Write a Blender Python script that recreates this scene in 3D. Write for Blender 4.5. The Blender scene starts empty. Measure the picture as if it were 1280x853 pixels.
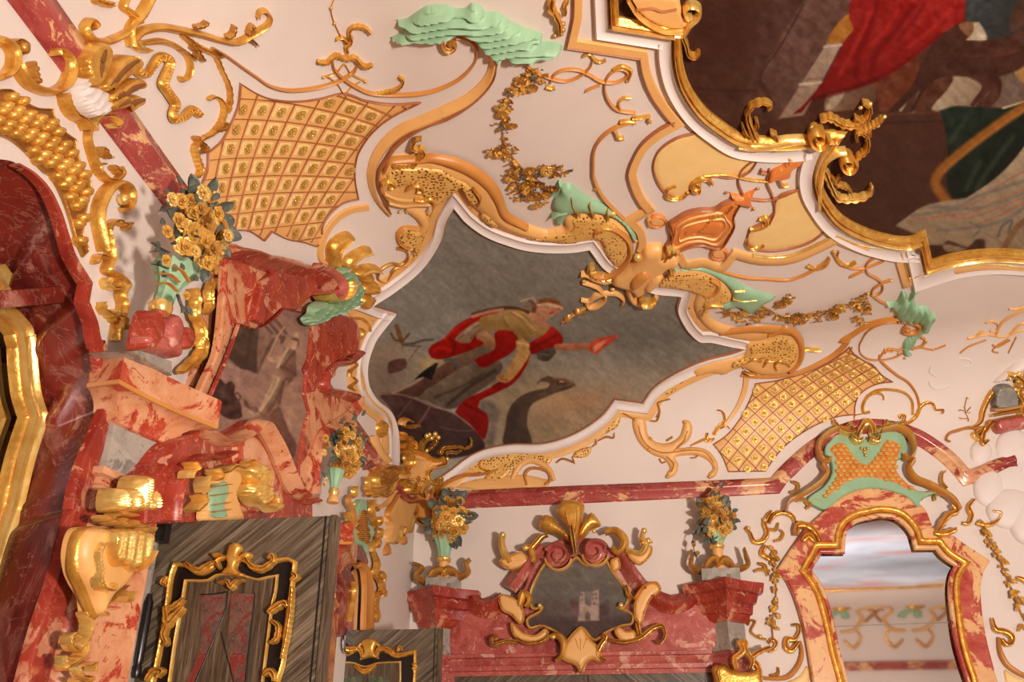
import bpy, math, random
import numpy as np
from mathutils import Vector, Matrix
from mathutils.geometry import delaunay_2d_cdt
random.seed(7); rng = np.random.default_rng(7)
SC = bpy.context.scene; COL = SC.collection
# ---------------------------------------------------------------- camera and room
FPX, CX, CY = 1116.0, 640.0, 426.5
EYE = 1.6
PITCH = math.atan(559/1116.); YAW = math.atan(170/math.hypot(1116, 559))
Fv = np.array([-math.sin(YAW)*math.cos(PITCH), math.cos(YAW)*math.cos(PITCH), math.sin(PITCH)])
Rv = np.array([math.cos(YAW), math.sin(YAW), 0.]); Uv = np.cross(Rv, Fv)
CAM = np.array([0, 0, EYE])
XL, YB, YR, XR = -2.98, 11.9, -8.9, 12.2
H0, HC, RC, PC = 5.34, 1.52, 1.40, 2.2     # cove: spring height, rise, run, power
def ceil_h(x, y):
    u = np.maximum(np.clip(1-(x-XL)/RC, 0, 1.6), np.clip(1-(XR-x)/RC, 0, 1.6))
    v = np.maximum(np.clip(1-(YB-y)/RC, 0, 1.6), np.clip(1-(y-YR)/RC, 0, 1.6))
    q = np.minimum((u**4+v**4)**.25, 1.0)
    return H0 + HC*np.maximum(1-q**PC, 0)**(1/PC)
def rays(px):
    px = np.asarray(px, float)
    return Fv + Rv*((px[:, 0]-CX)/FPX)[:, None] - Uv*((px[:, 1]-CY)/FPX)[:, None]
def g_in(p):
    return np.minimum(np.minimum(p[:, 0]-XL, YB-p[:, 1]), ceil_h(p[:, 0], p[:, 1])-p[:, 2])
def hit_shell(px):
    r = rays(px); lo = np.zeros(len(r)); hi = np.full(len(r), 60.)
    for _ in range(44):
        m = (lo+hi)/2; ins = g_in(CAM+r*m[:, None]) > 0
        lo = np.where(ins, m, lo); hi = np.where(ins, hi, m)
    p = CAM+r*lo[:, None]; e = 0.012; n = np.zeros_like(p)
    for k in range(3):
        d = np.zeros(3); d[k] = e; n[:, k] = g_in(p+d)-g_in(p-d)
    n /= np.linalg.norm(n, axis=1)[:, None]+1e-12
    return p, n
def S(px, pl='S'):
    """points on a surface of the room: 'S' shell, ('L',w) / ('B',w) planes w in front of the left / back wall"""
    px = np.asarray(px, float).reshape(-1, 2)
    if pl == 'S': return hit_shell(px)
    r = rays(px); n = np.zeros((len(r), 3))
    if pl[0] == 'L': t = (XL+pl[1])/r[:, 0]; n[:, 0] = 1
    elif pl[0] == 'B': t = (YB-pl[1])/r[:, 1]; n[:, 1] = -1
    else: t = (pl[1]-EYE)/r[:, 2]; n[:, 2] = -1
    return CAM+r*t[:, None], n
def mpp(px, pl='S'):
    p, _ = S([px], pl); return float((p[0]-CAM) @ Fv)/FPX
# ---------------------------------------------------------------- 2-D curves in the wall's tracing
def zz(x0, y0, k, s):
    out = []
    for tok in s.split():
        sh = tok.endswith('!'); x, y = tok.rstrip('!').split(',')
        out.append((x0+float(x)/k, y0+float(y)/k, sh))
    return out
def t(c, r, s): return zz(320*c, (0, 213, 426, 640)[r], 3.9875 if r == 2 else 4, s)
def q(s): return zz(0, 0, 1, s)
def A(s): return zz(240, 90, 4.2667, s)
def Bz(s): return zz(880, 420, 4.2667, s)
def Cz(s): return zz(460, 170, 6.4, s)
def Dz(s): return zz(640, 230, 5.804, s)
def Ez(s): return zz(420, 500, 6.4, s)
def Fz(s): return zz(400, 590, 6.4, s)
def P1(s): return zz(450, 350, 6.4, s)
def P2(s): return zz(450, 440, 6.4, s)
def P3(s): return zz(600, 350, 6.4, s)
def P4(s): return zz(600, 440, 6.4, s)
def Mz(s): return zz(860, 0, 3.0476, s)
def K1(s): return zz(260, 370, 8.533, s)
def K2(s): return zz(260, 470, 8.533, s)
def xy(tr): return np.array([(a[0], a[1]) for a in tr], float)
def cr(tr, step=2.0, closed=False):
    """Catmull-Rom through traced points, kept sharp at points marked '!' ; -> points, sharp flags"""
    P = xy(tr); sh = [a[2] for a in tr]; n = len(P); out = []; fl = []
    for i in range(n if closed else n-1):
        j = (i+1) % n; p1, p2 = P[i], P[j]
        p0 = P[i-1] if (closed or i > 0) and not sh[i] else 2*p1-p2
        p3 = P[(j+1) % n] if (closed or j < n-1) and not sh[j] else 2*p2-p1
        L = np.linalg.norm(p2-p1); m = max(1, int(L/step))
        d0 = np.linalg.norm(p1-p0)+1e-6; d2 = np.linalg.norm(p3-p2)+1e-6; L = L+1e-6
        m1 = (p2-p0)/(d0+L)*L; m2 = (p3-p1)/(d2+L)*L
        for k in range(m):
            s = k/m; s2 = s*s; s3 = s2*s
            out.append((2*s3-3*s2+1)*p1+(s3-2*s2+s)*m1+(-2*s3+3*s2)*p2+(s3-s2)*m2); fl.append(k == 0 and sh[i])
    if not closed: out.append(P[-1]); fl.append(False)
    return np.array(out), fl
def normals2(P, closed=False):
    n = len(P); N = np.zeros_like(P)
    for i in range(n):
        a = P[i]-P[i-1] if (closed or i > 0) else P[1]-P[0]
        b = P[(i+1) % n]-P[i] if (closed or i < n-1) else P[-1]-P[-2]
        a = a/(np.linalg.norm(a)+1e-9); b = b/(np.linalg.norm(b)+1e-9)
        na = np.array([-a[1], a[0]]); nb = np.array([-b[1], b[0]]); m = na+nb
        l = np.linalg.norm(m); m = m/l if l > .05 else na
        N[i] = m/max(.5, float(m @ na))
    return N
def resample(P, step):
    P = np.asarray(P, float); d = np.r_[0, np.cumsum(np.linalg.norm(np.diff(P, axis=0), axis=1))]
    n = max(2, int(d[-1]/step)+1); s = np.linspace(0, d[-1], n)
    return np.c_[np.interp(s, d, P[:, 0]), np.interp(s, d, P[:, 1])]
def inside(P, poly):
    x, y = P[:, 0], P[:, 1]; r = np.zeros(len(P), bool); m = len(poly)
    for i in range(m):
        x1, y1 = poly[i]; x2, y2 = poly[(i+1) % m]
        if y1 == y2: continue
        c = ((y1 > y) != (y2 > y)) & (x < (x2-x1)*(y-y1)/(y2-y1)+x1); r ^= c
    return r
def dist_line(P, poly, closed=True):
    d = np.full(len(P), 1e9); m = len(poly)
    for i in range(m if closed else m-1):
        a = poly[i]; b = poly[(i+1) % m]; ab = b-a; L = float(ab @ ab)+1e-9
        s = np.clip(((P-a) @ ab)/L, 0, 1)
        d = np.minimum(d, np.hypot(P[:, 0]-a[0]-s*ab[0], P[:, 1]-a[1]-s*ab[1]))
    return d
# ---------------------------------------------------------------- things and parts
def new_mesh(name, v, f, mat, smooth=True):
    me = bpy.data.meshes.new(name)
    me.from_pydata([tuple(map(float, a)) for a in v], [], [tuple(int(i) for i in a) for a in f]); me.update()
    if smooth: me.polygons.foreach_set('use_smooth', [True]*len(me.polygons))
    if mat: me.materials.append(mat)
    return me
class Thing:
    def __init__(s, name, label, cat, group=None):
        s.name, s.label, s.cat, s.group = name, label, cat, group; s.parts = []
    def add(s, name, geo, mat, parent=None, label=None, smooth=True, auto=None):
        v, f = geo; s.parts.append(dict(name=name, v=np.asarray(v, float), f=f, mat=mat, parent=parent, label=label, smooth=smooth, auto=auto))
        return len(s.parts)-1
    def inst(s, name, me, M, parent=None, label=None):
        s.parts.append(dict(name=name, me=me, M=M, parent=parent, label=label)); return len(s.parts)-1
    def done(s, single=False):
        vs = [p['v'] for p in s.parts if 'v' in p and len(p['v'])]
        al = np.concatenate(vs); c = (al.min(0)+al.max(0))/2; c[2] = al[:, 2].min()
        if single or (len(s.parts) == 1):
            p = s.parts[0]; o = s.mk(p, s.name, c); o.location = c; COL.objects.link(o); root = o
        else:
            root = bpy.data.objects.new(s.name, None); root.location = c; root.empty_display_size = .1; COL.objects.link(root)
            obs = []; locs = []
            for p in s.parts:
                if 'me' in p:
                    o = bpy.data.objects.new(p['name'], p['me']); base = c if p['parent'] is None else locs[p['parent']]
                    o.parent = root if p['parent'] is None else obs[p['parent']]
                    o.matrix_local = Matrix.Translation(-Vector(base)) @ p['M']; locs.append(None)
                else:
                    lc = (p['v'].min(0)+p['v'].max(0))/2; o = s.mk(p, p['name'], lc)
                    base = c if p['parent'] is None else locs[p['parent']]
                    o.parent = root if p['parent'] is None else obs[p['parent']]
                    o.location = lc-base; locs.append(lc)
                COL.objects.link(o); obs.append(o)
                if p.get('label'): o['label'] = p['label']
        root['label'] = s.label; root['category'] = s.cat
        if s.group: root['group'] = s.group
        return root
    def mk(s, p, name, c):
        me = new_mesh(name, p['v']-c, p['f'], p['mat'], p['smooth'])
        if p['smooth']: me.set_sharp_from_angle(angle=math.radians(p['auto'] or 46))
        if p.get('col') is not None:
            ca = me.color_attributes.new('paint', 'FLOAT_COLOR', 'POINT')
            ca.data.foreach_set('color', np.c_[p['col'], np.ones(len(p['col']))].ravel().astype(np.float32))
        return bpy.data.objects.new(name, me)
def one(name, label, cat, geo, mat, group=None, **k):
    T = Thing(name, label, cat, group); T.add(name, geo, mat, **k); return T.done()
def struct(name, geo, mat, smooth=True, auto=None):
    v, f = geo; me = new_mesh(name, v, f, mat, smooth)
    if auto: me.set_sharp_from_angle(angle=math.radians(auto))
    o = bpy.data.objects.new(name, me); COL.objects.link(o); o['kind'] = 'structure'; return o
def join(*gs):
    V = []; F = []; n = 0
    for v, f in gs:
        V.append(np.asarray(v, float)); F += [tuple(i+n for i in a) for a in f]; n += len(v)
    return np.concatenate(V), F
# ---------------------------------------------------------------- relief builders
ROUND = [(math.cos(a), math.sin(a)) for a in np.linspace(math.pi, 0, 7)]
FLAT = [(-1, -.1), (-1, .7), (-.86, 1), (.86, 1), (1, .7), (1, -.1)]
SOFT = [(-1, -.1), (-.95, .6), (-.5, .9), (0, 1), (.5, .9), (.95, .6), (1, -.1)]
BEAD2 = [(-1, -.1), (-1, .6), (-.8, 1), (-.55, .7), (-.2, .55), (.2, .55), (.55, .7), (.8, 1), (1, .6), (1, -.1)]   # a hollow between two beads
CYMA = [(-1, -.1), (-1, .35), (-.75, .45), (-.6, .8), (-.2, 1), (.1, .85), (.35, .5), (.7, .4), (.85, .25), (1, .2), (1, -.1)]
LEAF = [(-1, -.05), (-.88, .5), (-.62, .92), (-.38, .95), (-.14, .62), (0, .42), (.14, .62), (.38, .95), (.62, .92), (.88, .5), (1, -.05)]
def sweep(tr, w, h, prof=ROUND, pl='S', closed=False, step=2.0, lift=0.0, shift=0.0, caps=True, frill=0.):
    """relief moulding along a traced line: w half width in px (number or list along the line), h height in m"""
    P, fl_ = cr(tr, step, closed); wm = max(w) if hasattr(w, '__len__') else w
    if wm > 2.5 and any(fl_):      # leave room for the mitre at sharp corners
        keep = np.ones(len(P), bool); fl_ = np.array(fl_)
        for i in np.where(fl_)[0]:
            if 0 < i < len(P)-1: keep &= (np.hypot(*(P-P[i]).T) > wm*.9) | fl_
        keep[0] = keep[-1] = True; P = P[keep]
    if abs(shift) > 9:      # a true parallel line: leave out what would loop back at inner corners
        O = P+normals2(P, closed)*shift; ok = dist_line(O, P, closed) > abs(shift)*.992-.05; P = O[ok]; shift = 0.
    n = len(P); N = normals2(P, closed)
    s = np.linspace(0, 1, n)
    W = np.interp(s, np.linspace(0, 1, len(w)), w) if hasattr(w, '__len__') else np.full(n, w)
    H = np.interp(s, np.linspace(0, 1, len(h)), h) if hasattr(h, '__len__') else np.full(n, h)
    if frill:
        sl = np.r_[0, np.cumsum(np.linalg.norm(np.diff(P, axis=0), axis=1))]; per = max(5., 2.1*float(W.max())); sw = np.abs(np.sin(math.pi*sl/per)); W = W*(1-frill+1.6*frill*sw); H = H*(1-.35*frill+.7*frill*sw)
    lift = lift+random.uniform(0, .0016); m = len(prof); G = np.zeros((n, m, 2)); L = np.zeros((n, m))
    for k, (a, b) in enumerate(prof):
        G[:, k] = P+N*(W*a+shift)[:, None]; L[:, k] = H*b+lift+4e-5*(np.arange(n) % 97)
    p, nn = S(G.reshape(-1, 2), pl); v = p+nn*L.reshape(-1)[:, None]
    f = []
    for i in range(n if closed else n-1):
        j = (i+1) % n
        for k in range(m-1): f.append((i*m+k, i*m+k+1, j*m+k+1, j*m+k))
    if not closed and caps:
        f.append(tuple(range(m))); f.append(tuple((n-1)*m+k for k in reversed(range(m))))
    return v, f
def cdt(polys, step, extra=None, spare=.45):
    """triangles of polys[0] minus polys[1:], with interior points every step px"""
    allp = []; edges = []
    for po in polys:
        b = len(allp); m = len(po); allp += [tuple(a) for a in po]; edges += [(b+i, b+(i+1) % m) for i in range(m)]
    bb = np.concatenate([polys[0]])
    x0, y0 = bb.min(0); x1, y1 = bb.max(0)
    if step:
        gx, gy = np.meshgrid(np.arange(x0, x1+step, step), np.arange(y0, y1+step, step*.866)); gx[1::2] += step/2
        gp = np.c_[gx.ravel(), gy.ravel()]; gp = gp[inside(gp, polys[0])]
        for h in polys[1:]:
            if len(gp): gp = gp[~inside(gp, h)]
        for h in polys:
            if len(gp): gp = gp[dist_line(gp, np.asarray(h)) > step*spare]
        allp += [tuple(a) for a in gp]
    if extra is not None: allp += [tuple(a) for a in extra]
    vo, _, fo, _, _, _ = delaunay_2d_cdt([Vector(a) for a in allp], edges, [], 0, 1e-5)
    V = np.array([(a[0], a[1]) for a in vo]); F = np.array([a for a in fo if len(a) == 3])
    cen = V[F].mean(1); ok = inside(cen, polys[0])
    for h in polys[1:]: ok &= ~inside(cen, h)
    return V, F[ok]
def boundary(F):
    c = {}
    for a in F:
        for k in range(3):
            e = (a[k], a[(k+1) % 3])
            if (e[1], e[0]) in c: del c[(e[1], e[0])]
            else: c[e] = 1
    return list(c)
def puff(tr, H, R=None, step=2.5, pl='S', ridge=None, lift=0., closed_tr=True, base=0.006, raw=False):
    """relief of a traced outline, swelling to height H (m) over R px from its edge; ridge(px,d)->extra height"""
    poly = np.asarray(tr, float) if raw else cr(tr, max(1.5, step*.8), True)[0]
    V, F = cdt([poly], step); d = dist_line(V, poly)
    lift = lift+random.uniform(0, .0016); R = R or max(d.max(), 1e-3); u = np.clip(d/R, 0, 1); h = H*np.sqrt(np.maximum(1-(1-u)**2, 0))
    if ridge is not None: h = h+ridge(V, u)
    p, n = S(V, pl); v = p+n*(h+lift)[:, None]
    E = boundary(F); idx = sorted({i for e in E for i in e}); mp = {i: len(v)+k for k, i in enumerate(idx)}
    vb = p[idx]-n[idx]*base
    f = [tuple(a) for a in F]+[(a, mp[a], mp[b], b) for a, b in E]
    f = [tuple(reversed(x)) if len(x) == 3 else tuple(reversed(x)) for x in f]
    return np.concatenate([v, vb]), f
def slab(tr, front, back, bev=1.2, holes=(), step=0, smooth_step=2.0, bh=.012):
    """a solid cut to a traced outline: front face on plane `front`, sides running back to depth `back` (m behind it)"""
    poly = cr(tr, smooth_step, True)[0]; hs = [cr(h, smooth_step, True)[0] for h in holes]
    def off(p, k):
        a = np.sum(p[:, 0]*np.roll(p[:, 1], -1)-np.roll(p[:, 0], -1)*p[:, 1])
        return p+normals2(p, True)*k*(1 if a > 0 else -1)
    rings = [poly]+hs; ins = [off(poly, bev)]+[off(h, -bev) for h in hs]
    V, F = cdt(ins, step); p, n = S(V, front); v = [p]; f = [tuple(reversed(a)) for a in F]; c = len(p)
    for ri, inn in zip(rings, ins):
        m = len(ri); a, na = S(inn, front); b, nb = S(ri, front); b1 = b-nb*bh; b2 = b-nb*back
        v += [a, b1, b2]
        for i in range(m):
            j = (i+1) % m
            f += [(c+i, c+j, c+m+j, c+m+i), (c+m+i, c+m+j, c+2*m+j, c+2*m+i)]
        c += 3*m
    return np.concatenate(v), f
def spiral(cx, cy, r0, r1, a0, a1, n=22):
    out = []
    for k in range(n):
        s = k/(n-1); r = r0+(r1-r0)*s; a = math.radians(a0+(a1-a0)*s); out.append((cx+r*math.cos(a), cy+r*math.sin(a), False))
    return out
def ball(c, r, n=10, m=7, sq=(1, 1, 1)):
    v = []; f = []
    for i in range(m+1):
        th = math.pi*i/m
        for j in range(n):
            ph = 2*math.pi*j/n; v.append((c[0]+r*sq[0]*math.sin(th)*math.cos(ph), c[1]+r*sq[1]*math.sin(th)*math.sin(ph), c[2]+r*sq[2]*math.cos(th)))
    for i in range(m):
        for j in range(n): f.append((i*n+j, (i+1)*n+j, (i+1)*n+(j+1) % n, i*n+(j+1) % n))
    return np.array(v), f
def knob(px, rpx, pl='S', lift=.3):
    p, n = S([px[:2]], pl); r = rpx*float((p[0]-CAM) @ Fv)/FPX; return ball(p[0]+n[0]*r*lift, r)
def lathe(c, prof, n=24, flute=0, fl=.0, phase=0.):
    v = []; f = []; m = len(prof)
    for (r, z) in prof:
        for j in range(n):
            a = 2*math.pi*j/n+phase; rr = r*(1+(fl*math.cos(flute*a) if flute else 0)); v.append((c[0]+rr*math.cos(a), c[1]+rr*math.sin(a), c[2]+z))
    for i in range(m-1):
        for j in range(n): f.append((i*n+j, i*n+(j+1) % n, (i+1)*n+(j+1) % n, (i+1)*n+j))
    f.append(tuple(reversed(range(n)))); f.append(tuple((m-1)*n+j for j in range(n)))
    return np.array(v), f
def box(x0, x1, y0, y1, z0, z1):
    v = [(x, y, z) for x in (x0, x1) for y in (y0, y1) for z in (z0, z1)]
    return np.array(v, float), [(0, 1, 3, 2), (4, 6, 7, 5), (0, 4, 5, 1), (2, 3, 7, 6), (0, 2, 6, 4), (1, 5, 7, 3)]
def tube3(P, r, n=8):
    P = np.asarray(P, float); m = len(P); R = np.interp(np.linspace(0, 1, m), np.linspace(0, 1, len(r)), r) if hasattr(r, '__len__') else np.full(m, r)
    v = []; f = []; up = None
    for i in range(m):
        tg = P[min(i+1, m-1)]-P[max(i-1, 0)]; tg /= np.linalg.norm(tg)+1e-9
        if up is None: up = np.cross(tg, [0, 0, 1.]); up = up if np.linalg.norm(up) > .1 else np.array([1., 0, 0])
        up = up-tg*(up @ tg); up /= np.linalg.norm(up)+1e-9; w = np.cross(tg, up)
        for j in range(n):
            a = 2*math.pi*j/n; v.append(P[i]+R[i]*(up*math.cos(a)+w*math.sin(a)))
    for i in range(m-1):
        for j in range(n): f.append((i*n+j, i*n+(j+1) % n, (i+1)*n+(j+1) % n, (i+1)*n+j))
    f.append(tuple(range(n))); f.append(tuple((m-1)*n+j for j in range(n)))
    return np.array(v), f
def smooth3(P, m=6):
    P = np.asarray(P, float); out = []
    for i in range(len(P)-1):
        p1, p2 = P[i], P[i+1]; p0 = P[i-1] if i else 2*p1-p2; p3 = P[i+2] if i < len(P)-2 else 2*p2-p1
        for k in range(m):
            s = k/m; out.append(.5*((2*p1)+(-p0+p2)*s+(2*p0-5*p1+4*p2-p3)*s*s+(-p0+3*p1-3*p2+p3)*s**3))
    out.append(P[-1]); return np.array(out)
def moulded(y0, y1, steps, wall='B'):
    """a rectangular pier block on a wall: steps = [(z, protrusion, side_out)], mitred mouldings on three sides"""
    v = []; f = []
    for z, w, o in steps:
        ring = [(y0-o, 0), (y0-o, w), (y1+o, w), (y1+o, 0)]
        for a, d in ring: v.append((a, YB-d, z) if wall == 'B' else (XL+d, a, z))
    m = len(steps)
    for i in range(m-1):
        for k in range(3): f.append((i*4+k, i*4+k+1, i*4+k+5, i*4+k+4))
    f.append((0, 3, 2, 1)); f.append(tuple((m-1)*4+k for k in range(4)))
    if wall == 'B': f = [tuple(reversed(a)) for a in f]
    return np.array(v, float), f
# ---------------------------------------------------------------- materials
def lin(c):
    c = np.asarray(c, float)/255.; return np.where(c <= .04045, c/12.92, ((c+.055)/1.055)**2.4)
def L4(c): return (*[float(a) for a in lin(c)], 1.)
class MB:
    def __init__(s, name, base=(200, 200, 200), rough=.5, metal=0., spec=.5):
        s.m = bpy.data.materials.new(name); s.m.use_nodes = True; s.nt = s.m.node_tree; s.b = s.nt.nodes['Principled BSDF']
        s.b.inputs['Base Color'].default_value = L4(base); s.b.inputs['Roughness'].default_value = rough; s.b.inputs['Metallic'].default_value = metal
        s.b.inputs['Specular IOR Level'].default_value = spec
        s.tc = s.n('ShaderNodeTexCoord')
    def n(s, ty, **k):
        o = s.nt.nodes.new(ty)
        for a, b in k.items(): setattr(o, a, b)
        return o
    def l(s, a, b): s.nt.links.new(a, b)
    def noise(s, scale, detail=3, rough=.55, dist=0., vec=None, stretch=None):
        o = s.n('ShaderNodeTexNoise'); o.inputs['Scale'].default_value = scale; o.inputs['Detail'].default_value = detail
        o.inputs['Roughness'].default_value = rough; o.inputs['Distortion'].default_value = dist
        v = vec or s.tc.outputs['Object']
        if stretch:
            mp = s.n('ShaderNodeMapping'); mp.inputs['Scale'].default_value = stretch; s.l(v, mp.inputs['Vector']); v = mp.outputs[0]
        s.l(v, o.inputs['Vector']); return o.outputs['Fac']
    def ramp(s, fac, stops, interp='LINEAR'):
        r = s.n('ShaderNodeValToRGB'); e = r.color_ramp; e.interpolation = interp
        while len(e.elements) < len(stops): e.elements.new(.5)
        for el, (p, c) in zip(e.elements, stops): el.position = p; el.color = L4(c)
        s.l(fac, r.inputs['Fac']); return r.outputs['Color']
    def mix(s, fac, a, b, mode='MIX'):
        m = s.n('ShaderNodeMix', data_type='RGBA', blend_type=mode)
        if isinstance(fac, float): m.inputs[0].default_value = fac
        else: s.l(fac, m.inputs[0])
        for k, x in ((6, a), (7, b)):
            if isinstance(x, tuple): m.inputs[k].default_value = L4(x)
            else: s.l(x, m.inputs[k])
        return m.outputs[2]
    def rng(s, fac, a, b, c=0., d=1.):
        m = s.n('ShaderNodeMapRange'); m.clamp = True
        for k, x in zip(range(1, 5), (a, b, c, d)): m.inputs[k].default_value = x
        s.l(fac, m.inputs[0]); return m.outputs[0]
    def col(s, o): s.l(o, s.b.inputs['Base Color']); return s
    def bump(s, fac, strength, dist=.01):
        b = s.n('ShaderNodeBump'); b.inputs['Strength'].default_value = strength; b.inputs['Distance'].default_value = dist
        s.l(fac, b.inputs['Height']); s.l(b.outputs[0], s.b.inputs['Normal']); return s
def mk_gold(name, c1, c2, rough, metal=1., bs=26, bst=.5):
    m = MB(name, c1, rough, metal); m.col(m.ramp(m.noise(9, 3), [(.35, c2), (.65, c1)])); m.bump(m.noise(bs, 2), bst, .012); return m.m
GOLD = mk_gold('gold_leaf', (232, 180, 86), (204, 142, 56), .33, .6)
GOLDB = mk_gold('bright_gold', (246, 208, 124), (226, 174, 84), .24, .6, bs=14, bst=.35)
GOLDD = mk_gold('old_gold', (206, 150, 70), (168, 112, 44), .38, .5)
def mk_paint(name, c, c2=None, rough=.5, sc=4.):
    m = MB(name, c, rough); c2 = c2 or tuple(int(x*.93) for x in c); m.col(m.ramp(m.noise(sc, 4), [(.3, c2), (.7, c)])); m.bump(m.noise(40, 3), .06, .01); return m.m
PLASTER = mk_paint('pink_white_plaster', (222, 207, 197), (216, 200, 190), .62, 1.2)
STUCCO = mk_paint('white_stucco', (226, 213, 206), (219, 205, 197), .55, 2.)
OCHRE = mk_paint('ochre_gilding', (228, 174, 106), (219, 162, 92), .42, 3.)
OCHRED = mk_paint('deep_ochre', (200, 134, 62), (186, 118, 52), .4, 3.)
CREAM = mk_paint('cream_yellow', (238, 200, 134), (232, 192, 122), .5, 5.)
ORANGE = mk_paint('burnt_orange', (220, 130, 56), (202, 108, 42), .45, 6.)
BROWN = mk_paint('red_brown_line', (172, 106, 64), (148, 84, 50), .45, 6.)
GREEN = mk_paint('sea_green', (150, 186, 148), (136, 172, 136), .5, 5.)
DARKGILT = mk_paint('dark_gilding', (138, 84, 34), (112, 64, 24), .5, 8.)  # dark brown, under the gilt scales and along the shell lobes
SLATE = mk_paint('slate_leaf', (94, 98, 86), (70, 74, 66), .5, 9.)
BLACK = mk_paint('black_lacquer', (30, 22, 20), (22, 16, 15), .3, 9.)
GREY = mk_paint('grey_stone', (150, 142, 130), (112, 110, 102), .4, 9.)
def mk_dots(name):
    m = MB(name, (226, 174, 92), .4, .12); v = m.n('ShaderNodeTexVoronoi'); v.inputs['Scale'].default_value = 26; v.inputs['Randomness'].default_value = .65
    m.l(m.tc.outputs['Object'], v.inputs['Vector']); d = v.outputs['Distance']
    m.col(m.mix(m.rng(d, .27, .36), (112, 64, 22), m.ramp(m.noise(8, 3), [(.3, (216, 160, 78)), (.7, (234, 186, 104))]))); m.bump(m.rng(d, .1, .4), .6, .01); return m.m
DOTS = mk_dots('pierced_gold_ground')
def mk_marble(name, base, shade, blot, fleck, sc=1.6, cover=.5, streak=(1, 1, 1), rough=.26, vein=(232, 196, 164)):
    """clouded ground with sharp-edged blotches, their broken edges, flecks and thin pale veins"""
    m = MB(name, base, rough)
    ground = m.ramp(m.noise(sc*1.7, 5, .6, .8, stretch=streak), [(.34, shade), (.58, base)])
    big = m.noise(sc, 8, .68, 1.1, stretch=streak); e = m.rng(big, cover, cover+.035)
    inner = m.ramp(m.noise(sc*4, 5, .6, .6, stretch=streak), [(.36, blot), (.66, fleck)])
    c = m.mix(e, ground, inner)
    fl = m.rng(m.noise(sc*5, 6, .7, 1.4, stretch=streak), .60, .64, 0, .85); c = m.mix(fl, c, blot)
    vn = m.noise(sc*1.9, 5, .6, 2.5); a = m.rng(vn, .488, .5); b = m.rng(vn, .5, .512, 1, 0); mu = m.n('ShaderNodeMath', operation='MULTIPLY'); m.l(a, mu.inputs[0]); m.l(b, mu.inputs[1])
    m2 = m.n('ShaderNodeMath', operation='MULTIPLY'); m.l(mu.outputs[0], m2.inputs[0]); m2.inputs[1].default_value = .16
    m.col(m.mix(m2.outputs[0], c, vein)); return m.m
MRED = mk_marble('red_marble', (164, 60, 42), (132, 36, 26), (206, 146, 112), (186, 106, 80), 1.5, .56)
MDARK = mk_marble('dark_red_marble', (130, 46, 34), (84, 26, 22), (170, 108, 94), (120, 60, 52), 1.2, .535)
MPALE = mk_marble('pale_flame_marble', (212, 152, 112), (190, 118, 78), (158, 46, 30), (184, 78, 52), 2.4, .52)
MBAND = mk_marble('banded_red_marble', (168, 72, 66), (134, 42, 40), (226, 178, 122), (206, 142, 108), 1.0, .535, (1, 1, 2.2))
MFLAME = mk_marble('yellow_red_marble', (228, 178, 122), (218, 160, 108), (164, 48, 36), (190, 92, 72), 1.7, .50)
MPINK = mk_marble('rose_marble', (182, 92, 82), (150, 58, 54), (212, 162, 138), (196, 124, 108), 2.4, .57)
MGREY = mk_marble('grey_marble', (168, 156, 142), (140, 132, 122), (112, 108, 102), (134, 126, 118), 3.0, .54)
def mk_wood(name, c1, c2, c3, stretch, rough=.32):
    m = MB(name, c2, rough); a = m.noise(5, 5, .7, .6, stretch=stretch); b = m.noise(16, 3, .6, .3, stretch=stretch)
    m.col(m.mix(m.rng(b, .45, .62, 0, .7), m.ramp(a, [(.3, c1), (.5, c2), (.68, c3)]), c1)); return m.m
VEN = [mk_wood('walnut_veneer_%s' % k, (48, 36, 27), (88, 72, 55), (122, 104, 82), s) for k, s in (('rising', (1, 1, 1)), ('level', (.6, 6, 9)), ('upright', (9, 6, .5)))]
def diag_wood(name, ang, c1=(40, 31, 25), c2=(92, 78, 62), c3=(132, 118, 98)):
    m = MB(name, c2, .32); r = m.n('ShaderNodeMapping'); r.inputs['Rotation'].default_value = (0, math.radians(ang), 0); m.l(m.tc.outputs['Object'], r.inputs['Vector'])
    a = m.noise(4, 6, .75, .5, vec=r.outputs[0], stretch=(.35, 3, 12)); m.col(m.ramp(a, [(.34, c1), (.5, c2), (.64, c3)])); return m.m
VDR, VDL = diag_wood('veneer_falling_right', 40), diag_wood('veneer_rising_right', -40)
def mk_canvas(name, rough=.6):
    m = MB(name, (128, 128, 128), rough, 0., .06); a = m.n('ShaderNodeAttribute', attribute_name='paint')
    m.col(a.outputs['Color']); m.bump(m.noise(60, 3), .08, .01); return m.m
CANVAS = mk_canvas('painted_canvas')
m_ = MB('mirror_glass', (222, 222, 226), .03, 1.); MIRROR = m_.m
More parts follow.
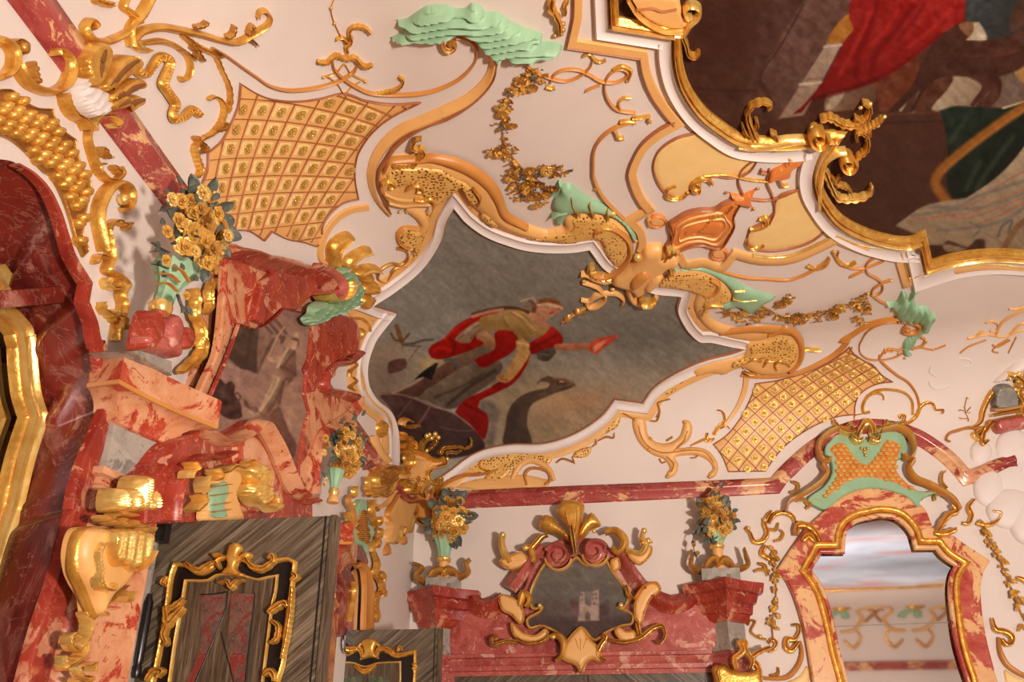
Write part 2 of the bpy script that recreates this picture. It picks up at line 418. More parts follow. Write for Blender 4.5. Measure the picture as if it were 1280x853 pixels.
# ---------------------------------------------------------------- pigment on a canvas
def vnoise(P, sc, seed, octv=3):
    r = np.random.default_rng(seed); out = np.zeros(len(P)); amp = 1.; tot = 0
    for o in range(octv):
        g = r.random((64, 64)); x = P[:, 0]/sc+7.3*o; y = P[:, 1]/sc+3.1*o; i = np.floor(x).astype(int); j = np.floor(y).astype(int); a = x-i; b = y-j; a = a*a*(3-2*a); b = b*b*(3-2*b)
        v = g[i % 64, j % 64]*(1-a)*(1-b)+g[(i+1) % 64, j % 64]*a*(1-b)+g[i % 64, (j+1) % 64]*(1-a)*b+g[(i+1) % 64, (j+1) % 64]*a*b
        out += amp*v; tot += amp; amp *= .55; sc /= 2.1
    return out/tot-.5
class Paint:
    def __init__(s, P, base, seed=1, amount=22, sc=26):
        s.P = P; s.C = np.tile(np.array(base, float), (len(P), 1)); s.seed = seed; s.C += vnoise(P, sc, seed)[:, None]*amount*2
    def blend(s, a, c): s.C += a[:, None]*(np.array(c, float)-s.C)
    def blob(s, x, y, rx, ry, c, a=1., ang=0):
        d = s.P-np.array([x, y]); ca, sa = math.cos(math.radians(ang)), math.sin(math.radians(ang)); u = (d[:, 0]*ca+d[:, 1]*sa)/rx; v = (-d[:, 0]*sa+d[:, 1]*ca)/ry
        s.blend(a*np.exp(-(u*u+v*v)), c)
    def poly(s, tr, c, soft=1.2, a=1., tone=None, vary=20):
        po = cr(tr, 5, True)[0]; x0, y0 = po.min(0)-6; x1, y1 = po.max(0)+6
        m = (s.P[:, 0] > x0) & (s.P[:, 0] < x1) & (s.P[:, 1] > y0) & (s.P[:, 1] < y1)
        if not m.any(): return
        Q = s.P[m]; d = dist_line(Q, po)*np.where(inside(Q, po), 1, -1); al = np.clip(.5+d/(2*soft), 0, 1); al = al*al*(3-2*al)*a
        col = np.tile(np.array(c, float), (len(Q), 1)); s.seed += 1; col += vnoise(Q, 9, s.seed, 2)[:, None]*vary*2
        if tone:   # pigment runs from c to tone[0] along direction tone[1]
            dv = np.array(tone[1], float); pr = Q @ dv; k = (pr-(po @ dv).min())/(np.ptp(po @ dv)+1e-6); k = np.clip(k, 0, 1)[:, None]; col = col*(1-k)+np.array(tone[0], float)*k
        s.C[m] += al[:, None]*(col-s.C[m])
    def line(s, tr, w, c, a=1., soft=.8):
        po = cr(tr, 4, False)[0]; x0, y0 = po.min(0)-8-w; x1, y1 = po.max(0)+8+w
        m = (s.P[:, 0] > x0) & (s.P[:, 0] < x1) & (s.P[:, 1] > y0) & (s.P[:, 1] < y1)
        if not m.any(): return
        d = dist_line(s.P[m], po, False); al = np.clip((w+soft-d)/(2*soft), 0, 1)*a; s.C[m] += al[:, None]*(np.array(c, float)-s.C[m])
    def rgb(s):
        Q = np.c_[s.P[:, 0]*.8+s.P[:, 1]*.6, (s.P[:, 1]*.8-s.P[:, 0]*.6)*3.2]; s.C = s.C*(1+.22*vnoise(Q, 14, s.seed+7, 3)[:, None]+.16*vnoise(s.P, 3.2, s.seed+9, 2)[:, None])
        return lin(np.clip(s.C, 2, 252))
def canvas_geo(poly, step, pl, lift):
    V, F = cdt([poly], step); p, n = S(V, pl); v = p+n*lift
    return V, v, [tuple(reversed(a)) for a in F]
FR = t(0, 1, '-330,-220! -180,-190 -60,-70 60,-45 140,5 215,85 272,200 312,330 345,430 425,565! 408,660! 448,760 466,852')+t(0, 2, '480,0 497,110 540,330! 490,470 440,600 395,740 375,852')+t(0, 3, '320,0 230,330 140,640 60,960')
def Lw(w): return ('L', w)
# ---------------------------------------------------------------- setting
def setting():
    a = XL; th = np.linspace(0, math.pi/2, 34); k = RC*(1-np.cos(th)**1.0)[::1]
    s = RC*(np.linspace(0, 1, 40)**2.2)
    xs = np.unique(np.round(np.r_[XL+s, np.linspace(XL+RC, XR-RC, 60), XR-s[::3]], 5)); ys = np.unique(np.round(np.r_[YR+s[::3], np.linspace(YR+RC, YB-RC, 70), YB-s], 5))
    X, Y = np.meshgrid(xs, ys); Z = ceil_h(X, Y); nx, ny = len(xs), len(ys)
    v = np.c_[X.ravel(), Y.ravel(), Z.ravel()]; f = [(j*nx+i, (j+1)*nx+i, (j+1)*nx+i+1, j*nx+i+1) for j in range(ny-1) for i in range(nx-1)]
    struct('ceiling', (v, f), PLASTER)
    struct('floor', box(XL-.2, XR, YR, YB+.2, -.2, 0), mk_wood('parquet', (150, 116, 80), (184, 148, 106), (206, 172, 130), (1, 6, 1), .3), False)
    struct('wall_back', box(XL-.9, XR, YB, YB+.2, 0, H0+.02), PLASTER, False)
    struct('wall_rear', box(XL-.9, XR, YR-.2, YR, 0, H0+.02), PLASTER, False)
    # left wall, open at the niche
    yc = 2.75; e = S(np.concatenate([resample(cr(FR, 4)[0], 9)]), Lw(0.))[0]; half = [(y, z) for x, y, z in e if y > yc+.04 and z > 1.2]; half = [(half[-1][0], 1.2)]+half[::-1]
    hole = np.array(half+[(2*yc-y, z) for y, z in reversed(half)])
    outer = np.array([(YR, 0.), (YB, 0.), (YB, H0+.02), (YR, H0+.02)])
    V, F = cdt([outer, hole], 0); struct('wall_left', (np.c_[np.full(len(V), XL), V], [tuple(b) for b in F]), PLASTER, False)
    global NICHE; NICHE = hole
    W = [24.5, 22, 20, 18, 16, 14.5, 12.8, 11]
    struct('trim_1', sweep(q('-2.5,-55 37.5,0 193,213 505,628.5'), W, .07, CYMA, step=6), MBAND)
    arch = q('505,628.8 640,622.5 880,612.2 968.8,608!')+t(3, 2, '60,690 130,620 215,545 330,472 450,432 580,432 720,470 830,535 920,610 985,685! 1060,662 1110,642 1230,600')
    struct('trim_2', sweep(arch, [11, 11, 11, 10.5, 10, 9.5, 9.5, 9.5], .075, CYMA, step=3), MBAND)
    # rear cornice and one rear-wall marble band, seen only in the looking glass
    struct('trim_3', box(XL, XR, YR, YR+.09, 5.07, 5.33), MBAND, False)
def camera_light():
    cd = bpy.data.cameras.new('camera'); cd.sensor_width = 36; cd.lens = FPX/1280*36; cam = bpy.data.objects.new('camera', cd); COL.objects.link(cam)
    M = Matrix([(*Rv, ), (*Uv, ), (*(-Fv), )]).transposed().to_4x4(); M.translation = Vector(CAM); cam.matrix_world = M; SC.camera = cam; cd.clip_start = .05
    def area(n, loc, tgt, size, power, col):
        l = bpy.data.lights.new(n, 'AREA'); l.size = size; l.energy = power; l.color = col; o = bpy.data.objects.new(n, l); COL.objects.link(o)
        o.location = loc; d = Vector(tgt)-Vector(loc); o.rotation_euler = d.to_track_quat('-Z', 'Y').to_euler(); o['label'] = 'hall lamp and added fills'; return o
    area('hall_lamp', (4.4, -1.8, .9), (2.0, 8.2, 5.6), .6, LK, (1, .89, .80)).data.spread = math.radians(132)
    area('right_fill', (11.6, 4, 2.6), (-2, 8, 4.5), 3.2, LW, (.92, .95, 1.))  # added cool fill at the open right side; no window is built there
    area('rear_fill', (6, -2, 1.5), (8, -8.5, 5), 1.2, LR, (1, .86, .74))  # added fill that brightens the far cove for the looking glass
    area('wall_fill', (3.5, -3.5, 2.2), (1, 6, 5), 1.4, LF, (1, .89, .79))  # added warm fill toward the back of the hall, not a wall fitting
    w = bpy.data.worlds.new('room_light'); w.use_nodes = True; w.node_tree.nodes['Background'].inputs[0].default_value = (.86, .86, .9, 1); w.node_tree.nodes['Background'].inputs[1].default_value = WS; SC.world = w
    SC.view_settings.view_transform = 'Standard'; SC.view_settings.look = 'None'; SC.view_settings.exposure = EXPO; SC.view_settings.gamma = 1; SC.view_settings.use_curve_mapping = False
    SC.cycles.max_bounces = 5; SC.cycles.diffuse_bounces = 3; SC.cycles.glossy_bounces = 4; SC.cycles.use_denoising = True
LK, LW, LF, LR, WS, EXPO = 840, 140, 150, 440, .25, -.08
# ---------------------------------------------------------------- the ceiling's stucco and paintings
def corner_painting():
    out = t(1, 1, '990,180! 1050,250 1150,320 1280,370')+t(2, 1, '80,390 190,400 300,398 385,385! 470,490 690,600 840,620! 825,690 860,770 900,820 940,850')+t(2, 2, '990,0 1100,25 1165,35! 1100,60 950,100 800,170 700,240 650,312! 510,293! 440,380 300,470 150,515 0,518')+t(1, 2, '1150,540 1060,580 960,655 885,700 800,740 700,700! 704,560 695,440 660,350 590,290 550,220 545,120 575,20')+t(1, 1, '600,830 695,710! 572,675! 700,590 830,480 920,350 950,250')
    poly = cr(out, 2.2, True)[0]
    V, v, f = canvas_geo(poly, 1.55, 'S', .006)
    p = Paint(V, (136, 131, 120), 3, 9, 40)
    x, y = V[:, 0], V[:, 1]
    p.blend(np.clip((y-420)/110, 0, 1)*np.clip((x-560)/90, 0, 1)*.85, (150, 122, 90)); p.blend(np.clip((y-410)/60, 0, 1)*np.clip((560-x)/80, 0, 1)*.8, (146, 124, 104))
    p.C += vnoise(V, 30, 91)[:, None]*34*np.clip((y-400)/60, 0, 1)[:, None]
    p.blob(690, 500, 40, 18, (176, 138, 96), .7); p.blob(735, 500, 40, 14, (160, 118, 84), .6, -20); p.blob(640, 530, 40, 20, (140, 118, 96), .6); p.blob(480, 470, 26, 40, (122, 104, 88), .7); p.blob(490, 440, 26, 12, (168, 138, 112), .5)
    p.blob(600, 530, 18, 40, (178, 150, 108), .6, 35); p.blob(538, 455, 18, 12, (196, 168, 110), .8, -30); p.blob(800, 420, 60, 40, (112, 110, 100), .6)
    # ground, wheel and rocks
    p.poly(P1('980,640 800,720 640,800 520,900 620,1010 1000,860 1120,760 1120,660'), (122, 102, 84), 2.5, 1, ((92, 76, 62), (.4, 1)))
    p.poly(P2('905,90 1110,60 1140,130 1000,270 870,370 760,450 680,455 560,400 450,370 560,270 700,180'), (118, 100, 82), 2, 1, ((82, 66, 54), (.6, 1)))
    p.line(P2('1080,150 900,260 700,420'), 2.4, (54, 44, 38), .8, 1.5); p.line(P2('980,180 800,280 600,360'), 1.6, (60, 48, 40), .7, 1.5)
    p.poly(P2('150,340 280,338 420,370 560,430 740,490 880,590 960,670 1000,730 980,800 600,870 300,880 290,560 220,430'), (84, 58, 52), 1.5, 1, ((52, 34, 32), (.2, 1)))
    p.line(P2('150,340 280,338 420,370 560,430 740,490 880,590 960,670 990,715'), .7, (150, 104, 90), .8); p.line(P2('420,372 365,440 300,525'), 1, (112, 82, 74), .8); p.line(P2('560,430 520,500 460,585'), 1.2, (128, 92, 82), .85); p.line(P2('640,600 780,630 900,630'), .8, (110, 80, 74), .6)
    # smoke, beast
    p.poly(P2('960,395 1040,388 1110,450 1100,560 1080,700 1070,740 1000,740 1030,560 950,460'), (104, 92, 82), 4, .9); p.poly(P2('1280,380 1200,470 1160,600 1165,740 1280,740'), (92, 78, 66), 4, .6)
    p.poly(P4('190,745 205,600 215,520 250,430 330,350 430,310 545,283 560,255 530,238 480,236 455,262 460,240 495,210 540,190 600,205 680,210 740,235 768,265 700,300 600,330 500,375 425,410 385,480 380,600 412,690 420,750'), (92, 70, 54), 1.3, 1, ((62, 48, 40), (-1, .6)))
    p.line(P4('300,450 260,560 250,740'), 4, (58, 44, 38), .6, 3); p.line(P4('640,235 670,238'), .9, (190, 140, 104)); p.line(P4('650,300 720,280'), .6, (50, 34, 28))
    p.line(P4('590,205 680,215 740,240'), 1.2, (140, 104, 80), .7)
    # lower cloak
    p.poly(P2('1290,120 1150,225 960,325 860,368 790,428 760,480 880,580 985,705 1005,690 1032,560 1020,505 945,440 960,390 1110,318 1230,240 1290,180'), (158, 24, 16), 1.2, 1, ((112, 14, 12), (-.2, 1)))
    p.line(P2('1000,500 900,450 840,420'), 2, (98, 12, 10), .7, 1.5); p.line(P2('960,600 900,540 850,500'), 2, (100, 12, 10), .6, 1.5)
    # legs and boots
    p.poly(P1('900,550 800,600 720,640 600,715 460,820 440,860 560,860 690,770 860,680 1000,630 1060,560 1000,500'), (134, 104, 80), 1.3, 1, ((84, 64, 52), (.2, 1)))
    p.poly(P2('590,200 680,90 790,110 700,190 550,280 460,360 380,350 300,330 255,325 420,260 500,210'), (104, 72, 56), 1.3, 1, ((78, 50, 40), (.3, 1))); p.line(P2('255,328 330,300 430,250 500,205'), 1.4, (176, 140, 116), .8); p.line(P1('680,640 760,640 790,690'), 2.2, (88, 88, 84), .9); p.line(P1('860,540 940,570 1040,560'), 2, (104, 100, 92), .8)
    p.poly(P1('622,658 585,760 572,800 500,775 436,797 490,740 560,690'), (28, 25, 25), .9)
    # cloak, sleeve, hand
    p.poly(P1('1120,255 1000,268 880,300 760,370 680,460 570,520 543,560 570,622 640,633 740,612 900,555 1010,490 1000,400 1100,320'), (176, 26, 16), 1.1, 1, ((138, 16, 12), (-.3, 1)))
    p.line(P1('700,460 760,520 740,590'), 2, (124, 14, 10), .7, 1.5); p.line(P1('680,470 760,390 880,320'), 1.6, (206, 44, 28), .7, 1.2); p.line(P1('590,560 640,540 720,560'), 2, (206, 40, 26), .6, 1.5)
    p.poly(P1('1080,420 1160,398 1230,420 1268,480 1200,565 1100,640 1000,698 950,685 915,640 1075,550'), (166, 24, 16), 1.1, 1, ((128, 14, 12), (-.3, 1))); p.line(P1('1220,470 1120,560 980,660'), 2, (112, 12, 10), .6, 1.5)
    p.poly(P1('755,475 880,360 1000,308 1130,268 1220,240 1290,300 1290,390 1100,400 1060,430 1000,440 920,440 880,500 800,500'), (186, 156, 126), 1.2, 1, ((140, 112, 86), (-.2, 1)))
    for s in ('790,470 900,380 1020,330', '880,470 960,400 1060,380', '900,360 1010,370 1080,400', '1040,300 1150,330 1200,380'): p.line(P1(s), .9, (112, 84, 64), .75)
    p.line(P1('840,420 930,350 1060,300 1150,290'), 1.6, (214, 188, 158), .7, 1.3)
    p.poly(P1('930,440 1010,415 1065,440 1092,520 1062,556 1010,545 980,490 930,470'), (206, 158, 114), 1.1, 1, ((150, 104, 72), (-.3, 1)))
    for s in ('1010,520 1060,500', '1020,540 1070,525', '1000,500 1050,480'): p.line(P1(s), .5, (130, 84, 60), .8)
    # torso, arm
    p.line(P3('-60,275 100,235 250,220 400,262'), 2.2, (96, 56, 40)); p.line(P3('-60,290 80,250 180,235'), 2, (206, 150, 120), .9)
    p.poly(P3('0,300 120,265 240,240 320,240 420,290 500,320 570,385 500,450 400,470 350,495 280,485 240,410 120,400 0,385'), (196, 160, 98), 1.3, 1, ((150, 116, 64), (-.2, 1)))
    for s in ('250,260 330,320 420,440', '340,280 400,340 450,420', '180,290 230,380 310,430'): p.line(P3(s), 1.3, (140, 104, 58), .6, 1.3)
    p.line(P3('270,260 360,310 440,400'), 1, (222, 192, 128), .7); p.poly(P3('120,420 200,398 260,410 302,455 270,565 100,665 40,700 -10,695 -10,620 120,560'), (160, 22, 16), 1.2, 1, ((126, 14, 12), (-.3, 1)))
    p.poly(P3('405,585 365,700 245,845 120,880 90,851 200,790 330,690 390,600'), (164, 24, 18), 1.2, 1, ((116, 14, 12), (-.4, 1)))
    p.poly(P3('285,485 340,470 402,520 412,565 335,700 262,790 205,825 130,795 128,765 185,750 262,640 300,560'), (208, 164, 98), 1.2, 1, ((160, 112, 64), (-.7, .3)))
    p.line(P3('165,790 220,800'), .7, (120, 76, 50)); p.line(P3('150,775 190,770'), .6, (120, 76, 50)); p.line(P3('300,500 350,505 400,530'), 1.4, (226, 192, 132), .8)
    p.poly(P3('565,368 640,420 668,490 580,542 410,592 398,500 450,470 530,420'), (182, 28, 20), 1.1, 1, ((134, 16, 14), (-.2, 1))); p.line(P3('620,430 520,490 420,540'), 1.6, (124, 14, 12), .7, 1.3); p.line(P3('560,390 520,440 450,490'), 1, (210, 52, 36), .7)
    # neck and head
    p.poly(P3('400,255 460,240 540,300 530,330 565,372 500,380 420,335 380,290'), (214, 160, 118), 1.2, 1, ((176, 122, 86), (.2, 1)))
    p.poly(P3('440,225 470,165 545,145 622,165 668,212 650,243 605,268 575,290 530,312 490,330 445,290 425,250'), (218, 164, 128), 1, 1, ((190, 128, 98), (-.4, 1)))
    p.poly(P3('445,200 475,155 560,142 640,172 672,218 640,205 560,182 490,190 460,215'), (136, 82, 46), 1, 1); p.line(P3('450,200 530,192 600,205 655,225'), 1.5, (222, 190, 152)); p.poly(P3('410,262 420,215 460,205 450,240 440,262'), (120, 70, 42), 1)
    p.line(P3('325,168 385,150 425,140 450,185'), 1.1, (196, 160, 126)); p.line(P3('355,215 400,205 450,190'), 1.3, (150, 100, 72)); p.line(P3('400,165 430,190 440,205'), 1.4, (124, 84, 58))
    p.blob(697, 391, 3, 2.2, (214, 110, 90), .5); p.line(P3('600,228 622,240 610,262'), .6, (176, 112, 86), .8); p.line(P3('520,215 560,222'), .7, (170, 118, 90), .6)
    p.line(P3('560,268 590,258'), .9, (176, 50, 40)); p.line(P3('565,250 610,235'), .9, (200, 120, 94)); p.line(P3('625,225 645,232'), .8, (180, 80, 64)); p.line(P3('470,270 520,300'), 1, (180, 128, 96), .7)
    # far arm, flame
    p.poly(P3('450,582 600,540 608,580 585,610 535,652 460,632'), (78, 68, 58), 1.2); p.line(P3('480,590 560,600'), 1, (110, 98, 84), .7)
    p.poly(P3('590,520 660,508 830,503 905,512 905,560 860,555 700,562 610,555'), (204, 134, 98), 1, 1, ((164, 96, 66), (0, 1)))
    p.poly(P3('880,512 930,470 1000,455 1105,440 1065,490 985,545 930,595 872,568'), (196, 66, 44), 2, .95); p.poly(P3('900,540 990,480 1010,485 950,550 915,580'), (226, 150, 112), 1.4, .9); p.line(P3('1000,480 1080,455'), 1, (214, 96, 70), .8)
    # lash and box at the left
    p.poly(P1('225,660 362,630 367,700 228,748'), (88, 58, 48), 1.2); p.line(P1('290,370 310,430 330,490'), 3, (112, 78, 44)); p.line(P1('245,430 280,480 330,490 390,430'), 1.3, (96, 66, 40)); p.line(P1('340,515 430,505 510,480 580,478'), 1.6, (84, 80, 70)); p.line(P1('340,520 480,530'), 1.2, (92, 84, 74)); p.line(P1('470,530 390,640'), .8, (110, 84, 66), .8)
    T = Thing('ceiling_painting', 'corner ceiling painting of a red-cloaked person holding a flame, in white curving frame', 'painting')
    i = T.add('canvas', (v, f), CANVAS); p.C *= .94; T.parts[i]['col'] = p.rgb()
    cl = [(a[0], a[1], s) for a, s in zip(*cr(out, 3.0, True))]
    T.add('frame', sweep(out, 6.2, .05, BEAD2, closed=True, shift=-6.3, step=2.5), STUCCO)
    T.add('gilt_fillet', sweep(out, 1.2, .03, closed=True, shift=.4, step=2.5), BROWN)
    T.add('border', sweep(out, 4.6, .022, SOFT, closed=True, shift=-16.2, step=2.5), OCHRE)
    T.done()
def main_painting():
    gold = q('764,-60')+t(2, 0, '510,95! 825,145! 828,290 860,410 940,535 1040,620 1140,680')+t(3, 0, '0,700 150,695 260,672 352,668! 285,760 250,852')+t(3, 1, '248,60 270,120 350,230 470,300 600,340 700,350 768,325! 800,472! 900,440 1050,415 1200,412 1400,430')
    g = cr(gold, 3)[0]; inner = g-normals2(g)*0; p3, _ = S(g)
    # plan outline: the traced corner, then the rest of the oval-cornered field overhead
    c0 = np.array([3.19, 2.85]); plan = [tuple(a[:2]) for a in p3]
    end = plan[-1]; start = plan[0]
    plan += [(8.4, end[1]), (9.0, 5.5), (9.0, -2.6), (8.0, -4.0), (0.9, -4.0), (.2, -2.8), (start[0], -1)]
    plan = np.array(plan)
    sgn = S([(1150, 60)])[0][0, :2]
    # interior points: fine where the camera looks, coarse elsewhere
    gx, gy = np.meshgrid(np.arange(760, 1300, 1.9), np.arange(-20, 335, 1.9)); gp = np.c_[gx.ravel(), gy.ravel()]; fine = S(gp)[0][:, :2]
    cx, cy = np.meshgrid(np.arange(-.2, 9., .12), np.arange(-4., 7.5, .12)); co = np.c_[cx.ravel(), cy.ravel()]
    co3 = np.c_[co, ceil_h(co[:, 0], co[:, 1])]; d = (co3-CAM) @ Fv; u = CX+FPX*((co3-CAM) @ Rv)/np.maximum(d, .1); w = CY-FPX*((co3-CAM) @ Uv)/np.maximum(d, .1)
    co = co[~((d > .2) & (u > 745) & (u < 1315) & (w > -30) & (w < 350))]
    ex = np.concatenate([fine, co]); ex = ex[inside(ex, plan)]; ex = ex[dist_line(ex, plan) > .006]
    V, F = cdt([plan], 0, ex); v = np.c_[V, ceil_h(V[:, 0], V[:, 1])-.008]
    d = (v-CAM) @ Fv; dd = np.where(d > .2, d, .2); px = np.c_[CX+FPX*((v-CAM) @ Rv)/dd, CY-FPX*((v-CAM) @ Uv)/dd]; px[d < .3] = (-900, -900)
    p = Paint(px, (82, 50, 38), 21, 12, 20)
    x, y = px[:, 0], px[:, 1]
    p.blend(np.clip((x-1000)/40, 0, 1)*np.clip((y-120)/40, 0, 1)*.6, (78, 46, 34)); p.blob(900, 40, 60, 50, (70, 36, 28), .7)
    p.poly(Mz('300,0 420,0 330,170 265,300 330,400 345,455 200,470 250,250'), (88, 58, 50), 4, .6); p.poly(Mz('470,-20 660,-20 600,100 540,160 440,310 350,452 300,320 270,300'), (104, 72, 62), 3, .9); p.line(Mz('440,20 350,180 275,300 330,400'), 1.2, (66, 42, 36), .8)
    p.line(Mz('0,330 120,345 260,345'), 1.2, (58, 34, 28), .7)
    p.poly(Mz('610,55! 640,90! 640,140! 590,160! 440,440! 345,452! 440,305! 532,160!'), (178, 152, 130), 1.3, 1, ((150, 122, 102), (.3, 1))); p.line(Mz('425,322 510,315'), 1.6, (214, 190, 166), .9); p.line(Mz('430,306 515,296'), 1, (128, 100, 84), .9); p.line(Mz('520,178 590,172'), 1.4, (210, 186, 160), .9); p.line(Mz('530,162 600,158'), 1.2, (126, 96, 76))
    p.poly(Mz('612,55 640,95 600,155 530,160 570,90'), (168, 108, 40), 1.3)
    p.poly(Mz('540,345 600,340 640,330 700,318 720,330 700,400 560,425 520,420'), (150, 116, 92), 1.6, 1, ((98, 66, 50), (1, .4))); p.poly(Mz('560,348 600,345 560,410 525,420'), (176, 154, 130), 1.2)
    p.poly(Mz('1010,288 1080,300 1122,335 1085,412 930,418 985,340'), (184, 162, 134), 1.4, 1, ((150, 122, 98), (1, .2))); p.poly(Mz('1130,340 1175,300 1280,230 1290,330 1280,395 1150,408'), (120, 98, 84), 2, .9); p.poly(Mz('1240,270 1290,215 1290,320'), (176, 128, 70), 1.6, .9)
    for s in ('838,360 825,395 810,418', '885,350 868,390 858,425', '800,362 785,395'): p.line(Mz(s), 2.2, (176, 150, 122), .95, 1)
    # dog
    p.poly(Mz('1035,85 1065,150 1130,152 1210,140 1290,110 1290,240 1185,292 1125,285 1060,292 1010,290 960,300 905,350 862,425 845,425 880,345 800,420 760,420 830,330 890,250 940,150'), (80, 46, 34), 2, 1, ((64, 36, 28), (-.5, 1))); p.poly(Mz('1010,295 985,345 900,420 862,428 900,350 950,300'), (94, 56, 40), 1.5)
    p.poly(Mz('1130,285 1190,300 1190,360 1150,410 1120,410 1150,345 1085,410 1075,400 1120,335'), (78, 42, 32), 1.3); p.line(Mz('1120,180 1200,200 1270,190'), 1, (108, 60, 46), .6, 1.6); p.line(Mz('1050,210 1150,215 1230,205'), 1, (104, 52, 40), .6)
    p.poly(Mz('705,310 790,270 870,215 880,260 850,330 800,385 760,425 730,425 720,340'), (112, 56, 36), 2, .95)
    # robe and coat
    p.poly(Mz('640,-20 1085,-20 1065,60 960,135 900,190 780,275 700,318 600,345 480,375 430,430 400,435 440,400 520,300 600,150 630,110 612,60'), (158, 32, 28), 1.3, 1, ((116, 24, 20), (-.4, 1)))
    for s, wd in (('720,10 690,110 650,200 640,290', 3), ('860,20 780,130 720,200 690,300', 3.4), ('960,130 860,210 760,280 640,330', 2.4), ('900,20 850,90 800,150', 2)): p.line(Mz(s), wd, (112, 16, 16), .75, 2.4)
    for s in ('700,40 650,150 580,280', '1000,40 930,110 840,180', '800,40 740,130 700,170'): p.line(Mz(s), 2.4, (182, 46, 38), .6, 2.4)
    p.line(Mz('480,375 600,345 720,300'), 2.6, (94, 18, 16), .8, 2)
    p.poly(Mz('1075,-20 1290,-20 1290,90 1205,142 1130,145 1060,80'), (62, 66, 66), 2.4, 1, ((48, 46, 44), (1, .3))); p.poly(Mz('1240,30 1290,0 1290,90 1230,120'), (86, 52, 38), 3, .8)
    p.poly(Mz('1085,85! 1108,85 1138,150 1060,152! 1085,120'), (196, 176, 148), 1.1); p.poly(Mz('1030,95 1085,82 1090,110 1070,140'), (150, 104, 70), 1.4, .8)
    # table edge, green cloth with fringe
    p.line(Mz('680,440 860,432 980,425'), 1.4, (100, 62, 48), .8); p.line(Mz('690,470 980,462'), 1.2, (56, 32, 26), .7); p.line(Mz('975,425 985,560 960,640'), 1, (58, 34, 28), .6)
    p.poly(Mz('960,420! 1020,404 1120,410 1200,412! 1290,385! 1290,560 1180,680 1080,745 1010,755 985,700 990,640 985,520'), (36, 48, 36), 1.6, 1, ((26, 32, 24), (.6, .6)))
    for s in ('1060,450 1000,540', '1110,620 1060,720', '1240,520 1150,640 1100,720'): p.line(Mz(s), 3, (62, 78, 58), .6, 3)
    p.line(Mz('1200,412 1290,385'), 1.2, (214, 190, 150)); p.line(Mz('1300,395 1210,455 1120,520 1030,590 960,655 942,700 985,765'), 6, (158, 96, 38), 1, 2.4); p.line(Mz('1290,412 1120,530 965,660'), 1.6, (186, 124, 60), .6, 2)
    # striped cloth
    cl = Mz('1290,545! 1240,610 1170,680 1060,755! 960,770 890,790 830,830 790,860! 900,905! 930,1000! 1010,1010 1290,990!')
    p.poly(cl, (182, 160, 128), 1.5, 1, ((162, 136, 106), (0, 1)))
    po = cr(cl, 5, True)[0]
    def stripe(s, wd, c, a=.8): p.line(t(3, 1, s), wd, c, a, 1)
    for s in ('830,185 940,190 1060,150 1180,60 1290,0', '700,250 860,230 1010,210 1130,160 1290,90', '850,210 980,240 1100,210 1290,130', '980,290 1100,250 1290,160'): stripe(s, .9, (188, 104, 80), .75)
    for s in ('800,180 950,180 1050,130 1290,50', '720,230 900,200 1100,180 1290,110', '850,300 1000,290 1180,250 1290,180'): stripe(s, 2.2, (116, 116, 110), .55)
    stripe('1150,330 1170,280 1220,250 1200,310', 1.6, (90, 94, 100), .7); stripe('1010,260 1060,290 1030,330', 1.2, (96, 100, 104), .6); stripe('1180,390 1240,290 1290,250', 4, (140, 96, 58), .8)
    p.poly(t(3, 1, '800,378 870,372 900,350 1000,385 1040,345 1085,350 1090,400 1290,400 1290,440 1000,420 820,450'), (74, 48, 34), 1.6, .95); p.poly(t(3, 1, '870,370 920,375 990,395 900,410'), (168, 140, 108), 1.5, .9)
    p.C *= .8; rgb = p.rgb()
    out = np.maximum.reduce([(d < .3)*1., np.clip((745-x)/40, 0, 1), np.clip((x-1288)/110, 0, 1), np.clip((-6-y)/70, 0, 1)])[:, None]          # the sky of the rest of the field, overhead and behind
    k = np.clip((3.6-V[:, 1])/1.6, 0, 1); n1 = vnoise(V*40, 40, 5); n2 = vnoise(np.c_[V[:, 0]*30, V[:, 1]*90], 40, 6)
    sky = np.array((196, 208, 224.))+n1[:, None]*70; pk = np.clip(n2*4-.25, 0, 1)[:, None]; sky = sky*(1-pk*.8)+np.array((214, 150, 146.))*pk*.8
    rgb = rgb*(1-out)+out*lin(np.clip(sky*(k[:, None])+np.array((96, 70, 60.))*(1-k[:, None]), 0, 255))
    T = Thing('ceiling_painting', 'large gold-framed ceiling painting with red robe, dog and striped cloth', 'painting')
    f = [tuple(reversed(a)) for a in F]
    i = T.add('canvas', (v, f), CANVAS); T.parts[i]['col'] = rgb
    fr = T.add('frame', sweep(gold, 6.3, .075, CYMA, step=3), GOLD, label='gilt frame moulding')
    T.add('frame_edge', sweep(gold, 1.1, .095, shift=3.4, step=3), GOLDB, fr)
    T.add('cove_moulding', sweep(gold, 9, .05, BEAD2, shift=15.5, step=3), STUCCO)
    # rest of the frame out of the picture, in the plan
    rest = np.array([plan[k] for k in range(len(g)-1, len(plan))]+[plan[0]]); rest = smooth3(np.c_[rest, ceil_h(rest[:, 0], rest[:, 1])-.03], 4)
    T.add('frame', tube3(rest, .06), GOLD)
    T.done()
    o = q('723,-60')+t(2, 0, '330,60 318,130 300,208! 657,262! 672,350 710,450 770,540 832,612! 740,662 660,730 620,800 602,852')+t(2, 1, '602,20 618,75 650,140 688,188! 590,246! 640,300 652,360 640,400')
    T = Thing('stucco_border', 'ochre stucco band edging the dark painting on its left, running down past the cream panel', 'moulding')
    T.add('band', sweep(o, 5.2, .03, FLAT, step=2.5), OCHRE); T.add('gilt_line', sweep(o[:-4], 1.1, .042, shift=5.2, step=2.5), BROWN); T.done()
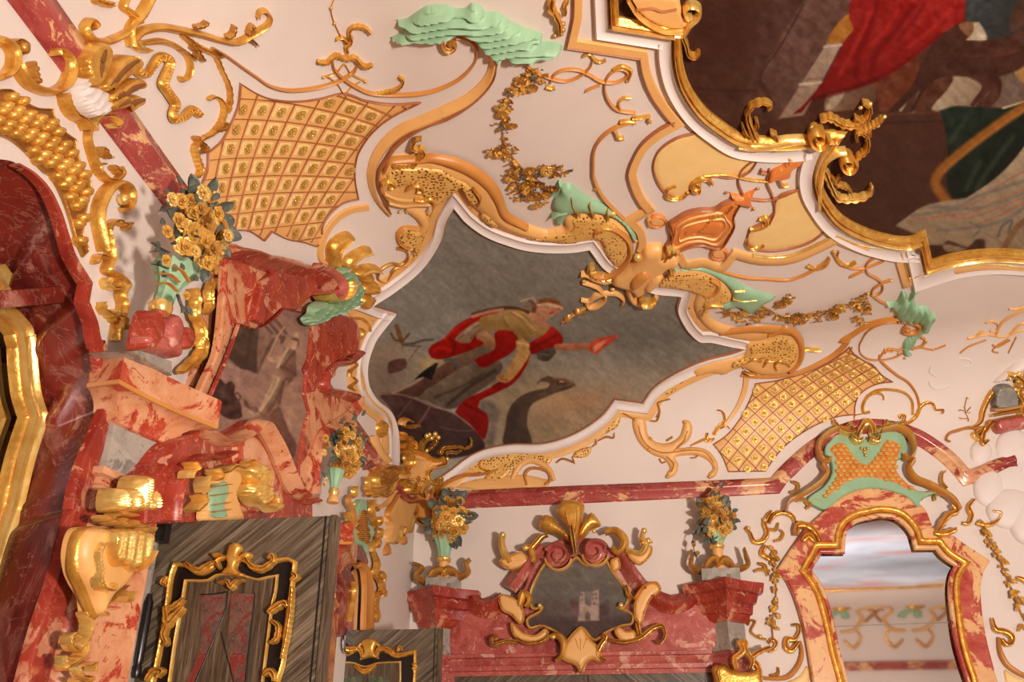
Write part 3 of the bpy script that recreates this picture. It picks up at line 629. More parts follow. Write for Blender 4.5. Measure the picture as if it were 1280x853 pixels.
    o = t(2, 1, '838,425 870,468 960,458 1045,484 1112,412! 1200,438 1290,448')+t(3, 1, '120,438 250,385 345,338! 440,378 560,398 643,398! 690,560! 800,522 950,492 1130,480 1280,498 1420,525')
    T = Thing('stucco_border', 'ochre stucco band below the right cream panel and under the striped cloth', 'moulding')
    T.add('band', sweep(o, 5.0, .03, FLAT, step=2.5), OCHRE); T.add('gilt_line', sweep(o[5:], 1.0, .042, shift=-5.0, step=2.5), GOLDB); T.done()
    # cream panels
    for lab, tr, ed in (('cream yellow stucco panel with gold edge, upper left of the small crowned cartouche', q('870,165! 910,181 950,194! 936,214 916,221 890,219 872,228 862,240 845,246 830,238 820,222 817,204 824,187 845,172'), None),
                        ('cream yellow stucco panel with gold edge, lower right of the small crowned cartouche', q('1001,236! 1014,264 1035,286! 1010,303 975,312 948,311 935,303 938,286 953,278 967,265 970,250 978,242'), None)):
        T = Thing('cream_field', lab, 'panel', 'cream panels beside the crowned cartouche'); T.add('ground', puff(tr, .012, 2, 4), CREAM); T.add('edge', sweep(tr, 1.2, .025, closed=True), BROWN); T.done()
# ---------------------------------------------------------------- trellis, dolphins, masks, scrolls
def rosette_mesh(name, petals=5, mat=None, cup=.35, layers=2, seed=0):
    """a carved flower of unit radius, facing +Z"""
    r = random.Random(seed); v = []; f = []
    for ly in range(layers):
        R0 = 1.0-.36*ly; tilt = cup+.35*ly; ph = ly*math.pi/petals
        for k in range(petals):
            a = 2*math.pi*k/petals+ph+r.uniform(-.1, .1); wd = math.pi/petals*1.08; b = len(v); n = 0
            for i, rr in enumerate((.12, .5, .85, 1.0)):
                for j, w in enumerate((-1, -.5, 0, .5, 1)):
                    ww = wd*w*(.75 if i == 3 else 1.); rad = R0*rr*(1 if i < 3 else 1-.12*abs(w)); z = tilt*R0*rr*.75+.12*ly+.06*(w*w)*rr+(-.1 if i == 3 else 0)
                    v.append((rad*math.cos(a+ww), rad*math.sin(a+ww), z))
            for i in range(3):
                for j in range(4): f.append((b+i*5+j, b+i*5+j+1, b+i*5+j+6, b+i*5+j+5))
    bv, bf = ball((0, 0, .34+.1*layers), .2, 8, 5); n = len(v); v += [tuple(a) for a in bv]; f += [tuple(i+n for i in a) for a in bf]
    return new_mesh(name, v, f, mat)
def leaf_mesh(name, mat, curl=.25, lobes=0):
    v = []; f = []; m = 7
    for i in range(m+1):
        s = i/m; w = .34*math.sin(math.pi*min(1, s*.92+.08))**.8*(1+.25*lobes*math.cos(s*18))
        for j in (-1, -.5, 0, .5, 1): v.append((s, w*j, curl*math.sin(s*2.2)+.10*abs(j)))
    for i in range(m):
        for j in range(4): f.append((i*5+j, i*5+j+1, i*5+j+6, i*5+j+5))
    n = len(v); v += [(a, b, c-.05) for a, b, c in v]; f += [tuple(reversed([i+n for i in x])) for x in f]
    return new_mesh(name, v, f, mat)
def frame_at(p, n, size, spin=0., toward=None):
    n = Vector(n).normalized(); x = Vector(toward) if toward is not None else n.orthogonal(); x = (x-n*x.dot(n)).normalized(); y = n.cross(x)
    M = Matrix((x, y, n)).transposed().to_4x4(); M = M @ Matrix.Rotation(spin, 4, 'Z') @ Matrix.Scale(size, 4); M.translation = Vector(p); return M
MESH = {}
def lib():
    MESH['sq'] = rosette_mesh('rosette', 4, GOLDB, .3, 2, 3); MESH['rose'] = rosette_mesh('flower', 6, GOLD, .35, 3, 1); MESH['daisy'] = rosette_mesh('flower', 9, GOLDB, .3, 2, 2); MESH['bud'] = rosette_mesh('flower', 5, GOLDD, .7, 2, 4)
    MESH['gleaf'] = leaf_mesh('leaf', GOLD); MESH['sleaf'] = leaf_mesh('leaf', SLATE); MESH['pleaf'] = leaf_mesh('leaf', GREEN)
def px_matrix(px, rpx, pl='S', lift=0.01, spin=0., tilt=None, to=None):
    p, n = S([px], pl); m = float((p[0]-CAM) @ Fv)/FPX; tw = None
    if to is not None: tw = S([to], pl)[0][0]-p[0]
    nn = n[0]
    if tilt is not None: nn = nn+np.array(tilt); nn /= np.linalg.norm(nn)
    return frame_at(p[0]+n[0]*lift, nn, rpx*m, spin, tw)
def trellis(label, tr, nodes, half, wl, rr, step):
    T = Thing('trellis_panel', label, 'panel', 'gilded trellis panels'); poly = cr(tr, 2.5, True)[0]
    T.add('ground', puff(tr, .012, 1.5, 6), OCHRE)
    IJ = np.array([a[:2] for a in nodes], float); XY = np.array([a[2:] for a in nodes], float)
    def basis(i, j): return np.c_[np.ones_like(i), i, j, i*j, i*i, j*j, i*i*j, i*j*j]
    nb = 8 if len(nodes) > 20 else 6
    co, *_ = np.linalg.lstsq(basis(IJ[:, 0], IJ[:, 1])[:, :nb], XY, rcond=None)
    f = lambda i, j: basis(np.atleast_1d(np.asarray(i, float)), np.atleast_1d(np.asarray(j, float)))[:, :nb] @ co
    i0, i1, j0, j1 = half; geos = []; knobs = []
    for axis in (0, 1):
        for k in np.arange((i0, j0)[axis], (i1, j1)[axis]+1):
            s = np.arange((j0, i0)[axis], (j1, i1)[axis]+.001, .125); P = f(np.full_like(s, k), s) if axis == 0 else f(s, np.full_like(s, k))
            ok = inside(P, poly); run = []
            for a, o in list(zip(P, ok))+[(None, False)]:
                if o: run.append((a[0], a[1], False))
                else:
                    if len(run) > 2: geos.append(sweep(run, wl, .014, step=6, lift=.012))
                    run = []
    T.add('lattice', join(*geos), BROWN)
    g2 = []
    for i in np.arange(i0, i1+1):
        for j in np.arange(j0, j1+1):
            P = f(i, j)
            if inside(P, poly)[0]: g2.append(knob(P[0], wl*1.25, lift=2.2))
    T.add('lattice_bosses', join(*g2), GOLD)
    T.add('edge', sweep(tr, .8, .022, closed=True), BROWN)
    pads = []; ros = []
    for i in np.arange(i0-1, i1+1)+.5:
        for j in np.arange(j0-1, j1+1)+.5:
            P = f(i, j)[0]
            if inside(P[None], poly)[0] and dist_line(P[None], poly)[0] > rr*.5: ros.append((P, f(i+.3, j)[0], [f(i+a, j+b)[0] for a, b in ((-.4, -.4), (.4, -.4), (.4, .4), (-.4, .4))]))
    for P, to, c in ros:
        if all(inside(np.array(c), poly)): pads.append(puff([(a[0], a[1], True) for a in c], .008, 1.0, 3, lift=.008, raw=False))
    T.add('coffers', join(*pads), CREAM)
    for P, to, c in ros: T.inst('rosette', MESH['sq'], px_matrix(P, rr, lift=.018, to=to, spin=math.pi/4))
    T.done()
def trellises():
    rows = {0: (4, ((435, 150, 0.9),)), }
    N = []
    def row(j, pts):
        for i, x, y in pts: N.append((i, j, 240+x/4.2667, 90+y/4.2667))
    row(1, [(0, 335, 140), (1, 437, 150), (2, 548, 165), (3, 658, 185), (4, 760, 208), (5, 872, 240), (6, 985, 272)])
    row(2, [(0, 288, 257), (2, 490, 265), (3, 595, 275), (4, 705, 290), (5, 815, 320), (6, 925, 338)])
    row(3, [(0, 262, 350), (1, 357, 360), (3, 550, 368), (4, 650, 372), (5, 757, 398), (6, 863, 408)])
    row(4, [(0, 222, 460), (1, 318, 457), (2, 412, 455), (3, 510, 458), (4, 608, 463), (5, 707, 470), (6, 805, 482)])
    row(5, [(0, 198, 555), (1, 290, 550), (2, 385, 548), (3, 480, 545), (4, 578, 545), (5, 678, 545), (6, 775, 550)])
    row(6, [(0, 170, 668), (1, 260, 655), (3, 435, 640), (4, 520, 635), (5, 612, 632), (6, 705, 635)])
    row(7, [(1, 240, 755), (3, 398, 745), (4, 475, 738), (5, 555, 725), (7, 757, 715)])
    o = A('255,60! 345,115 430,145 560,155 680,140 810,112 930,150 1080,168 1218,160! 1060,240 960,320 890,420 868,500 868,580 885,675! 800,700 730,760 690,830 690,900 660,930! 600,910! 500,890 420,850! 380,900! 300,850 200,838 150,770! 60,640 50,590! 75,520 80,430! 150,370 200,280 240,180')
    trellis('large gilded trellis panel over the left flower basket', o, N, (-2, 9, -1, 10), .42, 7.8, 6)
    C = [((0, 0), (325, 328)), ((1, 0), (375, 282)), ((2, 1), (483, 275)), ((3, 2), (575, 280)), ((4, 3), (672, 273)), ((5, 4), (765, 270)), ((3, 1), (535, 243)), ((4, 2), (628, 240)), ((5, 3), (725, 235)), ((4, 1), (590, 205)), ((5, 2), (687, 205)), ((6, 3), (790, 202)), ((5, 1), (650, 178)), ((6, 2), (748, 172)), ((7, 3), (860, 168)), ((6, 1), (710, 147)), ((7, 2), (815, 142)), ((7, 1), (770, 118)), ((6, 4), (830, 235)), ((7, 4), (890, 195)), ((7, 5), (930, 230)), ((0, 1), (370, 370)), ((0, 2), (418, 408)), ((0, 3), (455, 455)), ((0, 4), (500, 492)), ((1, 2), (463, 362)), ((2, 3), (563, 358)), ((3, 4), (658, 350)), ((4, 5), (755, 352)), ((1, 3), (510, 405)), ((2, 4), (605, 400)), ((3, 5), (700, 395)), ((-1, 0), (275, 372)), ((-1, 1), (320, 412)), ((-2, 0), (220, 418)), ((-2, 1), (268, 460)), ((-1, 2), (362, 455)), ((1, 4), (545, 445)), ((-3, 1), (220, 508)), ((-2, 2), (318, 505)), ((-1, 3), (410, 497)), ((-4, 1), (180, 558)), ((-3, 2), (272, 555)), ((-2, 3), (362, 550)), ((-1, 4), (455, 540)), ((-5, 1), (130, 615)), ((-4, 2), (222, 610)), ((-3, 3), (318, 600)), ((-5, 2), (182, 660)), ((-4, 3), (270, 655))]
    N = [(i-.5, j-.5, 880+x/4.2667, 420+y/4.2667) for (i, j), (x, y) in C]
    o = Bz('275,255! 380,240 480,215 580,180 680,130 740,90 775,60! 800,95 850,130 900,155 950,210 1005,245! 930,255 870,280 825,320 805,370 803,420! 720,430 620,465 520,520 430,590 370,660 328,722! 130,725! 105,660 75,610 50,580! 110,540 150,500 200,430 240,350 265,290')
    trellis('gilded trellis panel over the marble arch of the wall mirror', o, N, (-9, 10, -3, 9), .42, 5.2, 6)
def S1(T, nm, tr, w, h, mat=None, par=None, **k):
    mat = mat or GOLD; mw = max(w) if hasattr(w, '__len__') else w
    if mw >= 3 and k.get('pl', 'S') == 'S': w = [x*.84 for x in w] if hasattr(w, '__len__') else w*.84; h *= .72
    elif mw >= 3 and k.get('pl', 'S')[0] == 'L': w = [x*.84 for x in w] if hasattr(w, '__len__') else w*.84; h *= .6
    if mat in (GOLD, GOLDB, GOLDD) and mw >= 2.6 and 'prof' not in k and not any(a in nm for a in ('rim', 'hem', 'bead', 'groove', 'rib')): leafy = any(a in nm for a in ('leaf', 'cluster', 'crest', 'mount', 'spray', 'branch', 'fin', 'garland', 'wing')); k.update(prof=LEAF if mw < 5 or leafy else ROUND, frill=(.24 if k.get('pl', 'S') == 'S' else .13) if leafy else .07 if mw < 5 else 0., step=1.4)
    return T.add(nm, sweep(tr, w, h, **k), mat, par)
def dolphins():
    # left sea-dragon
    T = Thing('stucco_dolphin', 'ochre and pierced-gold stucco scroll creature on the upper left edge of the framed ceiling painting', 'ornament', 'creature scrolls round the painting')
    b = T.add('body', puff(Cz('65,330 90,260 150,180 250,140 400,145 520,135 640,170 760,215 860,260 940,310 1000,370 1050,450 1090,560 1140,620 1280,700 1400,740 1560,760 1750,770 1900,770! 1900,810! 1700,830 1450,830 1250,795 1050,720 900,600 800,500 755,370! 640,450 520,520 470,545 380,560 250,560 150,520 85,440'), .085, 14, 2.2), OCHRE)
    T.add('pierced_ground', puff(Cz('140,250 220,205 320,195 450,200 600,220 700,280 790,330 860,400 890,470 840,500 780,420 750,365! 640,440 530,505 430,420 330,340 200,360 140,310'), .03, 3, 2.2, lift=.075), DOTS)
    T.add('pierced_ground', puff(Cz('930,570 1000,620 1040,690 990,690 900,600'), .02, 3, 2.5, lift=.06), DOTS)
    T.add('back_ridge', sweep(Cz('110,250 160,165 260,150 400,150 520,140 650,170 780,220 880,280 970,360 1040,470 1100,600 1280,700'), [1, 2.5, 4, 6, 7, 7, 5, 2], .07, lift=.03), OCHRED)
    S1(T, 'cheek_fold', Cz('110,420 220,460 340,470 450,460 530,430'), [3, 4, 4, 2], .05, OCHRE, lift=.06); S1(T, 'cheek_fold', Cz('150,500 260,520 380,510 520,510'), [2, 4, 4, 1.5], .05, OCHRE, lift=.05)
    S1(T, 'lip', Cz('90,330 140,300 190,320 180,350 140,350'), [2, 2.5, 1.5], .06, GOLD, lift=.07); S1(T, 'eye_fold', Cz('290,360 350,330 410,330 430,370 380,370'), [1, 2.2, 1.4], .06, GOLDD, lift=.08)
    S1(T, 'brow_fold', Cz('360,440 430,450 500,435 530,470 510,520'), [1, 2, 1.2], .05, GOLD, lift=.08)
    S1(T, 'crest', Cz('180,190 260,200 350,190 400,130 450,90 430,50 390,60 350,40 380,-20 430,-30'), [2, 3.5, 3.5, 3.2, 3, 1.5], .07, GOLD, lift=.05)
    S1(T, 'tail_fold', Cz('840,350 880,400 900,450 870,500'), [1, 2, 1], .06, GOLDD, lift=.07)
    for s in ((215, 525), (180, 515), (250, 590), (310, 590), (350, 605), (145, 340), (385, 350), (370, 185), (1030, 690), (980, 660), (1125, 735)): T.add('boss', knob((460+s[0]/6.4, 170+s[1]/6.4), 2.2, lift=1.6), GOLDB)
    T.done()
    T = Thing('stucco_scroll', 'ochre stucco scroll with pierced roundel under the chin of the left creature', 'ornament')
    T.add('stem', sweep(Cz('300,560 380,600 430,650 450,700 420,760 370,780'), [5, 7, 7, 5, 2.5], .05), OCHRE); T.add('pierced_ground', puff(Cz('235,800 270,745 330,730 380,760 450,740 460,800 420,900 380,980 330,1000 350,900 280,880'), .035, 3), DOTS)
    T.add('pierced_ground', puff(t(1, 1, '860,180 870,240 840,330 800,400 770,420 780,380 720,370 705,320 740,285 790,290 830,240'), .03, 3), DOTS)
    T.add('rim', sweep(t(1, 1, '800,285 740,282 705,315 715,360 760,385 780,380'), [1.5, 2, 1], .05), OCHRED)
    T.add('fringe', sweep(t(1, 1, '700,385 750,400 755,440 720,470 680,465 640,480 610,510 605,540 640,555 690,490 750,470'), [1.2, 1.8, 1.2, 1.6], .035), GOLDD); T.done()
    # upper scroll of the left creature toward the keystone
    def cresting(lab, ground, body, fold1, fold2):
        T = Thing('stucco_scroll', lab, 'ornament'); T.add('body', puff(body, .06, 8, 2.4), OCHRE); T.add('pierced_ground', puff(ground, .02, 3, 2.4, lift=.055), DOTS)
        T.add('fold', sweep(fold1, [1.5, 2.6, 3.6, 3, 1.5], .06, lift=.04), OCHRED); T.add('fold', sweep(fold2, [1, 1.8, 1], .05, lift=.06), GOLD); T.done()
    cresting('ochre stucco scroll filled with pierced gold, left of the keystone ornament', Dz('440,230 560,210 680,230 760,280 830,370 840,440 800,520 750,560 700,500 650,380! 560,370 450,400 360,400 120,370 220,350 380,330 440,290'),
             Dz('20,330! 160,340 300,320 380,300 370,255 400,215 500,195 640,200 760,250 840,320 875,420 860,520 780,590 720,600! 660,420 630,385! 500,400 350,410 200,400 20,365!'), Dz('600,330 650,290 720,285 800,330 850,400 855,480 810,560 740,620 660,645 590,630'), Dz('600,340 600,300 650,280 720,272'))
    cresting('ochre stucco scroll filled with pierced gold, right of the keystone ornament', t(2, 1, '780,520 880,500 960,505 1030,540 1070,590 1080,640 1010,660 940,720 930,690 960,620 900,590 800,570 730,560'),
             t(2, 1, '720,560! 800,505 900,482 980,492 1060,545 1100,610 1090,650 1030,655 980,690 1000,740 1100,780 1300,790! 1300,850! 1150,845 1000,800 930,730 905,660 925,590! 820,580'), t(2, 1, '960,600 1010,590 1030,550 990,520'), t(2, 1, '945,700 965,660 1010,650 1050,650'))
    # right creature
    T = Thing('stucco_dolphin', 'ochre and pierced-gold stucco scroll creature at the right tip of the framed ceiling painting', 'ornament', 'creature scrolls round the painting')
    T.add('body', puff(q('932,424! 955,417 985,408 999,424 1001,440 996,456 985,465 968,469 945,467 925,459 905,468 890,466 880,468 870,470 866,462 880,453 905,446 928,441!'), .085, 12, 2.2), OCHRE)
    T.add('pierced_ground', puff(q('938,428 960,421 983,416 994,430 994,444 984,452 965,448 950,444 930,452 912,455 916,448 935,440'), .03, 3, 2.2, lift=.075), DOTS)
    T.add('back_ridge', sweep(q('960,414 985,408 998,420 1001,438 997,452 986,463'), [1.5, 4, 4.5, 4, 2], .07, lift=.03), OCHRED)
    T.add('back_ridge', sweep(t(2, 1, '1040,800 1120,790 1220,780 1300,785 1400,800')+q('1001,424'), [2, 3, 4, 5, 5, 4], .06, lift=.02), OCHRED)
    for s in ('380,160 370,130 400,105 430,120 450,140', '310,140 330,110 370,105', '230,110 270,95 300,110', '210,170 235,185 280,185'): S1(T, 'fin', Bz(s), [1, 2.4, 1], .06, GOLDD, lift=.07)
    S1(T, 'crest', Bz('490,120 510,80 545,65 590,70 620,68'), [2.5, 2.2, 1.6, 1.4], .06, GOLD)
    for s in ((215, 162), (280, 183), (440, 165), (508, 122), (290, 105), (515, 40), (600, 72)): T.add('boss', knob((880+s[0]/4.2667, 420+s[1]/4.2667), 2.2, lift=1.5), GOLDB)
    T.done()
    # scrollwork under the painting
    T = Thing('stucco_scroll', 'row of pierced-gold rocaille bits edging the painting above the marble cornice', 'ornament')
    for tr in (P4('1130,490 1125,540 1100,600 1040,640 1000,660 1010,610 1060,550'), P4('890,760 880,820 820,850 740,840 760,800 830,770'), t(2, 2, '380,540 370,570 330,585 300,575 330,545'), t(2, 2, '830,190 825,240 790,270 755,275 770,230'), t(2, 2, '1010,120 1030,140 990,165 920,165 940,135'), t(2, 2, '200,580 180,620 120,600 20,640 -60,700 -140,690 -60,620 60,570')):
        T.add('pierced_ground', puff(tr, .03, 3, 2.2), DOTS)
    for s in ('430,500 470,480 505,485 510,460', '400,530 420,510 415,490', '220,610 250,590 290,600 310,610 300,580', '720,380 735,350 725,310 745,300 790,290', '840,210 860,190 900,170 940,165', '690,400 720,400 740,350', '550,360 580,375 610,390 630,385'): S1(T, 'curl', t(2, 2, s), [1, 1.7, .8], .035, GOLDD)
    T.done()
    T = Thing('stucco_leaf_scroll', 'forked ochre stucco leaf hanging above the marble cornice, left of the trellis', 'ornament')
    T.add('leaf', puff(t(2, 2, '600,390 620,375 660,385 670,420 680,470 720,505 780,510 830,480 850,430 855,400 885,400 900,440 880,500 830,535 900,530 970,545 1015,590 1028,640 1010,680 975,685 980,660 1000,640 975,600 920,575 850,575 815,585 830,620 815,670 775,685 770,660 785,640 760,595 700,570 640,520 605,450'), .05, 6, 2.2), OCHRE)
    for s in ('630,420 645,480 680,530 740,560 800,560 880,550 960,560 1005,610', '800,560 850,510 875,450', '770,580 805,620 795,660'): S1(T, 'vein', t(2, 2, s), [.6, 1.1, .6], .03, GOLD, lift=.045)
    for s in ((615, 392), (690, 490), (683, 545), (860, 405), (985, 680), (775, 680)): T.add('boss', knob((640+s[0]/3.9875, 426+s[1]/3.9875), 2.4, lift=1.2), GOLD)
    S1(T, 'curl', t(2, 2, '735,590 745,610 765,605'), 1.2, .03, GOLDD); S1(T, 'curl', t(2, 2, '770,500 785,490 800,480'), 1.5, .04, GOLDD); S1(T, 'curl', t(2, 2, '890,585 910,585 925,575'), 1, .03, GOLDD); T.done()
    T = Thing('stucco_scroll', 'small gilt leaf scroll tying the trellis to the painting, above the forked leaf', 'ornament')
    S1(T, 'stem', t(2, 2, '890,525 930,505 970,490 1000,500'), [1, 2, 2], .035); S1(T, 'stem', t(2, 2, '975,460 970,500 1010,490'), [2, 2.6, 1.5], .04); S1(T, 'leaf', t(2, 2, '1005,470 1030,430 1055,410 1060,380 1045,350 1022,345'), [3, 3.4, 2.2, 1], .05); S1(T, 'hook', t(2, 2, '1040,440 1070,425 1085,440'), 1, .03); T.done()
    T = Thing('stucco_band', 'ochre band curving from the right creature down to the small gilt scroll', 'moulding')
    T.add('band', sweep(t(2, 2, '1168,178 1160,240 1130,320 1085,390 1060,430'), [3.5, 3.2, 2.6, 2], .025, FLAT), OCHRE); T.done()
    T = Thing('stucco_band', 'ochre band curving from the left trellis corner round to the gilt feather shell', 'moulding')
    T.add('band', sweep(t(1, 1, '560,180 480,195 410,230 350,300 320,380 320,440 350,480'), [3.8, 3.6, 3.4, 3], .025, FLAT), OCHRE); T.done()
def masks():
    def rid(k, ph, amp, ang): 
        ca, sa = math.cos(ang), math.sin(ang); return lambda V, u: amp*np.sin((V[:, 0]*ca+V[:, 1]*sa)*k+ph+1.3*np.sin(V[:, 0]*.07))*np.clip(u*2, 0, 1)
    T = Thing('stucco_leaf_mask', 'large sea-green stucco leaf cresting the ochre scroll at the top of the ceiling', 'ornament', 'sea-green leaf crests')
    T.add('leaf', puff(t(1, 0, '665,192 720,160 760,120 690,100 750,92 800,60 860,25 950,22 1000,40 1050,35 1080,12 1120,25 1150,55 1210,60 1270,100 1330,130 1390,150 1430,165 1425,190 1390,190 1460,205 1520,215 1530,240 1480,265 1400,270 1390,300 1330,280 1280,300 1250,260 1210,300 1180,260 1130,220 1090,170 1020,150 960,165 920,190 850,180 760,185'), .11, 9, 2., ridge=rid(.75, 0, .03, 1.5)), GREEN)
    T.done()
    T = Thing('stucco_scroll', 'long ochre scroll sweeping from the green leaf down round the left trellis to the creature', 'moulding')
    T.add('band', sweep(t(1, 0, '1000,220 970,240 935,220 935,180 980,155 1040,155 1100,190 1160,240 1185,290 1175,360 1130,430 1050,500 950,550 840,600 740,640 660,700 600,780 575,852')+t(1, 1, '575,60 600,140 640,190 668,215'), [1.5, 2, 3, 4, 5, 6, 7, 7.5, 7, 7, 6.5, 5, 3, 1.5], .055, CYMA), OCHRE)
    T.add('gilt_line', sweep(t(1, 0, '1205,300 1190,380 1140,450 1060,520 960,580 850,620 760,670 690,730 640,800 610,852')+t(1, 1, '605,60 630,130 668,205'), [1.4, 2.2, 2.2, 1.4], .05), BROWN)
    T.add('volute', join(sweep(t(1, 0, '925,190 940,230 970,245 998,225 985,200 965,205'), [2.4, 2.2, 1.6], .06), knob((320+975/4, 216/4), 4, lift=.8)), GOLDD); T.done()
    T = Thing('stucco_leaf_mask', 'smaller sea-green stucco leaf crest with a gilt volute, below the striped cloth', 'ornament', 'sea-green leaf crests')
    T.add('leaf', puff(t(3, 1, '580,660 640,650 670,600 690,610 700,640 720,600 750,582 765,590 735,620 740,670 800,680 815,710 845,720 820,760 800,800 750,830 730,870 700,900 720,920 690,930 670,900 680,850 720,820 760,790 760,760 700,755 650,740 625,690'), .08, 8, 2, ridge=rid(.9, .5, .026, .6)), GREEN)
    T.add('volute', join(sweep(t(3, 1, '650,745 710,750 755,770 745,800 705,810 672,795 690,775'), [1.5, 3, 2.6, 1.6], .06), knob((960+695/4, 213+790/4), 4, lift=.8)), OCHRED); T.done()
    T = Thing('stucco_scroll', 'long gilt scroll from the smaller green leaf down over the right trellis', 'moulding')
    T.add('band', sweep(t(3, 1, '655,735 580,745 500,770 420,820 370,852')+t(3, 2, '395,0 340,60 260,110 160,155 60,175 0,178')+t(2, 2, '1200,178 1140,170'), [1.6, 2.4, 2.8, 2.8, 2.6, 2.2, 1.6], .05, CYMA), OCHRED); T.done()
    T = Thing('stucco_tendril', 'thin gilt tendril looping below the smaller green leaf over the trellis tip', 'ornament')
    for s, w in ((t(3, 1, '655,755 590,760 530,780 490,810 465,852')+t(3, 2, '455,20 460,60 500,90 560,95 620,85 670,60'), .9), (t(3, 2, '420,30 400,60'), .6), (t(3, 2, '560,70 555,90 580,120 640,170 700,210 740,270 755,330'), 1.8), (t(3, 2, '580,60 600,40 650,45 680,35 730,35 770,20 780,-10 760,-20'), 1.4), (t(3, 2, '560,80 580,50 620,50'), 1.), (t(3, 2, '690,40 750,30 820,42 885,20'), .5)): S1(T, 'stem', s, w, .03, OCHRED)
    for s in ((583, 40), (650, 60), (680, 85), (790, 5), (820, 42), (720, 40)): T.add('bud', knob((960+s[0]/3.9875, 426+s[1]/3.9875), 1.6, lift=1), GOLD)
    T.done()
    T = Thing('stucco_scroll', 'gilt scroll with two volutes rising from the crown of the marble arch', 'ornament')
    S1(T, 'stem', t(3, 2, '720,370 715,300 680,260 620,245 560,245 510,265 480,300 470,340 480,360 505,355'), [1.6, 1.8, 1.8, 2.2, 2], .045); S1(T, 'leaf', t(3, 2, '575,295 570,270 540,262 500,275'), [1, 1.8, 1], .04); S1(T, 'hook', t(3, 2, '430,400 430,375 470,365'), .9, .03)
    S1(T, 'stem', t(3, 2, '660,390 655,375 680,375 675,405 700,410 740,375 760,330 790,310 820,315 835,345 870,345 865,365'), [2.2, 2.6, 3, 3, 2.6, 2, 1.6], .06); S1(T, 'stem', t(3, 2, '755,330 745,360 735,375'), 2.2, .05); T.done()
def thin_scrolls():
    T = Thing('stucco_scroll', 'great gilt acanthus scroll spreading from the shell at the upper left corner', 'ornament')
    S1(T, 'stem', t(0, 0, '640,215 690,160 790,135 900,150 1000,170 1090,195 1180,205 1250,170 1300,140 1335,110 1345,75 1320,45 1290,50 1280,80'), [5, 7, 6, 6, 5, 4, 4.5, 4, 2.5, 1.5], .08)
    S1(T, 'branch', t(0, 0, '900,170 980,230 1060,270 1100,350 1135,430 1140,500 1125,560'), [4, 5, 3, 2.4, 2.4, 2.6], .06); S1(T, 'branch', t(0, 0, '1030,495 1060,480 1095,500 1110,545 1095,610 1050,665 990,700 960,740 975,800 990,850')+t(0, 1, '975,30 940,40'), [2, 2.5, 3, 3.4, 3, 2.8, 3.4, 3.4, 2], .06)
    S1(T, 'curl', t(0, 0, '700,215 800,205 880,235 930,285 940,345 925,385 895,400 890,380'), [4, 5, 4, 3.4, 2.6, 2], .07); S1(T, 'stem', t(0, 0, '640,230 635,140 690,70 740,-20'), [4.5, 5, 7, 6], .09); S1(T, 'stem', t(0, 0, '690,110 640,60 605,30 625,-20'), [4, 5, 4], .07)
    S1(T, 'curl', t(0, 0, '625,160 580,185 510,210 440,195 405,140 430,100 460,125 440,145'), [5, 6.5, 6, 5, 4, 3], .08); S1(T, 'leaf', t(0, 0, '560,20 520,20 470,0 520,-20'), 5, .05)
    for s in ('960,130 1000,120 1020,100', '1120,180 1150,160 1160,120', '1050,240 1090,270 1060,280', '960,680 970,700 1010,740 990,765', '1060,650 1100,640 1120,610', '940,230 970,250 960,290', '1230,180 1260,200 1275,215', '1230,165 1245,120 1265,125', '880,240 960,290', '1000,300 960,240 930,190'): S1(T, 'leaf_tip', t(0, 0, s), [2.6, 2.2, 1.4], .06, GOLDD)
    S1(T, 'binding', t(0, 0, '640,200 680,240 720,250'), [4, 6, 4], .1, GOLDB); T.done()
    T = Thing('stucco_tendril', 'long thin gilt line looping over the left trellis to the green leaf', 'ornament')
    S1(T, 'stem', t(0, 0, '1060,240 1130,280 1200,330 1280,385')+t(1, 0, '60,425 140,447 230,445 320,430 400,405 450,380 490,350 505,310 485,285'), [2, 2, 1.9, 1.8, 1.4], .035, OCHRED)
    S1(T, 'stem', t(1, 0, '380,300 390,340 430,385 500,430 570,460 650,468 800,465 900,445 1000,400 1070,340 1105,280 1100,230 1060,190 1000,180'), [1.6, 1.6, 1.8, 1.5, 1.3], .035, OCHRED)
    S1(T, 'leaf', t(1, 0, '300,300 350,305 375,285 400,270 450,285 490,280 520,310 550,325 580,315'), [1.4, 2.4, 2, 2.8, 1.4], .045); S1(T, 'leaf', t(1, 0, '460,260 450,230 475,200 465,150 490,128 540,130 575,160'), [2.6, 3.4, 3, 2.8, 1.4], .05); S1(T, 'leaf_tip', t(1, 0, '400,190 430,180 460,205'), 1.4, .04)
    S1(T, 'leaf', t(1, 0, '600,465 680,450 720,430 738,395 715,375'), [2, 3, 2.4, 1.2], .045); S1(T, 'thread', t(1, 0, '460,250 395,115 375,40 395,-20'), .55, .02)
    for tr in ('330,382 400,360 440,318 475,365 548,402', '350,378 400,410 440,470', '520,405 480,430 440,475'): S1(T, 'thread', t(1, 0, tr), .6, .02)
    for s in ((375, 35), (392, 112), (335, 382), (548, 402), (310, 300), (578, 318), (600, 465), (470, 365)): T.add('bud', knob((320+s[0]/4, s[1]/4), 2.2, lift=1), GOLD)
    T.done()
    T = Thing('stucco_tendril', 'thin gilt looping line with leaf curls, left of the dark painting', 'ornament')
    for s, w in (('40,290 110,350 190,385 270,400 340,375 390,330 405,295', 1.2), ('190,410 210,370 260,345 330,345 390,370 440,400 510,408 560,390 580,360 550,340 500,355 470,395 465,450 490,510 530,545 580,555 620,560', 1.4), ('355,275 390,265 410,290 440,305 470,295', 1.6), ('540,545 535,505 560,485 595,485', 1.5), ('170,430 200,440 215,435', 2), ('370,450 400,435 440,420', 1.3), ('505,345 550,325 595,350 580,400', 1.8)): S1(T, 'stem', t(2, 0, s), w, .03, OCHRED if w < 1.5 else GOLD)
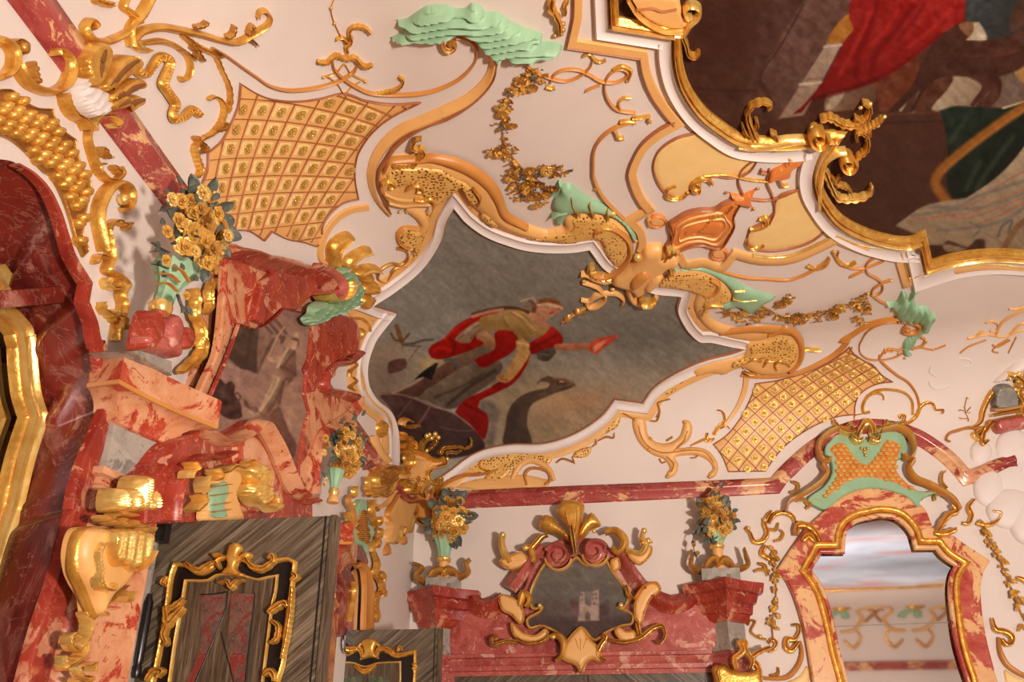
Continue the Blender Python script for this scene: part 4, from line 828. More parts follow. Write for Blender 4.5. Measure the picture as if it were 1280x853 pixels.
    for s in ((405, 300), (540, 548), (615, 555), (597, 345), (575, 400), (465, 300)): T.add('bud', knob((640+s[0]/4, s[1]/4), 2, lift=1), GOLD)
    T.done()
    T = Thing('stucco_tendril', 'gilt curved line with forked leaf, running down to the left horn of flowers', 'ornament')
    S1(T, 'stem', t(2, 0, '620,600 560,615 500,640 440,690 410,750 405,852')+t(2, 1, '405,20 430,90 470,150 520,200 560,240'), [1.4, 1.6, 2, 2.2, 2.2, 1.8, 1.6], .04, OCHRED)
    for s, w in (('600,585 650,580 690,572', 1.2), ('690,570 680,590 695,605', 1.2), ('505,635 520,660 530,685 560,685', 2), ('540,605 580,600 620,605', 2)): S1(T, 'leaf', t(2, 0, s), w, .04)
    for s in ((490, 200), (420, 85)): T.add('boss', knob((640+s[0]/4, 213+s[1]/4), 3, lift=.8), GOLD)
    T.done()
    T = Thing('stucco_tendril', 'thin looped gilt line between the right cream panel and the right green horn', 'ornament')
    for s, w in (('-250,500 -100,535 0,540 100,545 180,520 250,480 290,450 305,430', 1.3), ('200,475 240,490 290,470 305,435', 2.4), ('340,430 360,460 400,475 440,455', 2.4), ('320,400 340,430 355,400', 1.2), ('360,460 420,485 480,485 540,465 580,445 570,435 530,435 490,470 500,510 550,540 575,575 560,610 520,620 525,590 570,560 610,545', 1.), ('520,620 560,650 600,670', .9), ('410,530 440,515 475,500', 1.2)): S1(T, 'stem', t(3, 1, s), w, .03, OCHRED if w < 1.4 else GOLD)
    for s in ((330, 400), (585, 440), (615, 545), (200, 475), (500, 610)): T.add('bud', knob((960+s[0]/4, 213+s[1]/4), 2.2, lift=1), GOLD)
    T.done()
    T = Thing('stucco_tendril', 'loose gilt fern tendrils on the white ceiling near the right edge of the picture', 'ornament')
    for s, w in (('1205,690 1240,690 1280,680 1340,670', .7), ('1090,760 1120,750 1150,770 1140,800 1110,800', .9), ('1000,840 1040,830 1060,810 1080,800', 1.6), ('1020,835 1100,820 1180,830 1260,800 1330,790', 1.1), ('1140,820 1170,760 1230,720 1300,690', 1.6), ('1200,830 1260,770 1320,760', 1.4)): S1(T, 'stem', t(3, 1, s), w, .025, OCHRE)
    for s, w in (('190,60 160,50 190,20 240,-10', .8), ('240,60 280,-20', .8), ('0,60 40,30 130,-5', .9), ('160,20 185,30 250,-5', 1.2)): S1(T, 'stem', zz(1200, 426, 3.9875, s), w, .02, OCHRED)
    T.done()
# ---------------------------------------------------------------- keystone, cartouche, shells, horns, sprays
def lobe_ridge(k, amp, cx, cy):
    return lambda V, u: amp*np.cos(np.arctan2(V[:, 1]-cy, V[:, 0]-cx)*k)*np.clip(u*1.5, 0, 1)
def keystone():
    T = Thing('stucco_keystone', 'ochre and gilt bracket of rolled scrolls at the top corner of the framed ceiling painting', 'ornament')
    T.add('block', puff(Dz('860,560! 930,480 960,440 1020,425 1090,430 1100,480 1190,480 1215,520 1200,560 1120,590 1040,680 960,760 900,790 850,740 780,720 720,690 740,640 800,600'), .13, 8, 2.), OCHRE)
    T.add('roll', puff(Dz('850,640 900,580 960,560 1000,590 960,640 900,690 860,700'), .09, 8, 2, lift=.1), OCHRED); T.add('roll', puff(Dz('980,640 1050,590 1090,610 1060,660 990,720 950,700'), .08, 8, 2, lift=.1), OCHRE)
    S1(T, 'leaf', Dz('500,640 540,640 600,670 680,690 720,680'), [2.5, 4.5, 5, 3], .10, OCHRE); S1(T, 'leaf', Dz('720,650 650,650 590,640 560,610 560,580 600,575'), [4, 4, 3.4, 2.8, 1.6], .12, GOLDB)
    S1(T, 'leaf', Dz('510,700 560,715 620,740 660,780'), [2.2, 3, 3, 2], .08, OCHRE); S1(T, 'loop', Dz('500,830 560,840 600,800 680,785 760,790 810,830 800,860'), [2, 3.2, 3, 3, 3, 2], .07, OCHRE); S1(T, 'loop', Dz('680,790 670,830 620,870 560,880 540,850'), [2.4, 2.6, 2.6, 2], .07, OCHRE)
    S1(T, 'scroll', Dz('860,700 850,760 880,830 950,850 1020,830 1050,800 1030,780'), [5, 5.5, 5, 4.4, 3.6, 2.4], .11, OCHRE); S1(T, 'scroll', Dz('960,780 930,800 950,830 1010,825 1040,795'), [1.5, 2, 2, 1.6], .15, GOLDB)
    S1(T, 'bound_leaf', Dz('860,640 930,590 1000,540 1080,500 1160,450 1210,440'), [2, 3, 3.6, 5, 5, 2.4], .17, GOLDD); S1(T, 'leaf_tip', Dz('1120,430 1160,425 1210,455'), [2, 3, 2], .18, GOLDB); S1(T, 'leaf_tip', Dz('1060,520 1020,500 1000,510'), [2.5, 3, 2], .15, GOLDD); S1(T, 'leaf_tip', Dz('1130,550 1140,590 1170,600'), [2, 2.6, 2], .14, GOLDD)
    for s in ((910, 500, 6), (945, 515, 4), (730, 190, 4.5), (820, 640, 5), (740, 690, 4), (730, 745, 3.4), (1140, 590, 4), (1090, 660, 3), (580, 580, 3), (600, 625, 3), (520, 690, 3), (1040, 800, 3.4), (900, 400, 2.6)): T.add('boss', knob((640+s[0]/5.804, 230+s[1]/5.804), s[2], lift=1.1), GOLDB if s[2] > 3 else GOLD)
    for tr in ("745,240 770,225 800,225 830,215 850,240 855,265 820,262 790,270 760,275 745,262", "670,290 700,275 735,280 740,300 710,330 680,335 665,315"): T.add("drop", puff(P3(tr), .05, 2.5, 2), GOLDD)
    S1(T, 'drop_stem', P3('650,345 665,320 740,270 830,215 880,180 920,130 1000,100 1080,95'), [.8, 1, 1.4, 1.2, 2.2], .05, OCHRE); T.done()
    T = Thing('stucco_cartouche', 'burnt-orange shield cartouche with lattice centre and small crown on the ceiling', 'cartouche')
    T.add('shield', puff(t(2, 1, '770,370 800,330 785,260 810,240 870,205 940,188 1010,185 1060,155 1110,140 1140,150 1120,190 1105,230 1112,260 1090,310 1040,375 960,360 890,370 820,395 790,395'), .05, 4, 2.2), ORANGE)
    T.add('band', sweep(t(2, 1, '800,355 815,300 820,265 880,225 960,205 1050,195 1070,225 1090,255 1070,300 1020,350 950,335 880,340 820,365'), 1.8, .065, closed=True), OCHRE); T.add('band', sweep(t(2, 1, '835,330 850,270 900,245 1000,225 1055,225 1065,260 1040,300 1010,325 940,312 880,318'), 1.2, .065, closed=True), CREAM)
    T.add('centre', puff(t(2, 1, '855,315 870,275 920,250 1000,240 1045,245 1050,270 1020,305 940,295 880,300'), .015, 2, 2.5, lift=.05), ORANGE)
    for c in ((875, 300), (910, 300), (905, 275), (940, 285), (985, 290), (1010, 285), (930, 255), (975, 250), (1015, 250), (870, 280)): T.add('lattice_boss', knob((640+c[0]/4, 213+c[1]/4), 2.0, lift=2.3), OCHRE)
    T.add('rim', sweep(t(2, 1, '770,370 800,330 785,260 810,240 870,205 940,188 1010,185 1060,155 1110,140 1140,150 1120,190 1105,230 1112,260 1090,310 1040,375 960,360 890,370 820,395 790,395'), 1.2, .06, closed=True), BROWN)
    S1(T, 'spray', t(2, 1, '925,285 960,260 1000,215 1060,195 1100,155'), [1.4, 2.2, 3, 2.4, 1.6], .1, GOLD)
    T.add('crown', puff(t(2, 1, '1070,105! 1100,112 1150,118 1180,105 1228,85! 1205,120 1195,160 1205,188! 1175,172 1140,165 1100,150 1095,125'), .06, 4, 2), ORANGE)
    for c in ((1070, 105), (1230, 84), (1207, 188), (1150, 118)): T.add('crown_ball', knob((640+c[0]/4, 213+c[1]/4), 2, lift=1.2), BROWN)
    for cx, cy in ((725, 245), (1035, 408)): T.add('roundel', puff([(640+(cx+a)/4, 213+(cy+b)/4, False) for a, b in ((-40, 0), (-20, -26), (20, -26), (46, 0), (20, 26), (-20, 26))], .04, 3, 2), OCHRE); T.add('roundel_ring', sweep([(640+(cx+40*math.cos(a))/4, 213+(cy+26*math.sin(a))/4, False) for a in np.linspace(0, 6.28, 14)[:-1]], 1.3, .05, closed=True), ORANGE)
    S1(T, 'roundel_leaf', t(2, 1, '690,270 680,240 700,225'), [1, 2.4, 1], .05, OCHRE); S1(T, 'roundel_leaf', t(2, 1, '1060,390 1070,420 1050,440'), [1, 2.4, 1], .05, BROWN)
    S1(T, 'edge_line', t(2, 1, '770,250 790,290 785,340 770,365'), 1.3, .03, BROWN); S1(T, 'edge_line', t(2, 1, '850,388 920,375 980,375 1020,385'), 1.3, .03, BROWN); T.done()
    T = Thing('stucco_tendril', 'fine gilt loops and small orange plume between the crown and dark painting', 'ornament')
    S1(T, 'stem', Mz('20,720 40,720 45,700 20,690 15,720 30,680 60,672 90,685'), [2, 2, 1.5], .04, GOLD); S1(T, 'stem', Mz('60,665 150,662 230,680 310,688'), 1., .03, GOLD); S1(T, 'stem', Mz('275,592 230,620 200,650 192,690 210,740'), 1.2, .03, BROWN)
    S1(T, 'stem', Mz('240,755 300,760 360,745 430,713'), 1.2, .03, BROWN); S1(T, 'stem', Mz('310,640 300,690 320,740 330,800 310,850'), 1.3, .03, BROWN)
    T.add('plume', puff(Mz('305,690 315,650 360,625 400,595 440,600 430,620 400,640 385,670 340,680'), .05, 3, 2), ORANGE); S1(T, 'plume_leaf', Mz('380,595 420,610 450,590'), [2, 3, 1.4], .07, GOLD); S1(T, 'plume_leaf', Mz('345,670 360,700 380,700'), 1.3, .05, GOLD); S1(T, 'plume_leaf', Mz('300,655 275,650 280,640'), 1.3, .04, BROWN)
    S1(T, 'curl', Mz('275,830 300,825 300,850 280,855'), [2, 2.4, 1.6], .05, GOLD)
    for c in ((145, 730), (265, 712), (250, 790), (400, 605), (455, 592), (430, 635)): T.add('bud', knob((860+c[0]/3.0476, c[1]/3.0476), 1.8, lift=1.2), GOLD)
    T.done()
    T = Thing('stucco_scroll', 'gilt C-scroll under the left cream panel', 'ornament')
    S1(T, 'stem', t(2, 1, '820,70 780,85 770,120 800,135 850,130 870,115'), [1.5, 2, 3, 3, 1.6], .05); S1(T, 'stem', t(2, 1, '1005,60 980,35 930,40 900,60 905,90 930,100 940,85'), [1.2, 2, 2.4, 2.6, 1.6], .05); T.add('boss', knob((640+878/4, 213+103/4), 2.4, lift=1), GOLD); T.done()
    T = Thing('stucco_scroll', 'gilt C-scroll at the lower left of the right cream panel', 'ornament')
    S1(T, 'stem', t(2, 1, '1235,235 1265,240 1260,270 1220,285 1190,290'), [1.4, 2, 2.4, 2.4], .05); S1(T, 'stem', t(2, 1, '1180,330 1170,360 1190,385 1240,380 1260,365'), [1.4, 2, 3, 1.6], .05); T.done()
def frame_ornaments():
    def scr(tr, cx, cy, r, T, w): 
        S1(T, 'scroll', tr, w, .13, GOLDB); T.add('volute', join(sweep(spiral(cx, cy, r, r*.25, 0, 560, 30), [3.2, 3, 2.4, 1.6], .15), knob((cx, cy), r*.32, lift=2.)), GOLD)
    T = Thing('gilt_acanthus', 'gilded acanthus scroll climbing the left side of the dark painting’s corner', 'ornament', 'corner acanthus of the dark painting')
    scr(Mz('190,540 230,545 300,540 380,525 450,520 500,525'), 1021, 162, 13, T, [3, 6, 7, 6.4, 5, 3]); S1(T, 'leaf', Mz('260,530 240,480 225,430 240,390 285,375 315,385 300,400'), [6, 6, 4.4, 3.6, 3, 2], .1); S1(T, 'leaf', Mz('500,440 540,435 590,460 640,460 680,430 690,390 660,375'), [3, 5, 4.6, 4.4, 4, 3.6, 2.2], .11)
    for s in ('205,460 215,490 240,510', '310,490 330,500 340,520', '330,560 320,545 300,540', '630,430 650,445 665,440', '255,560 240,545 200,535', '255,440 262,460 250,480'): S1(T, 'leaf_tip', Mz(s), [2, 3, 2], .1, GOLDD)
    for c in ((690, 382), (655, 395), (310, 395), (470, 470)): T.add('boss', knob((860+c[0]/3.0476, c[1]/3.0476), 3.2, lift=1.8), GOLDB)
    T.done()
    T = Thing('gilt_acanthus', 'gilded acanthus scroll descending below the point of the dark painting’s corner', 'ornament', 'corner acanthus of the dark painting')
    scr(Mz('500,780 500,720 505,660 520,600 560,570 600,560'), 1058, 194, 11, T, [3, 5, 6, 6, 5, 3]); S1(T, 'leaf', Mz('520,640 545,700 570,740 620,745 670,735 700,705 690,695'), [6, 5.4, 4.6, 4.4, 3.6, 2], .11, GOLDB); S1(T, 'leaf', Mz('640,590 680,550 675,500 640,490 640,520'), [3, 4, 3.6, 2.4], .1); S1(T, 'leaf', Mz('650,490 700,465 740,435'), [3, 3.2, 2.2], .1)
    for s in ('545,660 560,680 575,660', '560,690 600,700 620,720', '495,690 500,740 510,790', '660,480 690,490 680,510'): S1(T, 'leaf_tip', Mz(s), [2, 3, 2], .1, GOLDD)
    for c in ((745, 432), (720, 465), (695, 700), (600, 600)): T.add('boss', knob((860+c[0]/3.0476, c[1]/3.0476), 3, lift=1.8), GOLDB)
    T.done()
    T = Thing('gilt_scroll', 'gilded S-scroll and ochre shell on the upper left corner of the dark painting’s frame', 'ornament')
    S1(T, 'scroll', t(2, 0, '810,150 850,150 890,100 930,60 930,20 890,5 860,30 870,65 900,60'), [4, 5.4, 5, 4.4, 4, 3, 2], .12, GOLDB); S1(T, 'scroll', t(2, 0, '850,160 870,210 880,250 910,265 935,240'), [4, 4, 3.4, 2.4], .1)
    T.add('shell', puff(t(2, 0, '590,-40 620,30 680,85 760,120 850,125 880,100 850,40 820,-40'), .06, 5, 3), OCHRE); S1(T, 'shell_edge', t(2, 0, '575,-30 620,40 690,95 760,125 850,125'), 2, .1, GOLDB); S1(T, 'shell_fold', t(2, 0, '620,20 700,10 750,25 820,15'), 1.4, .08, BROWN); T.done()
    T = Thing('gilt_leaf', 'small gilded hanging leaf at the top edge, beside the ochre band', 'ornament')
    S1(T, 'leaf', t(2, 0, '200,-20 195,20 215,60 235,100 240,160'), [6, 6, 5, 4, 2.4], .08, GOLD); S1(T, 'leaf', t(2, 0, '280,-10 265,20 270,50 265,65'), [3, 3.4, 2, 1.6], .06, GOLD); S1(T, 'leaf_tip', t(2, 0, '180,30 200,45 210,40'), 2, .07, GOLDD)
    for c in ((255, 110), (235, 130), (255, 140), (215, 170), (245, 160)): T.add('boss', knob((640+c[0]/4, c[1]/4), 3.2, lift=1), GOLDD)
    T.done()
def spray(label, paths, n, size, name='flower_spray', lift=.02, wid=5, heads=(), slate=0, pl='S'):
    T = Thing(name, label, 'flowers'); r = random.Random(len(label)); st = []
    for tr in paths: st.append(sweep(tr, .6, .02, pl=pl))
    T.add('stem', join(*st), GOLDD)
    pts = np.concatenate([cr(tr, 1.)[0] for tr in paths])
    for k in range(n):
        c = pts[r.randrange(len(pts))]; a = r.uniform(0, 6.28); d = abs(r.gauss(0, .7))*wid; px = (c[0]+d*math.cos(a), c[1]+d*math.sin(a)); s = size*r.uniform(.7, 1.3)
        m = MESH['sleaf'] if r.random() < slate else MESH['gleaf']
        T.inst('leaf', m, px_matrix(px, s, pl, lift+r.uniform(0, .02), 0, (r.uniform(-.4, .4), r.uniform(-.4, .4), r.uniform(-.4, .4)), (px[0]+math.cos(a), px[1]+math.sin(a))))
    for (x, y, s) in heads: T.inst('flower', MESH[('rose', 'bud', 'daisy')[r.randrange(3)]], px_matrix((x, y), s, pl, lift+.02, r.uniform(0, 6), (r.uniform(-.3, .3), r.uniform(-.3, .3), r.uniform(-.3, .3))))
    T.done()
def horns():
    T = Thing('cornucopia', 'sea-green stucco horn with gilt rings, on the left creature’s shoulder below the looping line', 'ornament', 'sea-green horns of plenty')
    T.add('horn', puff(Dz('350,0! 420,-10 470,30 560,90 650,130 720,170 770,210 830,260 870,310 895,345 905,400 870,400 850,350 800,280 740,235 640,205 540,198 450,200 400,222 375,265 335,290 305,250 320,195 290,150 300,100 340,50'), .09, 14, 2.2), GREEN)
    for s in ('430,50 440,110 490,190', '560,105 570,140 595,200', '690,160 695,200 700,220'): S1(T, 'ring', Dz(s), 1.3, .105, GOLD)
    S1(T, 'lip', Dz('290,210 330,180 400,160'), 1.4, .1, GREEN); S1(T, 'lip', Dz('300,50 330,20 350,-30'), 2.2, .09, GREEN); T.done()
    T = Thing('cornucopia', 'sea-green stucco horn with thin gilt rings, above the right creature', 'ornament', 'sea-green horns of plenty')
    T.add('horn', puff(t(2, 1, '770,512 840,487 950,476 1040,500 1110,543 1200,590 1290,618 1322,632! 1265,662 1190,712 1130,682 1060,690 1035,660 1095,642 1090,595 1040,545 950,500 850,500'), .07, 10, 2.2), GREEN)
    for s in ('1110,580 1160,580', '1100,620 1150,630 1220,625'): S1(T, 'ring', t(2, 1, s), .8, .08, GOLD)
    T.done()
    spray('gilt flower spray climbing from the left green horn toward the green leaf', [q('690,240 668,226 650,206 634,186 628,160 632,132 645,106 668,100'), q('672,250 660,225 680,208 705,212'), q('652,250 645,225 632,212'), q('634,186 615,185'), q('650,206 640,215'), q('655,105 665,88 680,95')], 230, 7.5, wid=4.5,
          heads=[(661, 208, 9.8), (672, 222, 10.6), (690, 228, 9.8), (680, 240, 9.8), (665, 240, 8.1), (655, 228, 8.1), (695, 212, 8.1), (683, 210, 8.1), (628, 138, 8.1), (640, 152, 8.1), (632, 188, 8.1), (666, 104, 7.3), (640, 108, 6.5), (622, 190, 6.5), (625, 130, 7.3), (671, 253, 8.1)], slate=.06)
    spray('gilt flower spray trailing from the right green horn toward the smaller green leaf', [q('930,385 955,384 975,394 997,394 1020,390 1045,386 1065,378 1085,372'), q('968,380 985,372 994,372'), q('1072,382 1090,382'), q('1020,392 1022,400'), q('1070,395 1080,400'), q('905,388 935,396 960,394'), q('1075,372 1082,366')], 190, 6, wid=3.2,
          heads=[(976, 378, 7.3), (983, 374, 6.5), (992, 395, 8.1), (1000, 398, 8.1), (997, 391, 7.3), (1045, 384, 8.1), (1050, 379, 6.5), (1042, 391, 6.5), (1076, 380, 6.5), (1083, 382, 5.5), (1072, 396, 5.5), (912, 387, 5.9), (930, 388, 6.5), (950, 385, 6.5), (945, 394, 5.9)], slate=.03)
def corner_shell():
    T = Thing('stucco_shell_cartouche', 'large ochre and gilt shield with shells in the room corner, under the framed ceiling painting', 'cartouche')
    T.add('shield', puff(Ez('520,380 600,410 700,440 830,470 860,500 800,560 720,600 700,680 640,720 540,700 470,640 490,560 545,520'), .08, 6, 2.), OCHRE)
    T.add('face', puff(Ez('555,475 640,470 740,500 700,560 690,620 720,650 640,660 560,640 490,600 540,560'), .05, 5, 2, lift=.07), OCHRE)
    S1(T, 'rim', Ez('500,370 560,400 660,430 740,480 800,490 850,470'), [4, 6, 6, 5, 4], .2, GOLD); S1(T, 'scroll', Ez('850,470 870,520 800,540 740,560 700,610 720,660 790,680 820,650 800,630'), [3, 4, 4, 4.4, 4, 3, 2], .2, GOLDB); S1(T, 'scroll', Ez('520,400 550,470 555,530 520,580 480,590'), [3, 4, 4, 3], .2, GOLD)
    S1(T, 'leaf', Ez('480,320 520,290 570,330 590,370 540,390 500,360 520,340'), [3, 4, 4.6, 4, 3, 2], .16, GOLD); S1(T, 'leaf', Ez('500,250 520,300 560,330'), [2.6, 3.4, 2.4], .14, GOLD); S1(T, 'hook', Ez('500,200 510,165 545,148 575,165'), [2, 2.4, 1.6], .1, OCHRED); S1(T, 'leaf', Ez('520,200 580,215 660,200'), [3, 3.4, 2], .06, GOLDD)
    S1(T, 'finial', Ez('660,420 670,360 700,320 760,300 790,330 750,380 700,410'), [2, 2.6, 3, 3, 2.4, 2], .12, GOLDD); S1(T, 'leaf', Ez('820,440 850,390 920,380 1000,380 1040,400'), [4, 4, 3.4, 3, 2], .13, GOLD); S1(T, 'leaf', Ez('870,440 900,420 960,425 1010,400'), [3, 3.4, 3, 2], .1, GOLDD); S1(T, 'leaf', Ez('1040,390 1075,370 1085,330 1070,300'), [2.4, 2.6, 1.8, 1.4], .1, GOLD)
    for c in ((690, 280, 3.6), (720, 270, 3), (765, 265, 3.6), (740, 300, 3), (800, 295, 3.2), (700, 405, 2.8), (880, 480, 3.2), (500, 465, 3.4), (460, 560, 3.2)): T.add('boss', knob((420+c[0]/6.4, 500+c[1]/6.4), c[2], lift=2), GOLDB)
    T.add('shell', puff(Ez('260,600 310,545 390,530 440,545 470,580 460,640 400,700 350,760 300,790 275,720'), .12, 8, 2, ridge=lobe_ridge(20, .02, 492, 600)), GOLDD); S1(T, 'shell_rim', Ez('265,700 262,620 310,550 390,530 450,550 475,590'), 2, .14, GOLD)
    S1(T, 'leaf', Ez('470,640 520,680 540,740 600,720 580,640'), [3, 4.4, 4, 4, 2.6], .2, GOLD); S1(T, 'leaf', Ez('560,760 610,700 620,640 600,620'), [3, 4, 3.4, 2], .22, GOLD); S1(T, 'leaf', Ez('640,640 690,660 710,710 640,730 610,700'), [3, 4, 4, 3], .2, GOLDB); S1(T, 'leaf', Ez('500,700 480,660 540,640'), 3, .2, GOLD)
    S1(T, 'side_scroll', Ez('350,780 400,740 430,660 450,620'), [2, 3.4, 3.4, 2], .13, GOLDB); S1(T, 'leaf', Ez('770,700 800,650 820,680 800,700'), [2, 3, 2.4], .18, GOLD); T.done()
    # tasselled lambrequin below it
    T = Thing('lambrequin', 'ochre stucco drapery with gilt hem and two tassels hanging in the corner below the shield', 'ornament')
    T.add('cloth', puff(Fz('590,180 640,215 700,235 770,210 760,270 735,340 715,410 690,480 650,500 650,450 630,440 600,540 570,580 520,570 510,500 530,440 510,400 520,330 560,250'), .06, 5, 2), OCHRE)
    T.add('cloth', puff(Fz('450,290 520,230 570,140 590,80 640,150 590,180 540,260 480,300'), .06, 5, 2), OCHRE); T.add('cloth', puff(Fz('760,200 800,140 920,110 960,120 910,210 900,290 920,360 900,410 850,440 790,410 760,350 750,290'), .08, 8, 2), OCHRED)
    S1(T, 'hem', Fz('640,215 690,235 770,210'), 1.8, .09, GOLDB); S1(T, 'hem', Fz('770,215 760,280 735,340'), 1.4, .08, GOLD); S1(T, 'hem', Fz('575,580 610,530 630,445 655,445 655,490 690,490 715,410 730,360'), [1.8, 2.2, 2, 1.8], .08, GOLDB); S1(T, 'hem', Fz('530,400 520,330 560,250 600,185'), 1.2, .08, OCHRED); S1(T, 'hem', Fz('760,350 790,410 850,440 910,410'), 1.4, .1, GOLD); S1(T, 'hem', Fz('1290,20 1150,30 1030,70 950,130 905,200 895,280 920,350'), [1.6, 2, 2.4, 2, 1.6], .09, OCHRED)
    T.add('tassel', puff(Fz('520,580 540,580 552,665 500,665'), .05, 3, 2), OCHRED); T.add('tassel', puff(Fz('655,505 675,505 686,580 645,580'), .05, 3, 2), OCHRED); T.done()
    T = Thing('stucco_spandrel', 'ochre spandrel with pierced gold and gilt vine, right of the corner shield above the cornice', 'panel')
    T.add('ground', puff(Ez('850,690 930,690 1100,640 1290,610! 1500,600 1700,640! 1700,690 1300,718! 890,722!'), .02, 2, 3), OCHRE); T.add('pierced_ground', puff(Ez('1040,520 1120,470 1290,420! 1450,400 1560,430 1500,500 1400,560 1300,580! 1150,600 1080,580'), .03, 3, 2.4), DOTS); T.add('leaf', puff(Ez('940,610 1000,545 1050,590 1060,610'), .03, 3, 2.4), ORANGE)
    S1(T, 'vine', Ez('850,690 940,640 1040,610 1150,600 1240,580 1300,560'), [2, 2, 1.8, 1.6], .06, OCHRED); S1(T, 'curl', Ez('1200,490 1160,490 1150,540 1200,570 1240,570'), [1, 1.8, 1.6, 1], .06, GOLD); S1(T, 'arch', t(2, 2, '0,690 40,620 90,595 140,610 190,650 210,700'), [3, 5.4, 6, 5.4, 4, 3], .05, OCHRE); S1(T, 'arch_hook', t(2, 2, '165,715 190,700 180,660 140,640 90,640 65,670 75,720'), [1.5, 2, 2, 2, 1.4], .06, OCHRED)
    for c in ((100, 640), (80, 560)): pass
    T.done()
    T = Thing('stucco_band', 'ochre band and orange leaf left of the corner shield, beside the far flower basket', 'moulding')
    T.add('band', sweep(Ez('275,290 300,370 330,430 390,500'), [4, 6, 6.4, 6], .09), OCHRE); T.add('leaf', puff(Ez('330,390 405,360 405,470'), .03, 3, 2.4), ORANGE); T.add('leaf', puff(Ez('210,560 230,500 260,450 310,520 260,560'), .04, 3, 2.4), MDARK)
    T.add('crest', puff(Ez('330,300 320,200 350,150 390,190 390,260 370,300'), .07, 5, 2, ridge=lobe_ridge(14, .02, 475, 547)), GOLD); T.add('band', sweep(t(1, 2, '510,60 505,150 540,250 600,330 640,390 650,470 640,560'), [1.6, 4, 5, 6, 6, 4], .03, FLAT), OCHRE); T.done()
    T = Thing('stucco_band', 'ochre rocaille strip with gilt fretwork between the left marble frame and the ceiling painting', 'moulding')
    T.add('band', puff(t(1, 1, '460,730 560,720 600,740 575,790 540,840 500,860 450,860 450,790')+t(1, 2, '475,0 515,30 500,130 500,240 530,320 490,290 455,230 460,170 475,90')[1:], .02, 2, 2.5), OCHRE)
    for s in ('470,735 520,740 555,770 560,800', '455,800 500,790 530,800 520,830 480,850'): S1(T, 'fret', t(1, 1, s), [1.4, 2.4, 1.4], .05, GOLD)
    for s in ('490,60 470,90 490,120 460,150 455,180', '470,180 490,200 460,230 480,250', '490,270 480,300 500,310'): S1(T, 'fret', t(1, 2, s), [1.2, 1.8, 1.2], .05, GOLDD)
    T.done()
def feather_shell():
    T = Thing('stucco_feather_shell', 'gilt shell of six long lobes fanning out beside the marble volute, on the ceiling cove', 'ornament')
    for s in ('355,520 345,440 350,370 400,320 450,303 482,325 460,350 430,370 400,420 400,500', '420,480 440,430 490,395 540,375 575,390 550,415 500,430 470,480', '470,510 510,475 570,465 615,485 605,505 560,505 510,540', '500,540 560,510 580,520 550,555', '500,600 520,560 570,545 610,570 600,605 540,615', '500,640 530,612 585,625 580,645 540,690 500,680'):
        tr = t(1, 1, s); T.add('lobe', puff(tr, .10, 6, 2), GOLD); c = xy(tr).mean(0)
    S1(T, 'vein', t(1, 1, '380,480 385,400 450,325'), 1.4, .12, GOLDB); S1(T, 'vein', t(1, 1, '450,450 500,410 560,390'), 1.2, .12, GOLDB); S1(T, 'vein', t(1, 1, '500,500 560,480 605,490'), 1.2, .12, GOLDB); S1(T, 'vein', t(1, 1, '510,590 560,575 600,580'), 1.2, .12, GOLDB); T.done()
